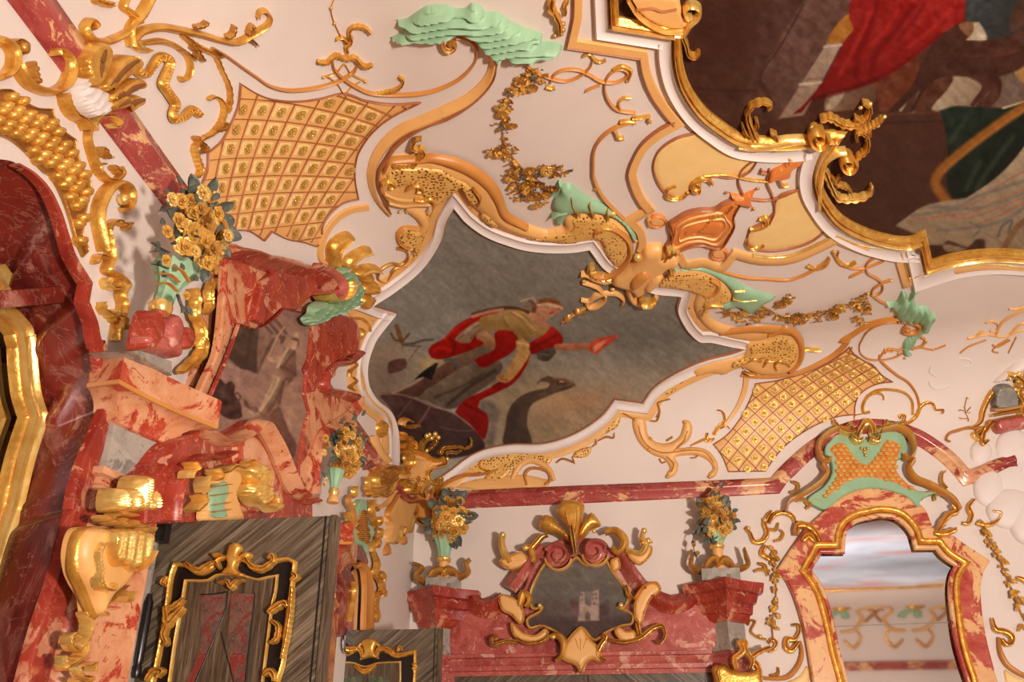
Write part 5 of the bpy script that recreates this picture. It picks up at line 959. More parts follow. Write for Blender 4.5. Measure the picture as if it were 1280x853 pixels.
def left_stucco():
    T = Thing('stucco_shell', 'gilt palmette shell with white ruffle across the red marble cornice, upper left', 'ornament')
    for s in ('360,410 338,300 370,230 430,208 480,250 472,330 432,420 400,445', '420,440 480,350 540,282 610,275 645,320 600,372 520,422 460,470', '460,480 540,420 610,388 655,412 650,452 590,462 520,492 470,522', '450,535 520,480 600,468 650,500 640,532 560,552 490,568'):
        T.add('lobe', puff(t(0, 0, s), .11, 5, 2.4, lift=.02), GOLD)
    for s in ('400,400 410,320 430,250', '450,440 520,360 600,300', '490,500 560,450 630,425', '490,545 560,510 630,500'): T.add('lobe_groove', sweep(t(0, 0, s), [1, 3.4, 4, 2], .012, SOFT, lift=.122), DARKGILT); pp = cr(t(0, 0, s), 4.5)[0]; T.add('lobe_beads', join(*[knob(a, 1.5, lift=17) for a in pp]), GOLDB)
    T.add('ruffle', puff(t(0, 0, '330,388 362,405 375,440 410,435 420,460 465,448 455,500 480,520 470,560 490,580 440,590 400,600 350,550 322,480 318,430'), .13, 9, 2.2, ridge=lambda V, u: .02*np.sin(V[:, 0]*1.1+V[:, 1]*.7)*np.clip(u*2, 0, 1)), STUCCO)
    S1(T, 'scroll', t(0, 0, '430,660 430,620 470,585 520,585 555,615 535,640 510,620'), [2.4, 3.4, 3.4, 3.2, 3, 2], .11, GOLDB); S1(T, 'scroll', t(0, 0, '290,470 305,530 340,580 390,610 410,650'), [3.4, 4.4, 4.4, 4], .1, GOLD); T.done()
    T = Thing('stucco_scroll', 'pair of gilt C-scrolls left of the palmette shell, at the picture’s left edge', 'ornament')
    S1(T, 'scroll', t(0, 0, '55,320 75,370 120,425 190,455 250,458 300,430 328,370 322,310 285,262 245,255 250,280'), [3.4, 4, 4.6, 5.4, 6.4, 7, 7.4, 7, 6, 4.4, 2.4], .1, GOLD); S1(T, 'leaf', t(0, 0, '170,420 150,380 145,340 130,310'), [2.4, 4.4, 4, 2], .07, GOLDD); S1(T, 'scroll', t(0, 0, '-40,390 0,380 35,340 45,290 30,240 0,215 -40,200'), [6, 6.4, 6.4, 6, 6, 7], .1, GOLD); T.add('boss', knob((22, 60), 8, lift=1), GOLDD); S1(T, 'scroll', t(0, 0, '50,270 90,265 95,230 60,205 35,215'), [3, 4.4, 4.4, 3], .08, GOLDD); T.done()
    T = Thing('stucco_tendril', 'short gilt stem curling down from the palmette shell beside the scale panel', 'ornament')
    S1(T, 'stem', t(0, 0, '425,640 420,700 440,770 470,852')+t(0, 1, '485,20 520,50 565,45 590,15 575,-15'), [2, 2.6, 3.4, 4, 4, 3, 2.4], .07); S1(T, 'leaf', t(0, 0, '470,790 490,745 520,790 535,790'), [2, 4, 3, 2], .07, GOLDD); S1(T, 'leaf', t(0, 0, '540,830 560,852 590,880'), [3, 4, 3], .07, GOLDD); T.done()
    T = Thing('stucco_ribbon', 'gilt fluttering ribbon hanging in zigzags right of the palmette shell', 'ornament')
    rb = t(0, 0, '655,280 662,330 680,365 712,372 745,330 780,285 815,285 835,310 815,370 800,420 830,470 860,520 845,570 855,600 900,585 945,548 985,575'); T.add('ribbon', sweep(rb, [4, 5, 5.4, 4, 5, 6, 5, 6, 6.4, 5, 6, 5, 4, 5, 6, 4], .05, [(-1, .3), (-.8, .8), (-.4, 1.), (0, .7), (.4, 1.), (.8, .8), (1, .3)]), GOLD)
    P_ = cr(rb, 3.4)[0]; N_ = normals2(P_); T.add('ribbon_pleats', join(*[sweep([(a[0]-b[0]*3, a[1]-b[1]*3, False), (a[0]+b[0]*3, a[1]+b[1]*3, False)], .5, .012, lift=.045) for a, b in zip(P_[1:-1], N_[1:-1])]), GOLDB); T.done()
    # scale panel
    tr = t(0, 0, '-40,470 40,450 100,500 170,540 250,548! 270,610 310,660 365,700! 375,770 400,840')+t(0, 1, '420,20 442,80 425,170 408,260 405,330 430,400 405,430! 375,360 340,240 300,130 245,30')+t(0, 0, '210,860 130,770 60,710 0,680 -40,670')
    poly = cr(tr, 3, True)[0]; T = Thing('stucco_scale_panel', 'gilt fish-scale panel curving beside the red marble niche at the left edge', 'panel', None)
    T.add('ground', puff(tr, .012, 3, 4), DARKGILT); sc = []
    for j in range(26):
        for i in range(14):
            cx = -14+i*14.2+(j % 2)*7+j*1.2; cy = 108+j*11.6+i*5.5*(1-j*.02)-4
            c = np.array([cx, cy]); 
            if inside(c[None], poly)[0] and dist_line(c[None], poly)[0] > 2.5:
                sc.append(puff([(cx+a, cy+b, False) for a, b in ((-6, -5), (0, -6.4), (6, -4.4), (6.6, 1), (4, 6), (0, 8.4), (-4, 6), (-6.8, 1))], .05, 6, 2.2, lift=.012))
    T.add('scales', join(*sc), GOLD); T.add('edge', sweep(tr, 1., .02, closed=True), GOLDD); T.done()
    T = Thing('stucco_scroll', 'long gilt C-scroll with volute and leafy tail, left of the near flower basket', 'ornament')
    S1(T, 'scroll', t(0, 1, '490,405 475,320 465,240 480,160 520,95 570,68 610,90 625,140 610,190 590,200'), [3, 4, 5, 6, 7, 7, 6.4, 5, 3.4], .11, GOLD); T.add('volute', knob((590/4, 213+148/4), 8, lift=.9), GOLDB)
    S1(T, 'stem', t(0, 1, '500,300 520,370 530,440 510,500 560,530 600,575 580,620 590,680 575,740 560,800 555,852'), [2.4, 3.4, 4, 4, 5, 5.4, 4, 5, 5, 3.4], .1); S1(T, 'leaf', t(0, 1, '500,330 530,270 560,255 600,275 620,270 600,300'), [2.4, 3.6, 3.6, 3, 2], .08); S1(T, 'leaf', t(0, 1, '510,540 505,570 540,590 570,570 545,550'), [3, 4.4, 4, 3], .1, GOLDB); S1(T, 'leaf', t(0, 1, '560,760 520,720 490,700 485,660'), [4, 4.4, 3.4, 2], .08); S1(T, 'leaf_tip', t(0, 1, '450,470 470,430 510,440'), [2, 3.4, 3], .08); S1(T, 'leaf', t(0, 1, '540,700 580,740 590,800'), [3, 4, 2.4], .1, GOLDB)
    S1(T, 'leaf_tip', t(0, 1, '480,10 470,-20 500,-30'), 2, .05); S1(T, 'hook', t(0, 1, '480,0 500,40 550,60 585,30 590,0'), [2, 3, 3, 2], .06); T.done()
def right_edge():
    T = Thing('stucco_cloud', 'white stucco cloud billows at the right edge, under the urn', 'ornament')
    rid = lambda V, u: .012*np.sin(V[:, 0]*.5)*u
    for k_, (cx, cy, rx, ry) in enumerate(((1292, 600, 40, 34), (1264, 598, 24, 26), (1266, 560, 22, 24), (1226, 566, 14, 16), (1236, 610, 20, 24), (1262, 636, 30, 26), (1290, 650, 30, 34))): T.add('billow', puff([(cx+rx*math.cos(a), cy+ry*math.sin(a), False) for a in np.linspace(0, 2*math.pi, 17)[:-1]], .03+.008*k_, 22, 3), STUCCO)
    T.done()
    T = Thing('stucco_urn', 'gilt and grey stucco urn on a marble block at the right edge of the ceiling', 'ornament')
    U = lambda s: zz(1160, 430, 10.667, s)
    T.add('mantle', puff(t(3, 2, '1120,210 1180,150 1230,110 1300,80! 1300,140! 1230,170 1200,190'), .1, 8, 2.4), STUCCO); T.add('body', puff(t(3, 2, '1115,240 1150,215 1210,225 1230,320 1170,340 1110,330'), .16, 3, 2.4), GREY)
    T.add('pedestal', puff(t(3, 2, '1110,400 1150,385 1230,370 1300,365! 1300,440! 1220,452 1140,468 1110,440'), .16, 6, 2.4), MPINK)
    T.add('rim', sweep(t(3, 2, '1105,345 1170,340 1240,325 1300,320'), 3, .19), OCHRE); T.add('rim', sweep(t(3, 2, '1100,375 1170,362 1240,350 1300,345'), 2.4, .19), GOLDB); T.add('rim', sweep(t(3, 2, '1110,405 1170,388 1240,378 1300,374'), 1.6, .18), GOLD)
    S1(T, 'garland', t(3, 2, '1185,160 1220,160 1250,200 1230,250 1250,300 1245,350 1270,400'), [4, 5, 6, 5, 5, 5], .24, GOLDB); S1(T, 'garland', t(3, 2, '1300,150 1270,210 1290,280 1270,340'), [5, 5, 5, 4], .24, GOLD); S1(T, 'handle', t(3, 2, '1115,250 1090,290 1065,350 1050,410 1000,440'), [3.4, 3.6, 3.4, 3, 2], .14, GOLD); S1(T, 'leaf', t(3, 2, '1110,400 1080,440 1060,480 1065,520 1090,500'), [5, 5.4, 5, 4, 2.4], .15, GOLD); S1(T, 'leaf', t(3, 2, '1060,440 1000,435 940,450 900,465 885,495 905,505'), [4, 3, 2.4, 2.6, 2.4, 1.4], .09, OCHRED); S1(T, 'leaf', t(3, 2, '1050,450 1020,470 1050,500'), [3, 4, 3], .13, GOLDB)
    for c in ((1190, 175), (1230, 190), (1215, 235), (1250, 250), (1250, 310), (1235, 150)): T.add('boss', knob((960+c[0]/3.9875, 426+c[1]/3.9875), 3.2, lift=3), GOLDB)
    T.done()
    spray('tiny gilt blossom sprig left of the urn', [t(3, 2, '1000,400 980,340 990,280'), t(3, 2, '980,350 950,345'), t(3, 2, '985,360 1010,330'), t(3, 2, '990,390 950,385')], 14, 1.8, wid=4, lift=.01)
    T = Thing('stucco_relief', 'faint white swirl modelled in the plaster, left of the urn', 'ornament')
    S1(T, 'swirl', zz(1160, 430, 10.667, '40,300 20,360 60,410 120,430'), [.6, 1, .5], .012, STUCCO); S1(T, 'swirl', zz(1160, 430, 10.667, '400,190 500,200 580,230 560,280 480,300'), [.5, 1, .5], .012, STUCCO); S1(T, 'swirl', zz(1160, 430, 10.667, '10,500 30,560 100,600 200,595 300,560'), [.5, .9, .5], .012, STUCCO); T.done()
# ---------------------------------------------------------------- back wall
def B(w): return ('B', w)
def Lw(w): return ('L', w)
def pier(x0, xm, x1, steps, wall='B', conc=0.):
    """corner-on pier: plan runs from the wall out to a forward corner at xm; steps = [(z, corner protrusion, out)]"""
    v = []; f = []; K = 5
    for z, w, o in steps:
        a, c, b = x0-o, xm, x1+o; e = .05+o*.5
        ring = [(a, 0), (a, e)]
        for k in range(1, K): s = k/K; ring.append((a+(c-a)*s, e+(w+o-e)*s-conc*math.sin(math.pi*s)*(w+o)))
        ring.append((c, w+o))
        for k in range(1, K): s = k/K; ring.append((c+(b-c)*s, (w+o)+(e-w-o)*s-conc*math.sin(math.pi*s)*(w+o)))
        ring += [(b, e), (b, 0)]; n = len(ring)
        for p, d in ring: v.append((p, YB-d, z) if wall == 'B' else (XL+d, p, z))
    for i in range(len(steps)-1):
        for k in range(n-1): f.append((i*n+k, i*n+k+1, (i+1)*n+k+1, (i+1)*n+k))
    f.append(tuple(reversed(range(n)))); f.append(tuple((len(steps)-1)*n+k for k in range(n)))
    if wall == 'B': f = [tuple(reversed(a)) for a in f]
    return np.array(v), f
def bouquet(T, c, rad, n, size, face, seed, nleaf=30, par=None, top=None):
    r = random.Random(seed); c = np.array(c); face = np.array(face)/np.linalg.norm(face); side = np.cross(face, [0, 0, 1.])
    e = ball((0, 0, 0), 1, 14, 9)[0]; T.add('foliage', (c+np.outer(e[:, 0], side)*rad[0]*.84+np.outer(e[:, 1], face)*rad[1]*.75+np.outer(e[:, 2], [0, 0, 1.])*rad[2]*.84, ball((0, 0, 0), 1, 14, 9)[1]), SLATE, par)
    for k in range(n):
        ph = math.asin(min(1, math.sqrt((k+.5)/n))); a = k*2.39996
        d = np.array([math.sin(ph)*math.cos(a), math.sin(ph)*math.sin(a), math.cos(ph)])     # z of d = toward the hall
        if d[2] < -.75: continue
        p = c+side*d[0]*rad[0]+np.array([0, 0, 1.])*d[1]*rad[2]+face*d[2]*rad[1]
        nn = side*d[0]+np.array([0, 0, .9])*d[1]+face*(d[2]+.35); nn = nn/np.linalg.norm(nn)+np.array([r.uniform(-.3, .3) for _ in '123'])
        T.inst('flower', MESH[('rose', 'daisy', 'rose', 'bud')[r.randrange(4)]], frame_at(p, nn, size*r.uniform(.75, 1.25), r.uniform(0, 6)), par)
    for k in range(nleaf):
        a = r.uniform(0, 6.28); d = side*math.cos(a)+np.array([0, 0, 1.])*math.sin(a); p = c+side*math.cos(a)*rad[0]*.85+np.array([0, 0, 1.])*math.sin(a)*rad[2]*.85+face*rad[1]*r.uniform(-.2, .5)
        if k % 2: s_ = r.uniform(.2, .8); p = c+(p-c)*s_+face*rad[1]*.75*math.sqrt(1-s_*s_)
        T.inst('leaf', MESH['sleaf'], frame_at(p, face+np.array([r.uniform(-.5, .5) for _ in '123']), size*r.uniform(1.2, 2.), 0, d), par)
def vase(label, cx, ys, rs, pl, fl, seed, face, plinth, curls, group=None, nfl=19, lean=None):
    """ys: screen heights of plinth top, ring, cup rim; rs: radii in px (foot, ring, rim); fl: flower ellipse px"""
    T = Thing('flower_vase', label, 'vase', group); m = mpp((cx, ys[1]), pl)
    P = [S([(cx, y)], pl)[0][0] for y in ys]; z0, z1, z2 = [p[2] for p in P]; c = np.array([P[1][0], P[1][1], 0])
    T.add('pedestal', lathe(c, [(rs[0]*1.5*m, z0), (rs[0]*1.5*m, z0+.03), (rs[0]*.9*m, z0+.07), (rs[0]*m, z1-.03), (rs[1]*1.1*m, z1-.02)], 20), OCHRE)
    T.add('ring', lathe(c, [(rs[1]*m, z1-.03), (rs[1]*1.2*m, z1-.01), (rs[1]*1.25*m, z1+.015), (rs[1]*m, z1+.04)], 20), GOLDB)
    h = z2-z1; lx = (S([lean], pl)[0][0]-P[1]) if lean else None
    cup = lathe(c, [(rs[1]*m, z1+.03), (rs[1]*1.05*m, z1+h*.35), (rs[1]*1.35*m, z1+h*.6), (rs[2]*m, z2), (rs[2]*.9*m, z2+.02)], 30, 10, .06)
    if lean: k = (cup[0][:, 2]-z1)/(z2-z1); cup[0][:, 0] += k*lx[0]; cup[0][:, 1] += k*lx[1]
    T.add('cup', cup, GREEN)
    if plinth:
        x, y = c[0], c[1]; hw = plinth[0]*m; T.add('plinth', box(x-hw, x+hw, y-.12, y+.14, plinth[1], z0+.01), MGREY, smooth=False)
    for s in curls: T.add('base_scroll', sweep(s, [5, 4.4, 3.4, 3, 2], .12, pl=pl, lift=-.03), GOLDD)
    fx, fy, frx, fry = fl; p = S([(fx, fy)], pl)[0][0]
    fm = mpp((fx, fy), pl); bouquet(T, p, (frx*fm*.85, min(frx, fry)*fm*.6, fry*fm*.85/.9), nfl, min(frx, fry)*fm*.31, face, seed)
    return T
def back_wall():
    face = np.array([.12, -1, -.25])
    # piers
    def px3(x, y, w): return S([(x, y)], B(w))[0][0]
    cl = px3(546, 738, .42)[0]; crr = px3(905, 726, .42)[0]
    def cap(xc, l, r, name, label, extra):
        z = [px3(905, y, .4)[2] for y in (726, 740, 752, 765, 775, 813, 830)]
        T = Thing(name, label, 'pier', 'marble piers of the back overdoor')
        T.add('shaft', pier(xc-l*.55, xc, xc+r*.55, [(0, .30, 0), (z[6]-.02, .30, 0)], conc=.06), MPINK)
        T.add('lower_moulding', pier(xc-l*.55, xc, xc+r*.55, [(z[6]-.03, .3, .0), (z[6], .32, .03), (z[5]-.06, .33, .02), (z[5]-.03, .34, .06), (z[5], .34, .06), (z[5], .3, 0)], conc=.06), MPINK, auto=40)
        T.add('neck', pier(xc-l*.52, xc, xc+r*.52, [(z[5]-.01, .30, 0), (z[4]+.01, .30, 0)], conc=.06), MGREY, auto=40, label='grey marble neck')
        T.add('cornice', pier(xc-l*.52, xc, xc+r*.52, [(z[4], .30, .02), (z[4]+.03, .31, .06), (z[3], .32, .08), (z[3]+.01, .32, .11), (z[2], .33, .13), (z[2]+.02, .34, .17), (z[1], .36, .2), (z[1]+.02, .37, .26), (z[0]-.02, .37, .28), (z[0], .37, .28), (z[0], .3, .1)], conc=.08), MRED, auto=40)
        return T
    cap(cl, .44, .44, 'marble_pier', 'left red marble pier of the back-wall overdoor, with grey neck, beside the open door leaf', 0).done()
    T = cap(crr, .44, .44, 'marble_pier', 'right red marble pier of the back-wall overdoor, with grey neck and gilt capital', 0)
    T.add('capital_shell', puff(t(2, 3, '1010,852 1000,780 1060,765 1100,790 1180,800 1230,790 1250,830 1250,900 1010,900'), .1, 8, 2, pl=B(.32)), GOLD); S1(T, 'capital_leaf', t(2, 3, '1120,790 1110,740 1150,700 1140,660 1160,655 1170,700 1200,750 1190,790'), [4, 5, 5, 4, 3], .1, GOLDB, pl=B(.36)); S1(T, 'capital_leaf', t(2, 3, '1240,852 1230,780 1200,730 1240,700 1290,680'), [4, 4, 4, 3], .08, GOLD, pl=B(.3)); S1(T, 'capital_leaf', t(2, 3, '1040,850 1030,800 1060,770 1090,800'), [2, 3, 3, 2], .1, GOLDD, pl=B(.34)); T.done()
    # overdoor
    T = Thing('overdoor', 'rose marble overdoor with small tower painting and gilt shell, between the two back-wall flower vases', 'overdoor')
    zb, zt = px3(752, 843, .12)[2], px3(752, 817, .12)[2]; x0 = px3(556, 830, .1)[0]; x1 = px3(890, 826, .1)[0]
    T.add('lintel', moulded(x0, x1, [(zb, .10, 0), (zb+.05, .10, 0), (zb+.06, .13, 0), (zb+.11, .14, 0), (zb+.13, .17, 0), (zt-.05, .19, 0), (zt-.04, .23, 0), (zt, .24, 0), (zt+.005, .1, 0)]), MPINK, auto=40)
    T.add('field', slab(q('569,822 569,752 590,758 612,766 634,758 655,735 668,700 690,680 716,672 745,676 768,690 790,730 806,748 832,762 858,756 884,745 887,816 720,822'), B(.14), .14, 2), MPINK)
    for s in (t(1, 3, '1085,440 1110,475 1160,488 1210,470 1250,440'), t(2, 3, '905,425 865,455 800,468 745,450 700,420')): T.add('concave_cornice', sweep(s, [10, 12, 12, 10], .2, CYMA, pl=B(.12)), MRED)
    for s in (t(2, 3, '540,220 580,290 620,350 665,405'), t(2, 3, '150,180 90,250 40,320 -10,390')): T.add('raking_cornice', sweep(s, [8, 9, 10, 10], .22, CYMA, pl=B(.12)), MPINK)
    for cx, cy, r, a0, a1, yy in ((230, 225, 15, -160, 230, 0), (415, 205, 15, -20, -410, 0)):
        c = (640+cx/4, 640+cy/4); T.add('volute', join(puff([(c[0]+r*1.05*math.cos(a), c[1]+r*.95*math.sin(a), False) for a in np.linspace(0, 6.28, 13)[:-1]], .1, 8, 2, pl=B(.22)), sweep(spiral(c[0], c[1], r, 4, a0, a1, 34), [4, 3.4, 2.6, 2], .16, pl=B(.24))), MPINK); T.add('volute_edge', sweep(spiral(c[0], c[1]+1, r+2, r+1, 10, 170, 14), 1.8, .1, pl=B(.24)), OCHRE)
    for s in ('135,70 160,20 200,25 240,70 285,115 295,155 235,120 165,98', '222,0 250,-45 310,-58 360,-35 360,0 345,75 330,140 300,150 280,80', '330,130 350,60 395,5 425,30 445,70 400,90 355,135'): T.add('shell_lobe', puff(t(2, 3, s), .12, 8, 2, pl=B(.28)), GOLD)
    S1(T, 'shell_binding', t(2, 3, '300,80 310,150 320,215'), [3, 4.4, 3], .16, GOLDB, pl=B(.32)); S1(T, 'shell_rib', t(2, 3, '270,10 285,70 300,130'), 1.2, .13, GOLDB, pl=B(.3)); S1(T, 'shell_rib', t(2, 3, '330,0 325,70 315,130'), 1.2, .13, GOLDB, pl=B(.3))
    # small painting
    pc = t(2, 3, '175,258 215,296 270,285 322,232 365,268 425,262 462,238 500,300 560,380 582,430 560,478 530,480 600,515 598,560 545,572 470,605 412,642 345,580 280,640 215,598 150,572 90,582 78,540 140,500 150,480 105,485 92,420 120,340')
    poly = cr(pc, 2, True)[0]; V, v, f = canvas_geo(poly, 1.6, B(.235), .004); p = Paint(V, (98, 90, 82), 41, 9, 16); y = V[:, 1]
    p.blend(np.clip((y-752)/26, 0, 1), (74, 58, 56)); p.blob(690, 755, 22, 8, (92, 76, 72), .7); p.blob(760, 765, 20, 5, (110, 94, 88), .6); p.blob(715, 768, 26, 4, (112, 96, 90), .5); p.line(q('668,728 716,724 780,730'), 2, (110, 102, 94), .5, 2); p.line(q('722,672 722,790'), .5, (86, 80, 74), .6)
    p.poly(t(2, 3, '345,400! 362,400! 365,460! 390,475! 400,400! 434,390! 436,545! 330,548! 335,470!'), (156, 134, 122), .9); p.poly(t(2, 3, '365,400! 400,395! 395,470! 370,465!'), (112, 102, 96), .8); p.poly(t(2, 3, '365,548! 365,510 378,498 392,512 392,548!'), (104, 84, 78), .7)
    for wx, wy in ((405, 415), (405, 435), (420, 412), (420, 434), (350, 415), (350, 440), (410, 460)): p.blob(640+wx/4, 640+wy/4, 1.2, 1.6, (84, 68, 64), .9)
    p.poly(t(2, 3, '290,440 320,430 335,520 300,520'), (100, 72, 70), 2, .8); p.poly(t(2, 3, '440,470 480,440 490,500 445,540'), (84, 66, 64), 2, .7)
    i = T.add('painting', (v, f), CANVAS); T.parts[i]['col'] = p.rgb()
    T.add('painting_frame', sweep(pc, 1.9, .05, pl=B(.23), closed=True), GOLDB)
    for s in ('612,470 640,405 690,358 738,372 738,400 695,435 665,500 645,565 620,545', '515,600 530,580 570,600 610,600 620,640 580,655 540,640', '-60,420 0,430 45,470 60,540 40,560 0,520 -50,490', '0,560 60,610 120,620 170,590 180,620 130,655 60,650 10,620', '495,250 530,235 540,280 510,300', '640,200! 695,175 695,215 640,265 590,235 580,200', '0,220! 50,205 85,250 40,280 -10,290 -60,250'): T.add('rocaille', puff(t(2, 3, s), .07, 3.4, 2, pl=B(.26)), OCHRE); T.add('rocaille_rim', sweep(t(2, 3, s), 1.1, .05, pl=B(.265), closed=True), GOLDB)
    for s, w in (('465,110 510,95 555,130 560,175 530,205 500,185', [3, 5, 6, 5, 3]), ('610,440 660,375 720,360 740,390', [1.6, 2.4, 2]), ('625,560 635,600 640,620', [3, 4, 3]), ('480,640 560,655 640,635 700,590 750,575 765,620 740,660 725,650', [2, 3, 3.6, 4, 3.4, 2.4, 1.6]), ('450,620 470,630 440,680 430,720 470,750', [3, 4, 4, 3, 2]), ('570,370 585,420 600,440', [2, 4, 3]), ('60,190 90,180 110,240 100,255', [3, 5, 4]), ('95,190 150,130 180,120', [3, 4, 2]), ('40,480 60,410 90,440 70,480', [3, 6, 4, 3]), ('190,630 230,620 260,660 250,720 220,750', [3, 5, 5, 4, 2]), ('30,640 80,660 150,650 190,620', [2, 3, 3, 2]), ('-70,620 -100,640 -90,670 -60,660 -20,650 30,655', [1.4, 2.6, 2.6, 3, 3]), ('570,195 640,215 670,180 650,130 660,90', [4, 5, 5, 4, 3]), ('640,160 690,150 680,140', [3, 3.4, 2]), ('-5,260 -40,200 -50,150 -40,110', [4, 5, 4.4, 3])): S1(T, 'gilt_scroll', t(2, 3, s), w, .1, GOLD if w[0] < 3.5 else GOLDB, pl=B(.27))
    for c in ((208, 628, 3.6), (660, 100, 4), (680, 150, 4), (70, 185, 4), (410, 100, 2.6), (320, 180, 3.4), (-45, 120, 4), (545, 470, 3.4), (140, 472, 3)): T.add('boss', knob((640+c[0]/4, 640+c[1]/4), c[2], B(.3), 1), GOLDB)
    T.add('shield_rim', sweep(t(2, 3, '345,582 385,635 430,680 445,720 440,750 400,742 372,760 345,805 322,770 270,748 250,730 275,650'), 1.3, .06, pl=B(.265), closed=True), GOLDB); T.add('shield', puff(t(2, 3, '345,582 385,635 430,680 445,720 440,750 400,742 372,760 345,805 322,770 270,748 250,730 275,650'), .1, 6, 2, pl=B(.26)), OCHRE); S1(T, 'shield_flute', t(2, 3, '320,640 335,690'), 1.2, .11, OCHRED, pl=B(.26)); S1(T, 'shield_flute', t(2, 3, '345,640 345,700'), 1.2, .11, OCHRED, pl=B(.26)); S1(T, 'shield_flute', t(2, 3, '375,640 358,690'), 1.2, .11, OCHRED, pl=B(.26))
    T.done()
    # vases on the piers
    T = vase('sea-green vase of gilt flowers on the left pier of the back-wall overdoor', 555, (725, 700.5, 671), (6.5, 7.5, 15), B(.28), (563, 648, 27, 32), 5, face, (20, px3(546, 737, .3)[2]-.02), (t(1, 3, '860,335 840,350 800,320 830,280 790,258'), t(1, 3, '990,330 1020,325 1060,300 1050,260 1072,238')), 'vases of gilt flowers on the overdoor piers')
    for s in ('870,330 890,300 930,295 950,330', '930,330 960,290 1000,310 1010,335'): T.add('base_leaf', sweep(t(1, 3, s), [3, 5, 5, 3], .1, pl=B(.3)), GOLDD)
    T.inst('leaf', MESH['sleaf'], px_matrix((560, 622), 12, B(.3), 0, 0, None, (562, 600)))
    for k, (x, y) in enumerate(((562, 628), (556, 634))): T.inst('flower', MESH['bud'], px_matrix((x, y), 4, B(.34)))
    T.done()
    T = vase('sea-green vase of gilt flowers on the right pier of the back-wall overdoor', 896.5, (714, 684, 668), (6.5, 7.5, 14), B(.28), (893, 648, 24, 30), 8, face, (23, px3(905, 725, .3)[2]-.02), (t(2, 3, '960,285 930,295 895,270 900,215 895,195'), t(2, 3, '1090,290 1140,285 1180,265 1170,220 1160,185')), 'vases of gilt flowers on the overdoor piers')
    for s in ('960,290 990,240 1020,240 1030,280', '1020,285 1060,240 1090,260 1110,290'): T.add('base_leaf', sweep(t(2, 3, s), [3, 5, 5, 3], .1, pl=B(.3)), GOLDD)
    for k, (x, y, s) in enumerate(((895, 613, 4), (890, 620, 5), (899, 623, 5), (888, 630, 6))): T.inst('flower', MESH['rose'], px_matrix((x, y), s, B(.34)))
    for k, (x, y, x2, y2) in enumerate(((872, 665, 862, 668), (866, 676, 868, 690), (868, 690, 872, 702), (915, 640, 928, 636), (918, 650, 930, 655), (900, 610, 905, 603))): T.inst('leaf', MESH['sleaf'], px_matrix((x, y), 8, B(.3), 0, 0, None, (x2, y2)))
    T.add('stem', sweep(q('872,662 866,674 868,690 872,702'), .6, .02, pl=B(.31)), SLATE)
    for k, (x, y) in enumerate(((867, 682), (872, 692))): T.inst('flower', MESH['bud'], px_matrix((x, y), 3, B(.32)))
    T.done()
    # double door of the back wall
    for lab, a, b, vv in (('left leaf of the closed veneered door under the back-wall overdoor', x0+.1, px3(735, 845, .05)[0]-.005, VDR), ('right leaf of the closed veneered door under the back-wall overdoor', px3(735, 845, .05)[0]+.005, x1-.05, VDL)):
        T = Thing('door_leaf', lab, 'door', 'leaves of the back door'); T.add('panel', box(a, b, YB-.07, YB-.01, .02, zb+.02), vv, smooth=False)
        for e in (a, b-.05): T.add('stile', box(e, e+.05, YB-.085, YB-.06, .02, zb+.02), VEN[2], smooth=False)
        T.add('handle', join(lathe((a+.12 if a > -.5 else b-.12, YB-.1, 1.05), [(.012, -.05), (.03, -.03), (.03, .03), (.012, .05)], 12)), GOLD); T.done()
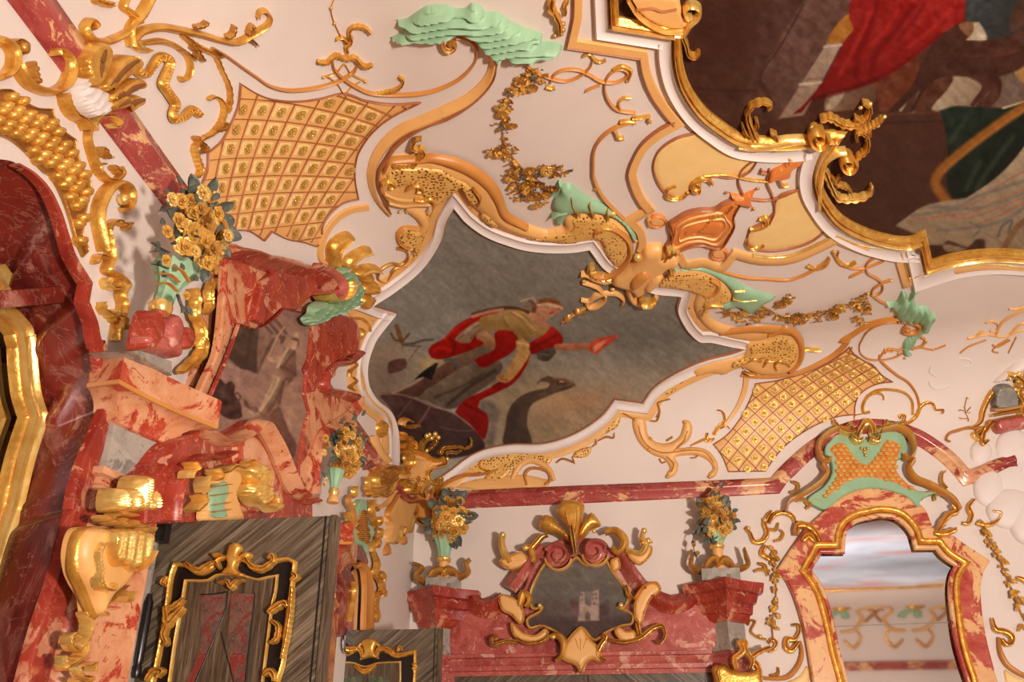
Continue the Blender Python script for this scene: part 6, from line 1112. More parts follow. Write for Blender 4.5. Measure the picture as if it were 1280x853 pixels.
def wall_mirror():
    gold = t(3, 3, '395,1060 360,852 320,700 290,560 250,420 215,355 172,300! 195,255 222,212 240,172! 345,172! 350,115 375,60 430,20 500,2')+t(3, 3, '560,-8 640,2 695,35 740,90 760,152! 855,152! 900,205 985,262! 948,320 938,400 950,520 970,650 1000,760 1030,852 1080,1060')
    out = t(3, 3, '265,1060 225,852 190,640 150,480 95,350 42,295! 95,215 140,150 190,80 245,30 300,-20')+t(3, 2, '290,838 380,770 480,735 580,740 690,775 780,835')+t(3, 3, '830,80 880,110 930,120! 1000,170 1115,245! 1080,300 1065,380 1072,500 1095,640 1130,780 1150,852 1210,1060')
    g = cr(gold, 2.5, True)[0]
    T = Thing('wall_mirror', 'tall arched wall mirror in red-and-yellow marble frame on the back wall', 'mirror')
    T.add('marble_frame', slab(out, B(.10), .10, 2, [gold]), MFLAME)
    T.add('marble_bead', sweep(gold, 3.2, .04, pl=B(.10), closed=True, shift=7), MFLAME)
    T.add('gilt_frame', sweep(gold, 4.4, .06, BEAD2, pl=B(.07), closed=True), GOLD)
    seam = lambda x: 783.7-(x-1040)*.037
    up = [p for p in g if p[1] < seam(p[0])]; lo = [p for p in g if p[1] >= seam(p[0])]
    def pane(keep):
        V, F = cdt([g], 0); pts = np.array([p for p in g if keep(p)]); c = pts.mean(0)
        cross = []
        for i in range(len(g)):
            a, b = g[i], g[(i+1) % len(g)]; da, db = a[1]-seam(a[0]), b[1]-seam(b[0])
            if da*db < 0: cross.append(a+(b-a)*da/(da-db))
        cross = sorted(cross, key=lambda p: p[0]); i0 = [i for i in range(len(g)) if keep(g[i]) and not keep(g[i-1])][0]
        run = []; i = i0
        while keep(g[i % len(g)]): run.append(g[i % len(g)]); i += 1
        e = min(cross, key=lambda p: np.hypot(*(p-run[-1]))); s = min(cross, key=lambda p: np.hypot(*(p-run[0]))); poly = np.array([s]+run+[e])
        V, F = cdt([poly], 0); p, n = S(V, B(.045)); return p, [tuple(reversed(a)) for a in F]
    T.add('glass', pane(lambda p: p[1] < seam(p[0])), MIRROR, smooth=False, label='upper pane of mirror glass'); T.add('glass', pane(lambda p: p[1] >= seam(p[0])), MIRROR, smooth=False, label='lower pane of mirror glass')
    T.add('glass_seam', sweep([(1041, seam(1041), False), (1193, seam(1193), False)], .5, .004, pl=B(.045)), GREY)
    for s in ('140,120 150,70 200,75 240,110 260,150', '170,150 200,120 230,150', '840,110 870,60 900,20 940,0 920,-30', '830,110 880,110 940,90'): S1(T, 'shoulder_leaf', t(3, 3, s), [3, 5, 4.4, 3], .07, GOLD, pl=B(.11))
    T.done()
    T = Thing('stucco_cartouche', 'sea-green cartouche with gilt scales and shell crest, above the arched wall mirror', 'cartouche'); W = .12
    T.add('ground', slab(t(3, 2, '310,500 350,455 420,455 480,490 540,465 610,450 670,465 695,520 690,570 650,590 640,640 680,710 740,745 850,755 800,770 760,800 750,830 690,775 580,740 480,735 380,770 290,838 250,830 200,790 280,725 320,660 315,600 285,560 290,520'), B(W), .12, 1.4), GREEN)
    sp = cr(t(3, 2, '310,545 340,515 380,515 420,570 485,618 545,570 590,500 650,515 660,540 640,590 640,650 690,710 738,745 700,742 620,705 480,682 380,712 295,778 278,775 320,720 345,650 335,580'), 2, True)[0]; sc = []
    for j in range(16):
        for i in range(16):
            c = np.array([1028+i*7.6+(j % 2)*3.8, 553+j*5.2])
            if inside(c[None], sp)[0]: sc.append(puff([(c[0]+a, c[1]+b, False) for a, b in ((-3.8, -1.4), (-1.8, -2.5), (1.8, -2.5), (3.8, -1.4), (3.3, 1.5), (0, 2.7), (-3.3, 1.5))], .03, 1.5, 1.2, pl=B(W), lift=.004))
    T.add('scale_ground', puff(t(3, 2, '310,545 340,515 380,515 420,570 485,618 545,570 590,500 650,515 660,540 640,590 640,650 690,710 738,745 700,742 620,705 480,682 380,712 295,778 278,775 320,720 345,650 335,580'), .004, 1, 3, pl=B(W)), ORANGE)
    T.add('scales', join(*sc), GOLDB)
    for s in ((465, 540), (480, 545), (495, 540), (480, 560), (485, 575)): T.add('boss', knob((960+s[0]/3.9875, 426+s[1]/3.9875), 1.8, B(W), 1.2), GOLD)
    for s, w in (('400,455 340,445 290,470 255,510 250,560 275,600 300,605 310,590', [2.4, 3, 4, 4, 4, 3, 2]), ('560,455 640,435 700,470 725,530 715,580 690,595 670,575', [2.4, 3, 4.4, 4.4, 4, 3, 2]), ('270,620 290,660 255,710 200,750 140,785 100,810 90,860', [4, 4.4, 4, 3.6, 3, 2.6, 2]), ('720,600 700,640 730,690 800,720 870,760 920,800 950,850', [4, 4.4, 4.4, 4, 3.4, 3, 2.4])): S1(T, 'framing_scroll', t(3, 2, s), w, .11, OCHRED, pl=B(W)); S1(T, 'framing_scroll', t(3, 2, s), [x*.5 for x in w], .16, GOLDB, pl=B(W))
    for s, w in (('330,430 325,415 350,450 390,470 430,465', [1.6, 2.4, 3, 2]), ('520,460 580,440 640,430 680,420', [2, 3, 3, 2]), ('440,480 470,430 490,420 510,435 520,480', [3, 5, 6, 5, 3]), ('410,490 440,510 470,500', [2, 4, 3]), ('500,500 540,510 550,480', [3, 4, 2]), ('380,450 400,430 420,440', [1.4, 3, 2]), ('575,450 580,415 600,430', [2, 2.6, 1.6])): S1(T, 'crest_leaf', t(3, 2, s), w, .14, GOLDB, pl=B(W))
    for s in ('270,835 260,805 220,800 205,830 190,840', '140,800 180,795 205,830', '110,760 145,750 150,720 120,705', '760,800 770,770 820,760 870,770 900,780', '830,800 830,775 850,765', '880,655 865,670 865,710 890,740'): S1(T, 'small_scroll', t(3, 2, s), [1.4, 2.2, 2.2, 1.4], .07, GOLD, pl=B(.05))
    T.done()
    # garlands and scrolls either side
    def gar(label, path, n, scr, pl=B(.02)):
        T = Thing('stucco_garland', label, 'ornament', 'gilt leaf garlands beside the wall mirror'); r = random.Random(n); pts = cr(path, 1.)[0]; T.add('stem', sweep(path, .8, .03, pl=pl), GOLDD)
        for k in range(n):
            i = r.randrange(len(pts)-4); c = pts[i]; d = pts[i+3]-pts[i]; d /= np.linalg.norm(d)+1e-6; px = c+np.array([-d[1], d[0]])*r.uniform(-4, 4); a = r.uniform(-1, 1); dd = np.array([d[0]*math.cos(a)-d[1]*math.sin(a), d[0]*math.sin(a)+d[1]*math.cos(a)])
            T.inst('leaf', MESH['gleaf'], px_matrix(px, r.uniform(5, 9), pl, .02+r.uniform(0, .04), 0, (r.uniform(-.4, .4), 0, r.uniform(-.4, .4)), px+dd))
        for s, w in scr: S1(T, 'scroll', t(3, 3, s), w, .06, GOLD, pl=pl)
        T.done()
    gar('gilt leaf garland hanging on the white wall left of the arched mirror', t(3, 3, '10,170 25,230 35,310 40,400 35,480 20,560 25,630'), 46, [('5,60 30,20 75,5 120,25 140,70', [2, 3, 3.4, 3, 2]), ('0,90 40,90 50,60', [1.6, 2.4, 1.6]), ('30,150 60,140 75,110 60,95', [1.4, 2.4, 1.4])])
    gar('gilt leaf garland hanging on the white wall right of the arched mirror', t(3, 3, '1060,40 1090,120 1130,190 1170,270 1200,350 1230,420 1255,490 1290,560'), 58, [('970,60 1000,60 1015,20 1000,-20 1030,-60', [2, 3, 3.4, 3, 2]), ('1040,60 1090,70 1140,50 1160,10 1120,0', [2, 3, 3, 2.4, 1.6]), ('1240,330 1270,340 1300,360', [2, 3, 3]), ('1250,600 1260,570 1290,590', [1.6, 2.4, 2])])
    T = Thing('stucco_scroll', 'gilt scroll with volute on the white wall, lower left of the arched mirror', 'ornament')
    S1(T, 'stem', t(3, 3, '120,570 148,568 155,600 130,640 95,640 90,680 115,695 150,655'), [1.4, 2.4, 3, 4, 4, 4, 3], .07, GOLD, pl=B(.02)); S1(T, 'stem', t(3, 3, '160,650 168,710 150,770 100,825 30,835 -40,830'), [2, 3.4, 3.6, 3, 2], .05, OCHRED, pl=B(.02)); S1(T, 'leaf', t(3, 3, '0,700 25,690 40,660 20,640 0,660'), [2, 3, 3, 2], .06, GOLD, pl=B(.02)); S1(T, 'leaf', t(3, 3, '10,820 50,810 50,780'), [1.6, 2.4, 1.4], .05, GOLDD, pl=B(.02)); T.add('trellis_ground', puff(t(3, 3, '195,770 200,860 80,860 150,825'), .02, 2, 3, pl=B(.0)), CREAM); T.done()
    T = Thing('stucco_scroll', 'gilt scroll with volute on the white wall, lower right of the arched mirror', 'ornament')
    S1(T, 'stem', t(3, 3, '1115,535 1135,590 1180,600 1215,625 1215,655 1190,665 1165,640'), [1.6, 3, 4, 4, 3.4, 2.4], .07, GOLD, pl=B(.02)); S1(T, 'stem', t(3, 3, '1150,630 1160,700 1190,760 1240,800 1300,830'), [2, 3.6, 3.4, 3], .05, OCHRED, pl=B(.02)); T.add('trellis_ground', puff(t(3, 3, '1180,790 1230,820 1290,850 1200,870'), .02, 2, 3, pl=B(.0)), CREAM); T.done()
    # scrolls on the wall between mirror cartouche and vase
    T = Thing('stucco_scroll', 'gilt leafy scroll on the white wall, between the right flower vase and the mirror', 'ornament')
    for s, w in (('1165,85 1190,110 1210,150 1250,150 1275,110 1262,60 1280,20 1300,0', [1.6, 2.6, 3.4, 3.4, 3.4, 3, 2]), ('1265,170 1250,210 1290,240', [3, 4, 3]), ('1180,570 1190,545 1215,550 1195,600 1230,630 1270,640', [1.4, 1.6, 1.6, 1.6]), ('1210,300 1240,290 1290,300', [1.6, 2.4, 2]), ('1230,260 1260,270 1280,320', [1.6, 3, 2])): S1(T, 'stem', t(2, 3, s), w, .06, GOLD, pl=B(.02))
    for c in ((1180, 85), (1240, 628), (1262, 45)): T.add('bud', knob((640+c[0]/4, 640+c[1]/4), 3, B(.02), 1), GOLDB)
    T.done()
# ---------------------------------------------------------------- left wall
ZC = None
def at_z(x, y, z): return S([(x, y)], ('Z', z))[0][0]
def prism(base, cap, steps):
    """pier on the left wall: plan (Y, protrusion) blends from base to cap; steps = [(z, blend)]"""
    v = []; f = []; base = np.array(base); cap = np.array(cap); n = len(base)
    for z, s in steps:
        for y, w in base*(1-s)+cap*s: v.append((XL+w, y, z))
    for i in range(len(steps)-1):
        for k in range(n-1): f.append((i*n+k, i*n+k+1, (i+1)*n+k+1, (i+1)*n+k))
    f.append(tuple(reversed(range(n)))); f.append(tuple((len(steps)-1)*n+k for k in range(n)))
    return np.array(v), f
def left_piers():
    def cap(base, cp, name, label):
        T = Thing(name, label, 'pier', 'marble piers of the left overdoor')
        sh = [(base[0][0]-.02, 0), (base[1][0]-.01, base[1][1])]+[(y+.06*k/6, w+.03) for k, (y, w) in enumerate(base[2:-1])]+[(base[-1][0]+.1, 0)]
        T.add('shaft', prism(sh, sh, [(0, 0), (3.07, 0)]), MPALE)
        T.add('lower_moulding', prism(base, cp, [(3.05, .1), (3.08, .16), (3.1, .05), (3.13, .12), (3.14, .3), (3.18, .3), (3.19, .0)]), MPALE)
        T.add('neck', prism(base, cp, [(3.18, 0), (3.48, 0)]), MGREY, label='grey marble neck')
        T.add('cornice', prism(base, cp, [(3.45, .05), (3.46, .16), (3.49, .2), (3.50, .3), (3.54, .36), (3.57, .5), (3.60, .74), (3.605, .9), (3.625, .92), (3.63, 1), (3.79, 1), (3.80, .97)]), MPALE)
        T.add('cornice_fillet', prism(base, cp, [(3.606, .86), (3.606, .98), (3.628, 1.02), (3.628, .9)]), OCHRED)
        return T
    def cv(a, b, sag, n=7): return [(a[0]+(b[0]-a[0])*k/n, a[1]+(b[1]-a[1])*k/n-sag*math.sin(math.pi*k/n)) for k in range(1, n)]
    base = [(4.38, 0), (4.40, .10)]+cv((4.40, .10), (4.75, .20), .01)+[(4.75, .20), (4.77, 0)]; cp = [(4.22, 0), (4.19, .21)]+cv((4.19, .21), (4.94, .45), .03)+[(4.94, .45), (5.02, 0)]
    w = .34; T = cap(base, cp, 'marble_pier', 'near flame-marble pier with grey neck and gilt console, beside the left niche')
    PL = Lw(.22)
    T.add('console', puff(t(0, 3, '345,90 420,75 500,90 600,100 660,110 650,180 610,290 560,370 490,430 430,530 400,510 385,430 345,360 320,300 310,200'), .12, 10, 2.4, pl=PL), OCHRE)
    S1(T, 'console_rim', t(0, 3, '420,80 350,100 318,180 315,300 350,380 385,470 410,530'), [2, 2.4, 2.5, 2.4, 2, 1.6], .05, GOLD, pl=PL, lift=.03); S1(T, 'console_rim', t(0, 3, '600,370 540,420 470,490 420,540'), [1.6, 3, 3, 2], .1, GOLDD, pl=PL)
    T.add('console_shell', puff(t(0, 3, '430,110 520,85 620,95 660,130 645,210 600,270 530,300 490,270 440,265 425,200'), .1, 9, 2.4, pl=PL, ridge=lambda V, u: .013*np.sin(V[:, 0]*.55+V[:, 1]*.08)*np.clip(u*2, 0, 1), lift=.06), GOLDB); S1(T, 'shell_rim', t(0, 3, '420,110 420,200 445,270 500,275 540,300 600,265 640,200'), 2, .18, GOLDB, pl=PL)
    for s, w2 in (('385,160 360,220 370,300 365,340 385,385 430,395 440,360', [3, 4, 3, 4, 4, 3]), ('600,400 580,450 545,445 555,425', [2, 3.4, 2]), ('500,520 480,500 485,480', [3, 4, 2]), ('385,500 410,560 395,630 350,690 320,680 305,640 330,610 360,630', [4, 6, 6, 5, 4, 3, 2]), ('390,640 385,700 340,750 300,770 280,790', [4, 6, 6, 4]), ('345,770 370,820 420,830 400,852', [3, 4, 4]), ('400,770 430,760 430,800', [2.4, 4, 3]), ('280,720 290,780', [3, 4]), ('340,840 390,870 380,900', [4, 5, 4])): S1(T, 'gilt_leaf', t(0, 3, s), [x*.75 for x in w2], .1, GOLDB, pl=PL, lift=.10 if '385,160' in s else .0)
    for s in ('488,852 486,770 505,735 530,760 548,810 545,852', '545,852 552,760 575,735 600,770 605,852', '590,852 585,750 600,690 640,672 665,700 655,770 650,852', '640,852 655,770 680,740 700,790 700,852'): T.add('gilt_cluster', puff(t(0, 2, s), .12, 7, 2, pl=PL, lift=.03, ridge=lambda V, u: .014*np.sin(V[:, 0]*1.2)*u), GOLDB)
    for s in ('455,25 480,40 500,30', '500,50 530,60 560,40', '560,60 590,70 620,50', '620,60 650,70 690,60', '670,90 700,100 710,80', '520,20 560,10 620,20'): S1(T, 'gilt_bead', t(0, 3, s), [3, 5, 4], .16, GOLDB, pl=PL)
    for c2 in ((410, 395), (575, 440), (330, 650)): T.add('boss', knob((c2[0]/4, 640+c2[1]/4), 5, PL, 1), GOLDB)
    T.done()
    base = [(8.0, 0), (8.02, .22)]+cv((8.02, .22), (8.44, .12), .01)+[(8.44, .12), (8.46, 0)]; cp = [(7.85, 0), (7.9, .42)]+cv((7.9, .42), (8.7, .22), .03)+[(8.7, .22), (8.8, 0)]
    cap(base, cp, 'marble_pier', 'far flame-marble pier of the left wall, between open door leaf and corner').done()
def niche():
    T = Thing('wall_niche', 'deep red marble niche with gilt-framed looking glass at the left edge', 'niche')
    hl = NICHE; hc = np.array([2.9, 3.0]); n = len(hl); dz = .55
    # splayed reveal between the wall plane and the back of the recess
    fr = cr(FR, 4)[0]
    inn = cr(t(0, 1, '-400,300 -200,340 -60,480 40,600! 8,690! 60,740 100,800 108,852')+t(0, 2, '128,0 128,150 150,290 192,372! 150,470 100,640 52,852')+t(0, 3, '45,0 0,150 -60,350 -120,560 -200,900'), 4)[0]
    fr = resample(fr, 5); m = len(fr); d = np.r_[0, np.cumsum(np.linalg.norm(np.diff(inn, axis=0), axis=1))]; u = np.linspace(0, d[-1], m); inn2 = np.c_[np.interp(u, d, inn[:, 0]), np.interp(u, d, inn[:, 1])]
    a, _ = S(fr-np.array([0, 0]), Lw(0.02)); b, _ = S(inn2, Lw(-.5)); K = 8; v = []; f = []
    for k in range(K+1):
        s = k/K; p = a*(1-s)+b*s; p[:, 0] = (a[:, 0]*(1-s)+b[:, 0]*s)-.05*math.sin(math.pi*s); v.append(p)
    for k in range(K):
        for i in range(m-1): f.append((k*m+i, k*m+i+1, (k+1)*m+i+1, (k+1)*m+i))
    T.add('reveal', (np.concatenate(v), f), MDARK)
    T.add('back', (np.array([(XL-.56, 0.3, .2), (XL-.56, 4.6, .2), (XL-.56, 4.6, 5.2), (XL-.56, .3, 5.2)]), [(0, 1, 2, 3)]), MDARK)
    tr = t(0, 1, '60,-45 140,5 215,85 272,200 312,330 345,430 425,565! 408,660! 448,760 466,852')+t(0, 2, '480,0 497,110 540,330! 490,470 440,600 395,740 375,852')
    T.add('marble_edge', sweep(tr, [1.5, 2, 3, 4, 5, 6, 7, 9, 11, 11], .05, FLAT, pl=Lw(.02), shift=5, step=3), MRED)
    T.add('marble_edge', sweep(t(0, 3, '365,-20 280,330 185,640 110,930'), [10, 12, 14, 15], .06, FLAT, pl=Lw(.02), step=3), MRED)
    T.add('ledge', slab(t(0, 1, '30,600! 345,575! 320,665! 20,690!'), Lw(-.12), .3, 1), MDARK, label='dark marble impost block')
    gp = t(0, 1, '-60,490 15,590! 15,640 -20,690 30,745 75,800 85,852')+t(0, 2, '90,0 100,150 115,270 150,385! 80,600 20,852')+t(0, 3, '-20,120 -120,480')
    T.add('mirror_frame', sweep(gp, [8, 8, 9, 9, 9, 8, 8, 8], .08, BEAD2, pl=Lw(-.46), step=3), GOLDB)
    T.add('mirror_frame_inner', sweep(gp, 3, .06, pl=Lw(-.47), shift=13, step=3), GOLD)
    T.add('glass', (S([(-60, 300), (24, 420), (24, 528), (-10, 640), (-140, 760), (-140, 300)], Lw(-.5))[0], [(0, 1, 2, 3, 4, 5)]), MIRROR, smooth=False); T.done()
def left_overdoor():
    T = Thing('overdoor', 'tall flame-marble overdoor with brown painting of a sword-bearing figure', 'overdoor')
    W = .2
    T.add('side_field', slab(q('272,306! 300,307 310,360 300,420 285,470 265,520 240,560 234,540 236,500 243,470 258,430 266,370'), Lw(.05), .05, 1.5), MPALE)
    T.add('backing', slab(q('330,330! 380,350! 400,400! 430,420! 420,470! 380,500! 300,560! 310,430!'), Lw(W-.045), W-.045, 1), MPALE)
    T.add('field', slab(q('282,306! 300,307 325,317 352,320! 380,328 402,343 418,360 420,374 418,392 438,395 447,400 452,430 446,447!')+t(1, 2, '500,90 470,120 380,125 345,160 328,215 345,235 440,262 478,270 492,300 475,350 400,410 330,450 285,540 262,640 260,772!')+q('368,622! 340,625 250,610 240,560 240,520 255,480 272,440 280,370'), Lw(W), .05, 1.5), MPALE)
    T.add('crest_cornice', sweep(q('274,316 300,319 325,328 352,336 380,343 396,352 404,364'), [6, 8, 9, 10, 9, 7, 4], .16, CYMA, pl=Lw(W)), MRED); T.add('crest_block', slab(q('330,352! 352,332! 395,350 398,364 388,372 372,388! 352,386! 330,404 318,400!'), Lw(W+.06), .06, 1.5), MRED)
    T.add('side_scroll', sweep(t(1, 2, '500,60 440,110 380,118 335,160 318,215 330,245 400,262 478,285'), [5, 4.4, 4, 4, 4, 5, 6], .1, pl=Lw(W)), MRED); T.add('side_block', slab(q('392,395! 410,392 440,398 450,412 447,440 432,447 412,458 400,478 393,490! 380,462! 386,450!'), Lw(W+.05), .05, 1.5), MRED)
    T.add('side_scroll', sweep(t(1, 2, '500,280 480,350 400,415 330,460 290,540 268,640 265,765'), [4, 6, 6, 5, 5, 5, 5], .09, CYMA, pl=Lw(W)), MPALE)
    T.add('volute', sweep(t(1, 1, '275,480 330,510 380,550 395,600 370,645 330,650 300,630 310,605'), [5, 6, 6, 5, 4, 3], .14, pl=Lw(W+.05)), MPINK); T.add('volute_gilding', sweep(t(1, 1, '400,560 410,590 390,635 350,655 310,650 285,620'), [1.6, 2.4, 3.4, 3.6, 3, 2], .2, pl=Lw(W+.06)), GOLDB)
    for s in ('0,640 30,635 60,610 100,600', '80,600 95,570 110,585', '60,625 80,620 70,600'): S1(T, 'gilt_twig', t(1, 1, s), [1.2, 2.2, 1.4], .06, GOLDB, pl=Lw(W))
    pc = q('296,405! 307,409 318,411 330,406 343,396 352,386! 365,389 380,391 392,394! 392,420 390.6,440 384,454 380,470 378,494! 384,517! 378,536 372,570 369,620! 352,612 335,605 300,580 262,560 250,520 262,490 275,460 283,440')
    poly = cr(pc, 2, True)[0]; V, v, f = canvas_geo(poly, 1.5, Lw(W+.02), .003); p = Paint(V, (138, 104, 88), 61, 10, 20)
    p.blend(np.clip((V[:, 1]-520)/50, 0, 1)*.5, (108, 78, 64)); p.blob(370, 430, 18, 30, (160, 122, 104), .7); p.blob(365, 540, 14, 30, (152, 116, 94), .6); p.blob(312, 470, 20, 14, (148, 112, 100), .6); p.blob(365, 395, 14, 8, (128, 100, 88), .6)
    p.poly(K1('320,305 400,335 550,350 525,600 520,830 430,800 350,780 180,650'), (82, 62, 50), 1.4, 1, ((66, 48, 40), (0, 1))); p.line(K1('470,360 430,560 390,780'), 2, (62, 46, 38), .7, 1.5)
    p.poly(K1('545,350 600,340 690,440 560,700 520,800'), (122, 92, 76), 1.4)
    for s in ('640,280 720,370 790,470', '690,230 770,320 830,400', '600,310 680,400'): p.line(K1(s), 2, (88, 64, 54), .8, 1.2)
    p.line(K1('620,300 700,390'), .8, (160, 126, 106), .7); p.poly(K1('690,450 720,460 640,600 560,760 520,860 530,780 620,560'), (94, 66, 54), 1.6, .9); p.poly(K1('760,440 800,420 830,440 800,500 770,510'), (88, 58, 48), 1.4, .9)
    p.poly(K1('180,660 350,785 430,800 520,840 500,960 300,960 100,900'), (140, 106, 94), 2, .8)
    # standing figure
    p.poly(K2('690,-20 830,-20 800,110 775,215 720,300 660,390 610,440 560,450 510,420 560,300 640,150'), (158, 128, 100), 1.2, 1, ((110, 78, 62), (.7, .5))); p.line(K2('760,0 700,150 560,370'), 1.6, (188, 158, 128), .8, 1.2); p.line(K2('700,60 600,260 530,400'), 1.2, (182, 150, 120), .7, 1.2); p.line(K2('800,60 740,220 640,380'), 1.6, (98, 66, 54), .8, 1.2); p.poly(K2('830,-20 920,-20 900,40 850,110 840,40 800,120 770,310 730,300 780,160'), (96, 62, 52), 1.2, .9)
    p.poly(K1('740,600 850,548 925,585 935,680 925,860 740,860 715,800 770,700'), (152, 118, 96), 1.1, 1, ((100, 68, 58), (1, .3))); p.line(K1('850,560 790,660 740,760'), 1.4, (192, 164, 136), .85, 1.2); p.line(K1('920,600 850,680 800,760'), 1.4, (88, 58, 50), .8, 1.2); p.line(K1('780,760 860,790 930,850'), 2, (90, 60, 52), .8, 1.4)
    p.poly(K1('640,660 760,640 800,600 780,700 720,715 640,700'), (170, 134, 108), 1); p.line(K1('812,335 760,400 715,480 680,560 655,620'), .8, (176, 140, 116)); p.blob(335, 447, 2, 3, (176, 136, 106), .9)
    p.poly(K1('865,490 885,460 930,455 965,480 960,520 930,565 885,575 870,540'), (176, 140, 112), .9); p.poly(K1('860,480 900,450 960,455 972,520 945,560 950,490 900,470'), (112, 76, 60), .9); p.blob(370.5, 418.5, 3.4, 3, (184, 152, 120), .9)
    p.poly(K2('760,320 850,560 940,740 900,880 780,860 620,620 560,520 520,450 600,450 700,360'), (116, 80, 64), 1.6, 1, ((92, 62, 52), (.5, 1))); p.line(K2('740,320 840,560 930,720'), 1, (96, 66, 54), .8, 1.3); p.poly(K2('860,80 960,60 1000,200 1050,400 1000,560 950,720 850,560 780,320 800,200'), (158, 122, 100), 2, .6); p.poly(K2('950,90 990,90 990,190 960,180'), (128, 92, 80), 1.6, .7)
    p.poly(K2('-20,100 40,40 100,0 180,90 210,70 245,55 285,110 275,190 340,290 360,440 230,465 140,420 60,300'), (64, 42, 38), 1.2, 1); p.line(K2('250,220 310,180 345,220 330,260'), .7, (48, 32, 28), .9); p.blob(288, 510, 6, 5, (90, 58, 48), .8); p.blob(290, 481, 3, 4, (84, 56, 46), .7)
    p.poly(K2('370,250 410,260 440,330 520,330 540,390 440,370 380,310'), (100, 72, 60), 1.3, .9); p.poly(K2('360,330 480,390 510,420 480,450 370,440'), (150, 118, 94), 1.2, .9); p.line(K2('520,460 640,620 740,860'), 1.2, (84, 58, 48), .7)
    i = T.add('painting', (v, f), CANVAS); T.parts[i]['col'] = p.rgb(); T.add('painting_edge', sweep(pc, .9, .03, pl=Lw(W+.02), closed=True), MRED)
    # broken pediment in front of it
    T.add('pediment', slab(q('186,608! 205,585 222,556 236,545! 258,536 274,543 290,541 306,533 318,525! 328,534 337,549 346,565 354,586 362,604 372,617 392,620! 392,652! 182,655!'), Lw(.34), .34, 1.5), MRED)
    T.add('pediment_cornice', sweep(q('250,542 268,552 290,550 306,541 318,530 330,545 341,566 351,590 362,612 386,628'), [4, 6, 7, 6, 6, 6, 6, 6, 5], .12, CYMA, pl=Lw(.34)), MPALE); T.add('pediment_arch', sweep(q('206,652 209,622 215,600 228,582 246,572 264,573 282,566'), [5, 5, 5, 4.4, 4, 3], .1, pl=Lw(.34)), MRED)
    T.add('fleck_field', puff(q('290,560 312,545 326,556 338,580 346,605 352,630 300,640 296,600'), .03, 5, 3, pl=Lw(.34)), MPALE)
    T.add('tablet', puff(t(0, 2, '1040,665 1080,690 1120,640 1165,648 1182,700 1158,760 1175,830 1190,900 990,900 1010,770 1035,715'), .05, 4, 2, pl=Lw(.36)), OCHRE); T.add('tablet_field', puff(t(0, 2, '1058,722 1122,702 1132,760 1112,820 1128,880 1040,880 1034,800'), .02, 2, 2.4, pl=Lw(.40)), GREEN)
    for yy in (725, 768, 815, 850): T.add('chain', sweep(t(0, 2, '1045,%d 1060,%d 1085,%d 1110,%d 1125,%d' % (yy+6, yy+2, yy, yy-4, yy-8)), .8, .05, pl=Lw(.41)), GOLD)
    for s, w in (('1010,665 1060,655 1100,630 1140,640 1165,620', [2, 3.4, 3.4, 3.4, 2]), ('1010,640 1030,680 1000,700', [2, 3.4, 2]), ('890,610 910,640 880,660 870,690', [2, 3, 3, 2]), ('935,770 950,800 925,830 900,852', [2.4, 3.4, 3.4, 3]), ('960,680 950,720 955,760', [1, 1.6, 1]), ('1280,740 1310,770 1340,800 1310,830', [2.4, 4, 4, 2]), ('1180,610 1210,600 1240,620', [2, 4, 3])): S1(T, 'gilt_scroll', t(0, 2, s), [x*.8 for x in w], .1, GOLDB, pl=Lw(.38), lift=.02)
    for s in ('1190,640 1240,605 1285,640 1300,700 1270,740 1215,720', '1185,720 1240,700 1300,730 1295,800 1240,835 1195,790', '1200,660 1240,650 1260,690 1220,700', '1280,820 1340,800 1360,840 1320,860'): T.add('gilt_shell', puff(t(0, 2, s), .12, 7, 2, pl=Lw(.38), ridge=lambda V, u: .014*np.sin(V[:, 0]*1.3+V[:, 1]*.4)*u), GOLDB)
    T.add('leaf_crest', puff(t(1, 1, '398,540 402,495 425,482 445,510 460,530 505,515 480,560 512,600 492,640 492,680 440,705 400,730 340,745 300,775 245,772 225,740 252,715 262,680 300,655 345,665 395,640 412,590'), .09, 8, 2, pl=Lw(W+.1), ridge=lambda V, u: .055*np.sin(V[:, 0]*.7+V[:, 1]*.65)*np.clip(u*2, 0, 1)), GREEN)
    T.done()
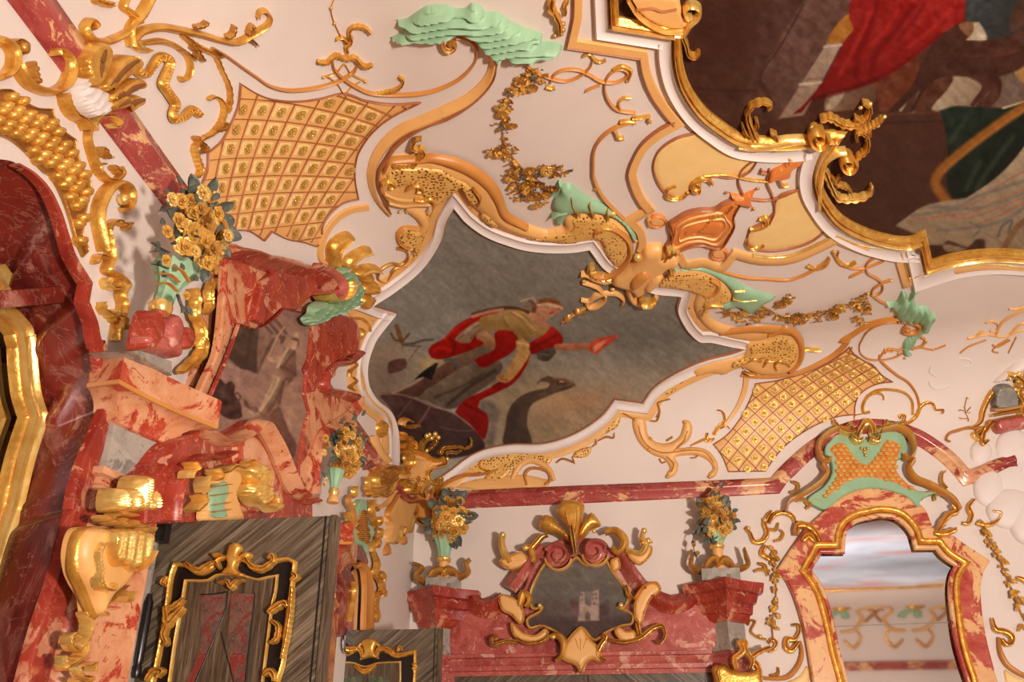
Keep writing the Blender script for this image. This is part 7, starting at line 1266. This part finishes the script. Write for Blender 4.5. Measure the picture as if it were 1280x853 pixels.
def left_ornaments():
    face = np.array([.85, -.5, -.3])
    T = vase('big sea-green basket of gilt flowers on the near pier of the left wall', 200.5, (428, 386, 314), (6, 12, 31), Lw(.36), (246, 288, 44, 62), 11, face, None, (), 'baskets of gilt flowers on the left wall', 26, (224, 318))
    T.parts[0]['mat'] = MPINK
    for p_ in T.parts:
        if p_['name'] == 'base_scroll': p_['mat'] = MRED
    for s in ('790,520 840,520 890,560', '770,570 830,565 880,605', '860,480 900,500 940,560'): T.add('cup_ring', sweep(t(0, 1, s), 1.3, .02, pl=Lw(.57)), GOLD)
    for k, (x, y, s) in enumerate(((204, 290, 9), (211, 250, 10), (222, 252, 11), (208, 298, 6), (203, 326, 8), (250, 242, 12), (219, 276, 11), (247, 262, 9), (268, 268, 10), (281, 295, 9), (226, 310, 12), (262, 312, 11), (255, 330, 10), (240, 315, 9), (228, 370, 6), (262, 338, 7))): T.inst('flower', MESH[('rose', 'daisy', 'rose', 'bud')[k % 4]], px_matrix((x, y), s, Lw(.6), .02, k, (.0, -.4, -.1)))
    for k, (x, y, x2, y2) in enumerate(((212, 243, 200, 236), (206, 262, 198, 262), (205, 275, 198, 280), (200, 308, 188, 302), (200, 312, 186, 314), (206, 318, 192, 318), (202, 330, 188, 330), (206, 340, 198, 350), (265, 248, 274, 242), (226, 232, 222, 222), (236, 232, 240, 222), (270, 288, 280, 282), (228, 330, 222, 342), (246, 345, 240, 352), (218, 300, 210, 308), (228, 382, 222, 398), (232, 384, 236, 398))): T.inst('leaf', MESH['sleaf'], px_matrix((x, y), 13, Lw(.5), 0, 0, (0, -.3, 0), (x2, y2)))
    for s in ('212,316 202,311 190,303', '210,316 200,314 188,315', '210,336 200,332 190,330', '222,368 226,380 233,394', '214,256 206,262 199,264'): T.add('sprig', sweep(q(s), .7, .02, pl=Lw(.5), lift=-.01), SLATE)
    T.done()
    T = vase('sea-green basket of gilt flowers beside the far marble frame, above the open door leaf', 417, (630, 616, 588), (5, 5.5, 11), Lw(.3), (432, 562, 26, 34), 13, face, None, (), 'baskets of gilt flowers on the left wall', 20)
    for k, (x, y, s) in enumerate(((404, 548, 5), (406, 556, 5), (402, 566, 5), (430, 540, 7), (424, 572, 7), (438, 545, 6), (446, 552, 6), (420, 558, 6), (405, 600, 3), (402, 606, 3))): T.inst('flower', MESH[('rose', 'bud', 'daisy')[k % 3]], px_matrix((x, y), s, Lw(.5), .02, k, (0, -.5, -.1)))
    for k, (x, y, x2, y2) in enumerate(((428, 530, 424, 520), (440, 525, 446, 514), (452, 520, 454, 510), (424, 548, 416, 540), (434, 556, 440, 548), (402, 590, 404, 602), (412, 580, 404, 586))): T.inst('leaf', MESH['sleaf'], px_matrix((x, y), 9, Lw(.42), 0, 0, (0, -.3, 0), (x2, y2)))
    T.done()
    T = Thing('stucco_scroll', 'gilt leafy strip on the white wall between the near flower basket and the marble overdoor', 'ornament'); PL = Lw(.06)
    for s, w in ((t(0, 1, '955,590 965,650 960,720 985,770 1000,852'), [3, 6, 6, 6, 5]), (t(0, 1, '1040,560 1030,620 1035,680 1010,720'), [2, 5, 5, 3]), (t(0, 1, '930,800 920,840 940,870'), [2, 3, 3]), (t(0, 1, '1070,540 1060,600'), [3, 3]), (t(0, 2, '990,-10 1000,40 970,90 920,130 880,160'), [6, 8, 8, 7, 4]), (t(0, 2, '940,-20 930,20 900,40'), [3, 4, 3])): S1(T, 'leaf', s, w, .09, GOLD, pl=PL)
    T.done()
    T = Thing('marble_scroll_base', 'broken red marble scroll and grey block carrying the near flower basket', 'ornament')
    T.add('scroll', puff(t(0, 1, '640,852 660,760 690,700 730,720 748,780 735,852 700,900 640,900'), .12, 6, 3, pl=Lw(.28)), MRED); T.add('scroll', puff(t(0, 1, '745,760 790,715 830,760 832,830 800,900 740,900'), .14, 8, 3, pl=Lw(.28)), MPINK); T.add('scroll', puff(t(0, 1, '835,790 870,780 900,800 905,860 880,900 820,900'), .12, 6, 3, pl=Lw(.26)), MRED)
    T.add('block', slab(t(0, 2, '650,50! 700,45! 860,100! 862,175! 720,95!'), Lw(.3), .25, 1), MGREY)
    T.add('block', puff(t(0, 2, '655,-20 720,-30 840,0 850,60 840,90 760,70 660,30'), .1, 6, 3, pl=Lw(.3)), MPINK); T.done()
    # green trellis cartouche of the far looking glass
    T = Thing('stucco_cartouche', 'narrow sea-green cartouche with bronze scales, seen edge-on near the corner of the left wall', 'cartouche'); W = .08
    T.add('ground', slab(Fz('265,565 285,440 300,300 345,220 378,240 388,320 405,420 438,450 425,540 402,640 385,665 350,600 300,585'), Lw(W), .08, 1.2), GREEN); T.add('scales', puff(Fz('288,440 300,370 345,302 366,320 378,420 392,500 386,592 350,560 300,530'), .02, 2, 2.4, pl=Lw(W)), OCHRED)
    sc = []; sp = xy(Fz('288,440 300,370 345,302 366,320 378,420 392,500 386,592 350,560 300,530'))
    for j in range(20):
        for i in range(12):
            c = np.array([444+i*2.6+(j % 2)*1.3, 637+j*2.6]); 
            if inside(c[None], sp)[0]: sc.append(puff([(c[0]+a, c[1]+b, True) for a, b in ((-1, 0), (0, -1.2), (1, 0), (0, 1.3))], .02, 1, 1, pl=Lw(W), lift=.02))
    T.add('scale_bosses', join(*sc), GOLDD)
    for s, w in (('245,565 240,460 262,360 250,300 215,235 235,195 262,205', [3, 4, 4, 3, 3, 2]), ('262,200 258,150 268,118', [1.6, 2, 1.4]), ('415,225 398,300 412,380 440,430 470,400 460,360', [2, 2.4, 2, 2, 1.4]), ('440,450 480,470 470,520 440,540', [2, 3, 3, 2]), ('360,40 372,90 365,140 385,170 370,200', [1.6, 2.4, 2.4, 2]), ('215,390 205,350 195,325', [2, 2.4, 1.6]), ('240,400 215,420 210,460', [2, 3, 2]), ('420,280 440,300 430,260', [1, 2, 1]), ('400,640 410,580 430,550', [1.6, 2, 2]), ('160,560 185,540 170,510', [2, 3, 2])): S1(T, 'gilt_scroll', Fz(s), w, .06, GOLD if w[0] < 3 else OCHRED, pl=Lw(W))
    T.add('boss', knob((400+245/6.4, 590+260/6.4), 3, Lw(W), 1.5), GOLDB); T.done()
    T = Thing('wall_mirror', 'narrow gilt-framed mirror seen almost edge-on beside the far pier', 'mirror')
    T.add('marble_frame', slab(t(1, 3, '410,190 510,165 548,195 566,260 540,265 510,245 478,292 495,350 495,420 470,500 460,560 440,620 390,620 380,552 420,480 440,400 430,350 400,300'), Lw(.1), .1, 1.2), MDARK); T.add('glass', slab(t(1, 3, '480,300 505,275 525,320 535,400 535,560 530,700 450,700 465,520 490,430 495,360'), Lw(.06), .03, .6), MIRROR)
    T.add('gilt_frame', sweep(t(1, 3, '490,275 512,265 535,290 548,350 552,420 548,560 545,700'), [3, 5, 6, 6.4, 6.4, 6.4], .05, BEAD2, pl=Lw(.08)), OCHRED)
    T.add('gilt_line', sweep(t(1, 3, '478,350 482,400 470,470 455,552'), 1, .05, pl=Lw(.1)), GOLD); T.done()
    T = Thing('stucco_garland', 'gilt leaf drop on the left wall, close to the corner behind the open door leaf', 'ornament')
    for s, w in (('580,200 600,260 590,310 615,345 625,400 600,420 590,470 600,520 590,552', [2, 3.4, 4, 4, 4, 4, 4, 3.4, 3]), ('600,300 625,310 630,350', [3, 4, 3]), ('610,390 635,400 630,425', [2, 4, 2]), ('595,440 570,480 580,520', [2, 3, 2]), ('590,180 600,160 590,120', [1.6, 2.4, 1.4]), ('450,60 430,100 445,140 420,170', [2, 3, 3, 2])): S1(T, 'leaf', t(1, 3, s), w, .07, GOLD, pl=Lw(.04))
    T.add('boss', knob((320+620/4, 640+345/4), 2.6, Lw(.05), 2), GOLDB); T.done()
def door_leaves():
    zt = 3.06
    def leaf(label, yy, x0, x1, trace, bands):
        T = Thing('door_leaf', label, 'door', 'open leaves of the left-wall door'); PL = B(YB-yy); th = .07
        T.add('panel', box(x0, x1, yy, yy+th, .01, zt), VDR, smooth=False)
        xm = (x0+x1)/2; b = .035
        T.add('edge_strip', box(x1-b, x1+.004, yy-.012, yy+th+.005, .01, zt+.003), VEN[2], smooth=False); T.add('edge_fillet', box(x1-b-.035, x1-b-.027, yy-.006, yy, .01, zt), BLACK, smooth=False)
        trace(T, PL); T.done()
    def tr1(T, PL):
        out = t(0, 3, '770,852 790,760 820,600 842,460 860,330 882,262! 940,275 1000,310 1060,290 1100,240 1160,230')+t(1, 3, '-70,240 0,275 40,285 80,255 160,240 198,258! 192,310 182,400 168,500 152,620 140,750 110,852')
        inn = t(0, 3, '850,852 880,640 910,480 932,345! 1040,345 1090,320 1160,315 1230,325 1290,340')+t(1, 3, '60,330 108,322! 100,400 82,480 62,640 36,852')
        gnd = out+[(a[0]-3, 1000, True) for a in out[-1:]]+[(185, 1000, True)]
        T.add('black_ground', slab(gnd, (PL[0], PL[1]+.006), .006, .5), BLACK); i2 = inn+[(325, 1000, True), (205, 1000, True)]
        T.add('inner_panel', slab(i2, (PL[0], PL[1]+.012), .012, .5), VEN[2])
        for s in ('1000,425! 1130,405! 1125,480 1070,640 1000,790 940,900 900,1000! 880,1000! 930,852 990,700', '1150,405! 1275,410! 1265,520 1235,640 1222,852 1215,1000! 1180,1000! 1160,852 1140,640 1148,500'): T.add('marble_inlay', slab(t(0, 3, s), (PL[0], PL[1]+.016), .004, .5), MINLAY)
        for s in ('1140,400 1125,500 1060,660 980,852', '1105,600 1130,700 1170,852', '1275,405 1255,600 1230,852', '1000,415 1080,410 1140,400'): T.add('stringing', sweep(t(0, 3, s), .7, .003, pl=(PL[0], PL[1]+.016)), BLACK)
        T.add('outer_moulding', sweep(out, [3, 3.4, 3, 3, 3, 3, 3], .035, pl=(PL[0], PL[1]+.006)), GOLD); T.add('inner_moulding', sweep(inn, 1.8, .025, pl=(PL[0], PL[1]+.012)), GOLDB)
        G = (PL[0], PL[1]+.015)
        T.add('crest', puff(t(0, 3, '1110,310 1140,270 1120,220 1070,235 1060,210 1100,205 1130,225 1150,170 1185,155 1215,180 1200,220 1235,200 1265,215 1250,240 1200,255 1190,290 1230,320 1170,325'), .04, 5, 2, pl=G), GOLD)
        for s, w in (('940,260 970,290 1010,300 1040,280 1090,260 1110,290', [3, 5, 5, 4, 3, 2]), ('1230,230 1270,280 1310,290 1340,280 1380,250', [3, 4, 5, 4, 3]), ('1100,360 1150,355 1165,380 1190,355 1230,345', [1.6, 3, 4, 3, 1.6]), ('850,330 825,360 845,375', [2, 4, 2]), ('840,490 880,480 930,440', [3, 5, 2.4]), ('850,560 830,620 845,660 825,670', [3, 4, 4, 2]), ('930,480 880,530 850,560 840,480', [3, 6, 6, 3]), ('745,852 780,800 820,800 800,830', [3, 5, 5, 2])): S1(T, 'gilt_mount', t(0, 3, s), w, .05, GOLD, pl=G)
        for s, w in (('70,240 90,225 100,260', [2, 4, 2]), ('190,310 210,330 185,350', [2, 4.4, 2]), ('190,380 180,500 160,640 140,740', [2.4, 3, 3, 2]), ('70,510 110,480 150,460 165,480', [3, 5, 5, 3]), ('90,550 120,580 110,640 80,660', [3, 4, 4, 2]), ('50,820 80,800 100,830 100,852', [3, 5, 5, 3])): S1(T, 'gilt_mount', t(1, 3, s), w, .05, GOLD, pl=G)
    def tr2(T, PL):
        out = t(1, 3, '340,960 350,800 358,735 385,700 430,720 490,700 530,660 570,640 610,665 660,705 730,712 795,700! 795,800 780,960'); inn = t(1, 3, '378,960 385,760! 480,755 545,775 610,758 722,752! 722,850 715,960')
        T.add('black_ground', slab(out, (PL[0], PL[1]+.006), .006, .5), BLACK); T.add('inner_panel', slab(inn, (PL[0], PL[1]+.012), .012, .5), VEN[2]); T.add('outer_moulding', sweep(out, 2.2, .03, pl=(PL[0], PL[1]+.006)), GOLD); T.add('inner_moulding', sweep(inn, 1.3, .02, pl=(PL[0], PL[1]+.012)), GOLDB)
        for s in ('430,830! 535,820! 520,960! 430,960!', '560,820! 660,825! 670,960! 560,960!'): T.add('marble_inlay', slab(t(1, 3, s), (PL[0], PL[1]+.015), .003, .5), MGRN)
        G = (PL[0], PL[1]+.015); T.add('crest', puff(t(1, 3, '520,740 540,700 525,650 565,632 605,650 595,695 615,735 570,730'), .04, 4, 2, pl=G), GOLD)
        for s, w in (('380,690 430,710 480,690 520,690 535,730', [2, 4, 4, 4, 2]), ('600,730 615,690 660,690 700,720 780,705', [2, 4, 4, 3, 3]), ('495,770 545,800 600,765', [2, 4, 2]), ('710,700 720,680 735,695', [1.6, 3, 1.6]), ('785,760 800,775 785,790', [2, 3.4, 2]), ('385,680 395,700 380,720', [2, 3, 2])): S1(T, 'gilt_mount', t(1, 3, s), w, .04, GOLD, pl=G)
    a = at_z(180, 656, zt); b = at_z(419, 643, zt); y1 = (a[1]+b[1])/2
    leaf('large open veneered door leaf with gilt mouldings, nearest the camera', y1, XL+.03, b[0], tr1, None)
    c = at_z(552, 786, zt); leaf('smaller-looking open veneered door leaf with gilt crest, behind the large leaf', c[1], XL+.03, c[0], tr2, None)
    T = Thing('hinge_post', 'black iron hinge post on a grey stone jamb, left of the large open door leaf', 'hinge post'); PL = Lw(.12)
    p = S([(160, 750)], Lw(.12))[0][0]
    T.add('jamb', box(XL, XL+.14, y1-.16, y1-.03, 0, 3.06), MGREY, smooth=False, label='grey stone jamb'); hz = [S([(x, y)], Lw(.16))[0][0] for x, y in ((160, 744), (146, 828))]
    T.add('barrel', lathe((XL+.16, y1-.06, hz[1][2]), [(.02, -.06), (.028, -.04), (.028, 0), (.022, .01), (.028, .03), (.028, hz[0][2]-hz[1][2]), (.02, hz[0][2]-hz[1][2]+.02), (.012, hz[0][2]-hz[1][2]+.05)], 14), BLACK); T.add('bracket', box(XL+.08, XL+.2, y1-.09, y1-.02, 2.92, 3.05), BLACK, smooth=False); T.done()
MINLAY = mk_marble('inlay_marble', (104, 76, 68), (76, 54, 48), (128, 40, 36), (96, 52, 46), 7., .49); MGRN = mk_marble('green_inlay_marble', (84, 92, 68), (60, 70, 50), (120, 116, 92), (100, 96, 74), 6., .52)
# ---------------------------------------------------------------- the far cove, met only in the looking glass
def far_cove():
    def on(x, d): y = YR+d; return np.array([x, y, float(ceil_h(np.array([x]), np.array([y]))[0])])-np.array([0, -.02, .02])
    for n, xc in enumerate((6.6, 8.9)):
        T = Thing('stucco_scroll', ('ochre and green stucco scroll on the far cove, left one mirrored in the glass', 'ochre and green stucco scroll on the far cove, right one mirrored in the glass')[n], 'ornament')
        for sg in (-1, 1):
            T.add('stem', tube3(smooth3([on(xc+sg*a, d) for a, d in ((.1, .25), (.55, .3), (.8, .6), (.6, 1.0), (.85, 1.5), (1.15, 1.7))]), [.05, .07, .07, .05, .05, .03]), OCHRE)
            T.add('curl', tube3(smooth3([on(xc+sg*a, d) for a, d in ((.2, .12), (.5, .05), (.75, .15), (.6, .3))]), [.05, .06, .05, .03]), GOLD)
            T.add('tip', tube3(smooth3([on(xc+sg*a, d) for a, d in ((.9, .5), (1.1, .8), (1.05, 1.15), (.9, 1.1))]), [.05, .06, .05, .03]), GOLDD)
        for k in range(7):
            a = math.pi*k/6; p = on(xc+.25*math.cos(a), .7+.3*math.sin(a)); T.add('leaf', ball(p, .15, 8, 6, (1, .8, .5)), GREEN)
        T.add('crest', ball(on(xc, 1.5), .2, 8, 6, (1.6, .7, .5)), GOLD); T.done()
STEPS = [corner_painting, main_painting, trellises, dolphins, masks, thin_scrolls, keystone, frame_ornaments, horns, corner_shell, feather_shell, left_stucco, right_edge, back_wall, wall_mirror, left_piers, niche, left_overdoor, left_ornaments, door_leaves, far_cove]
setting(); camera_light(); lib()
for fn in STEPS: fn()
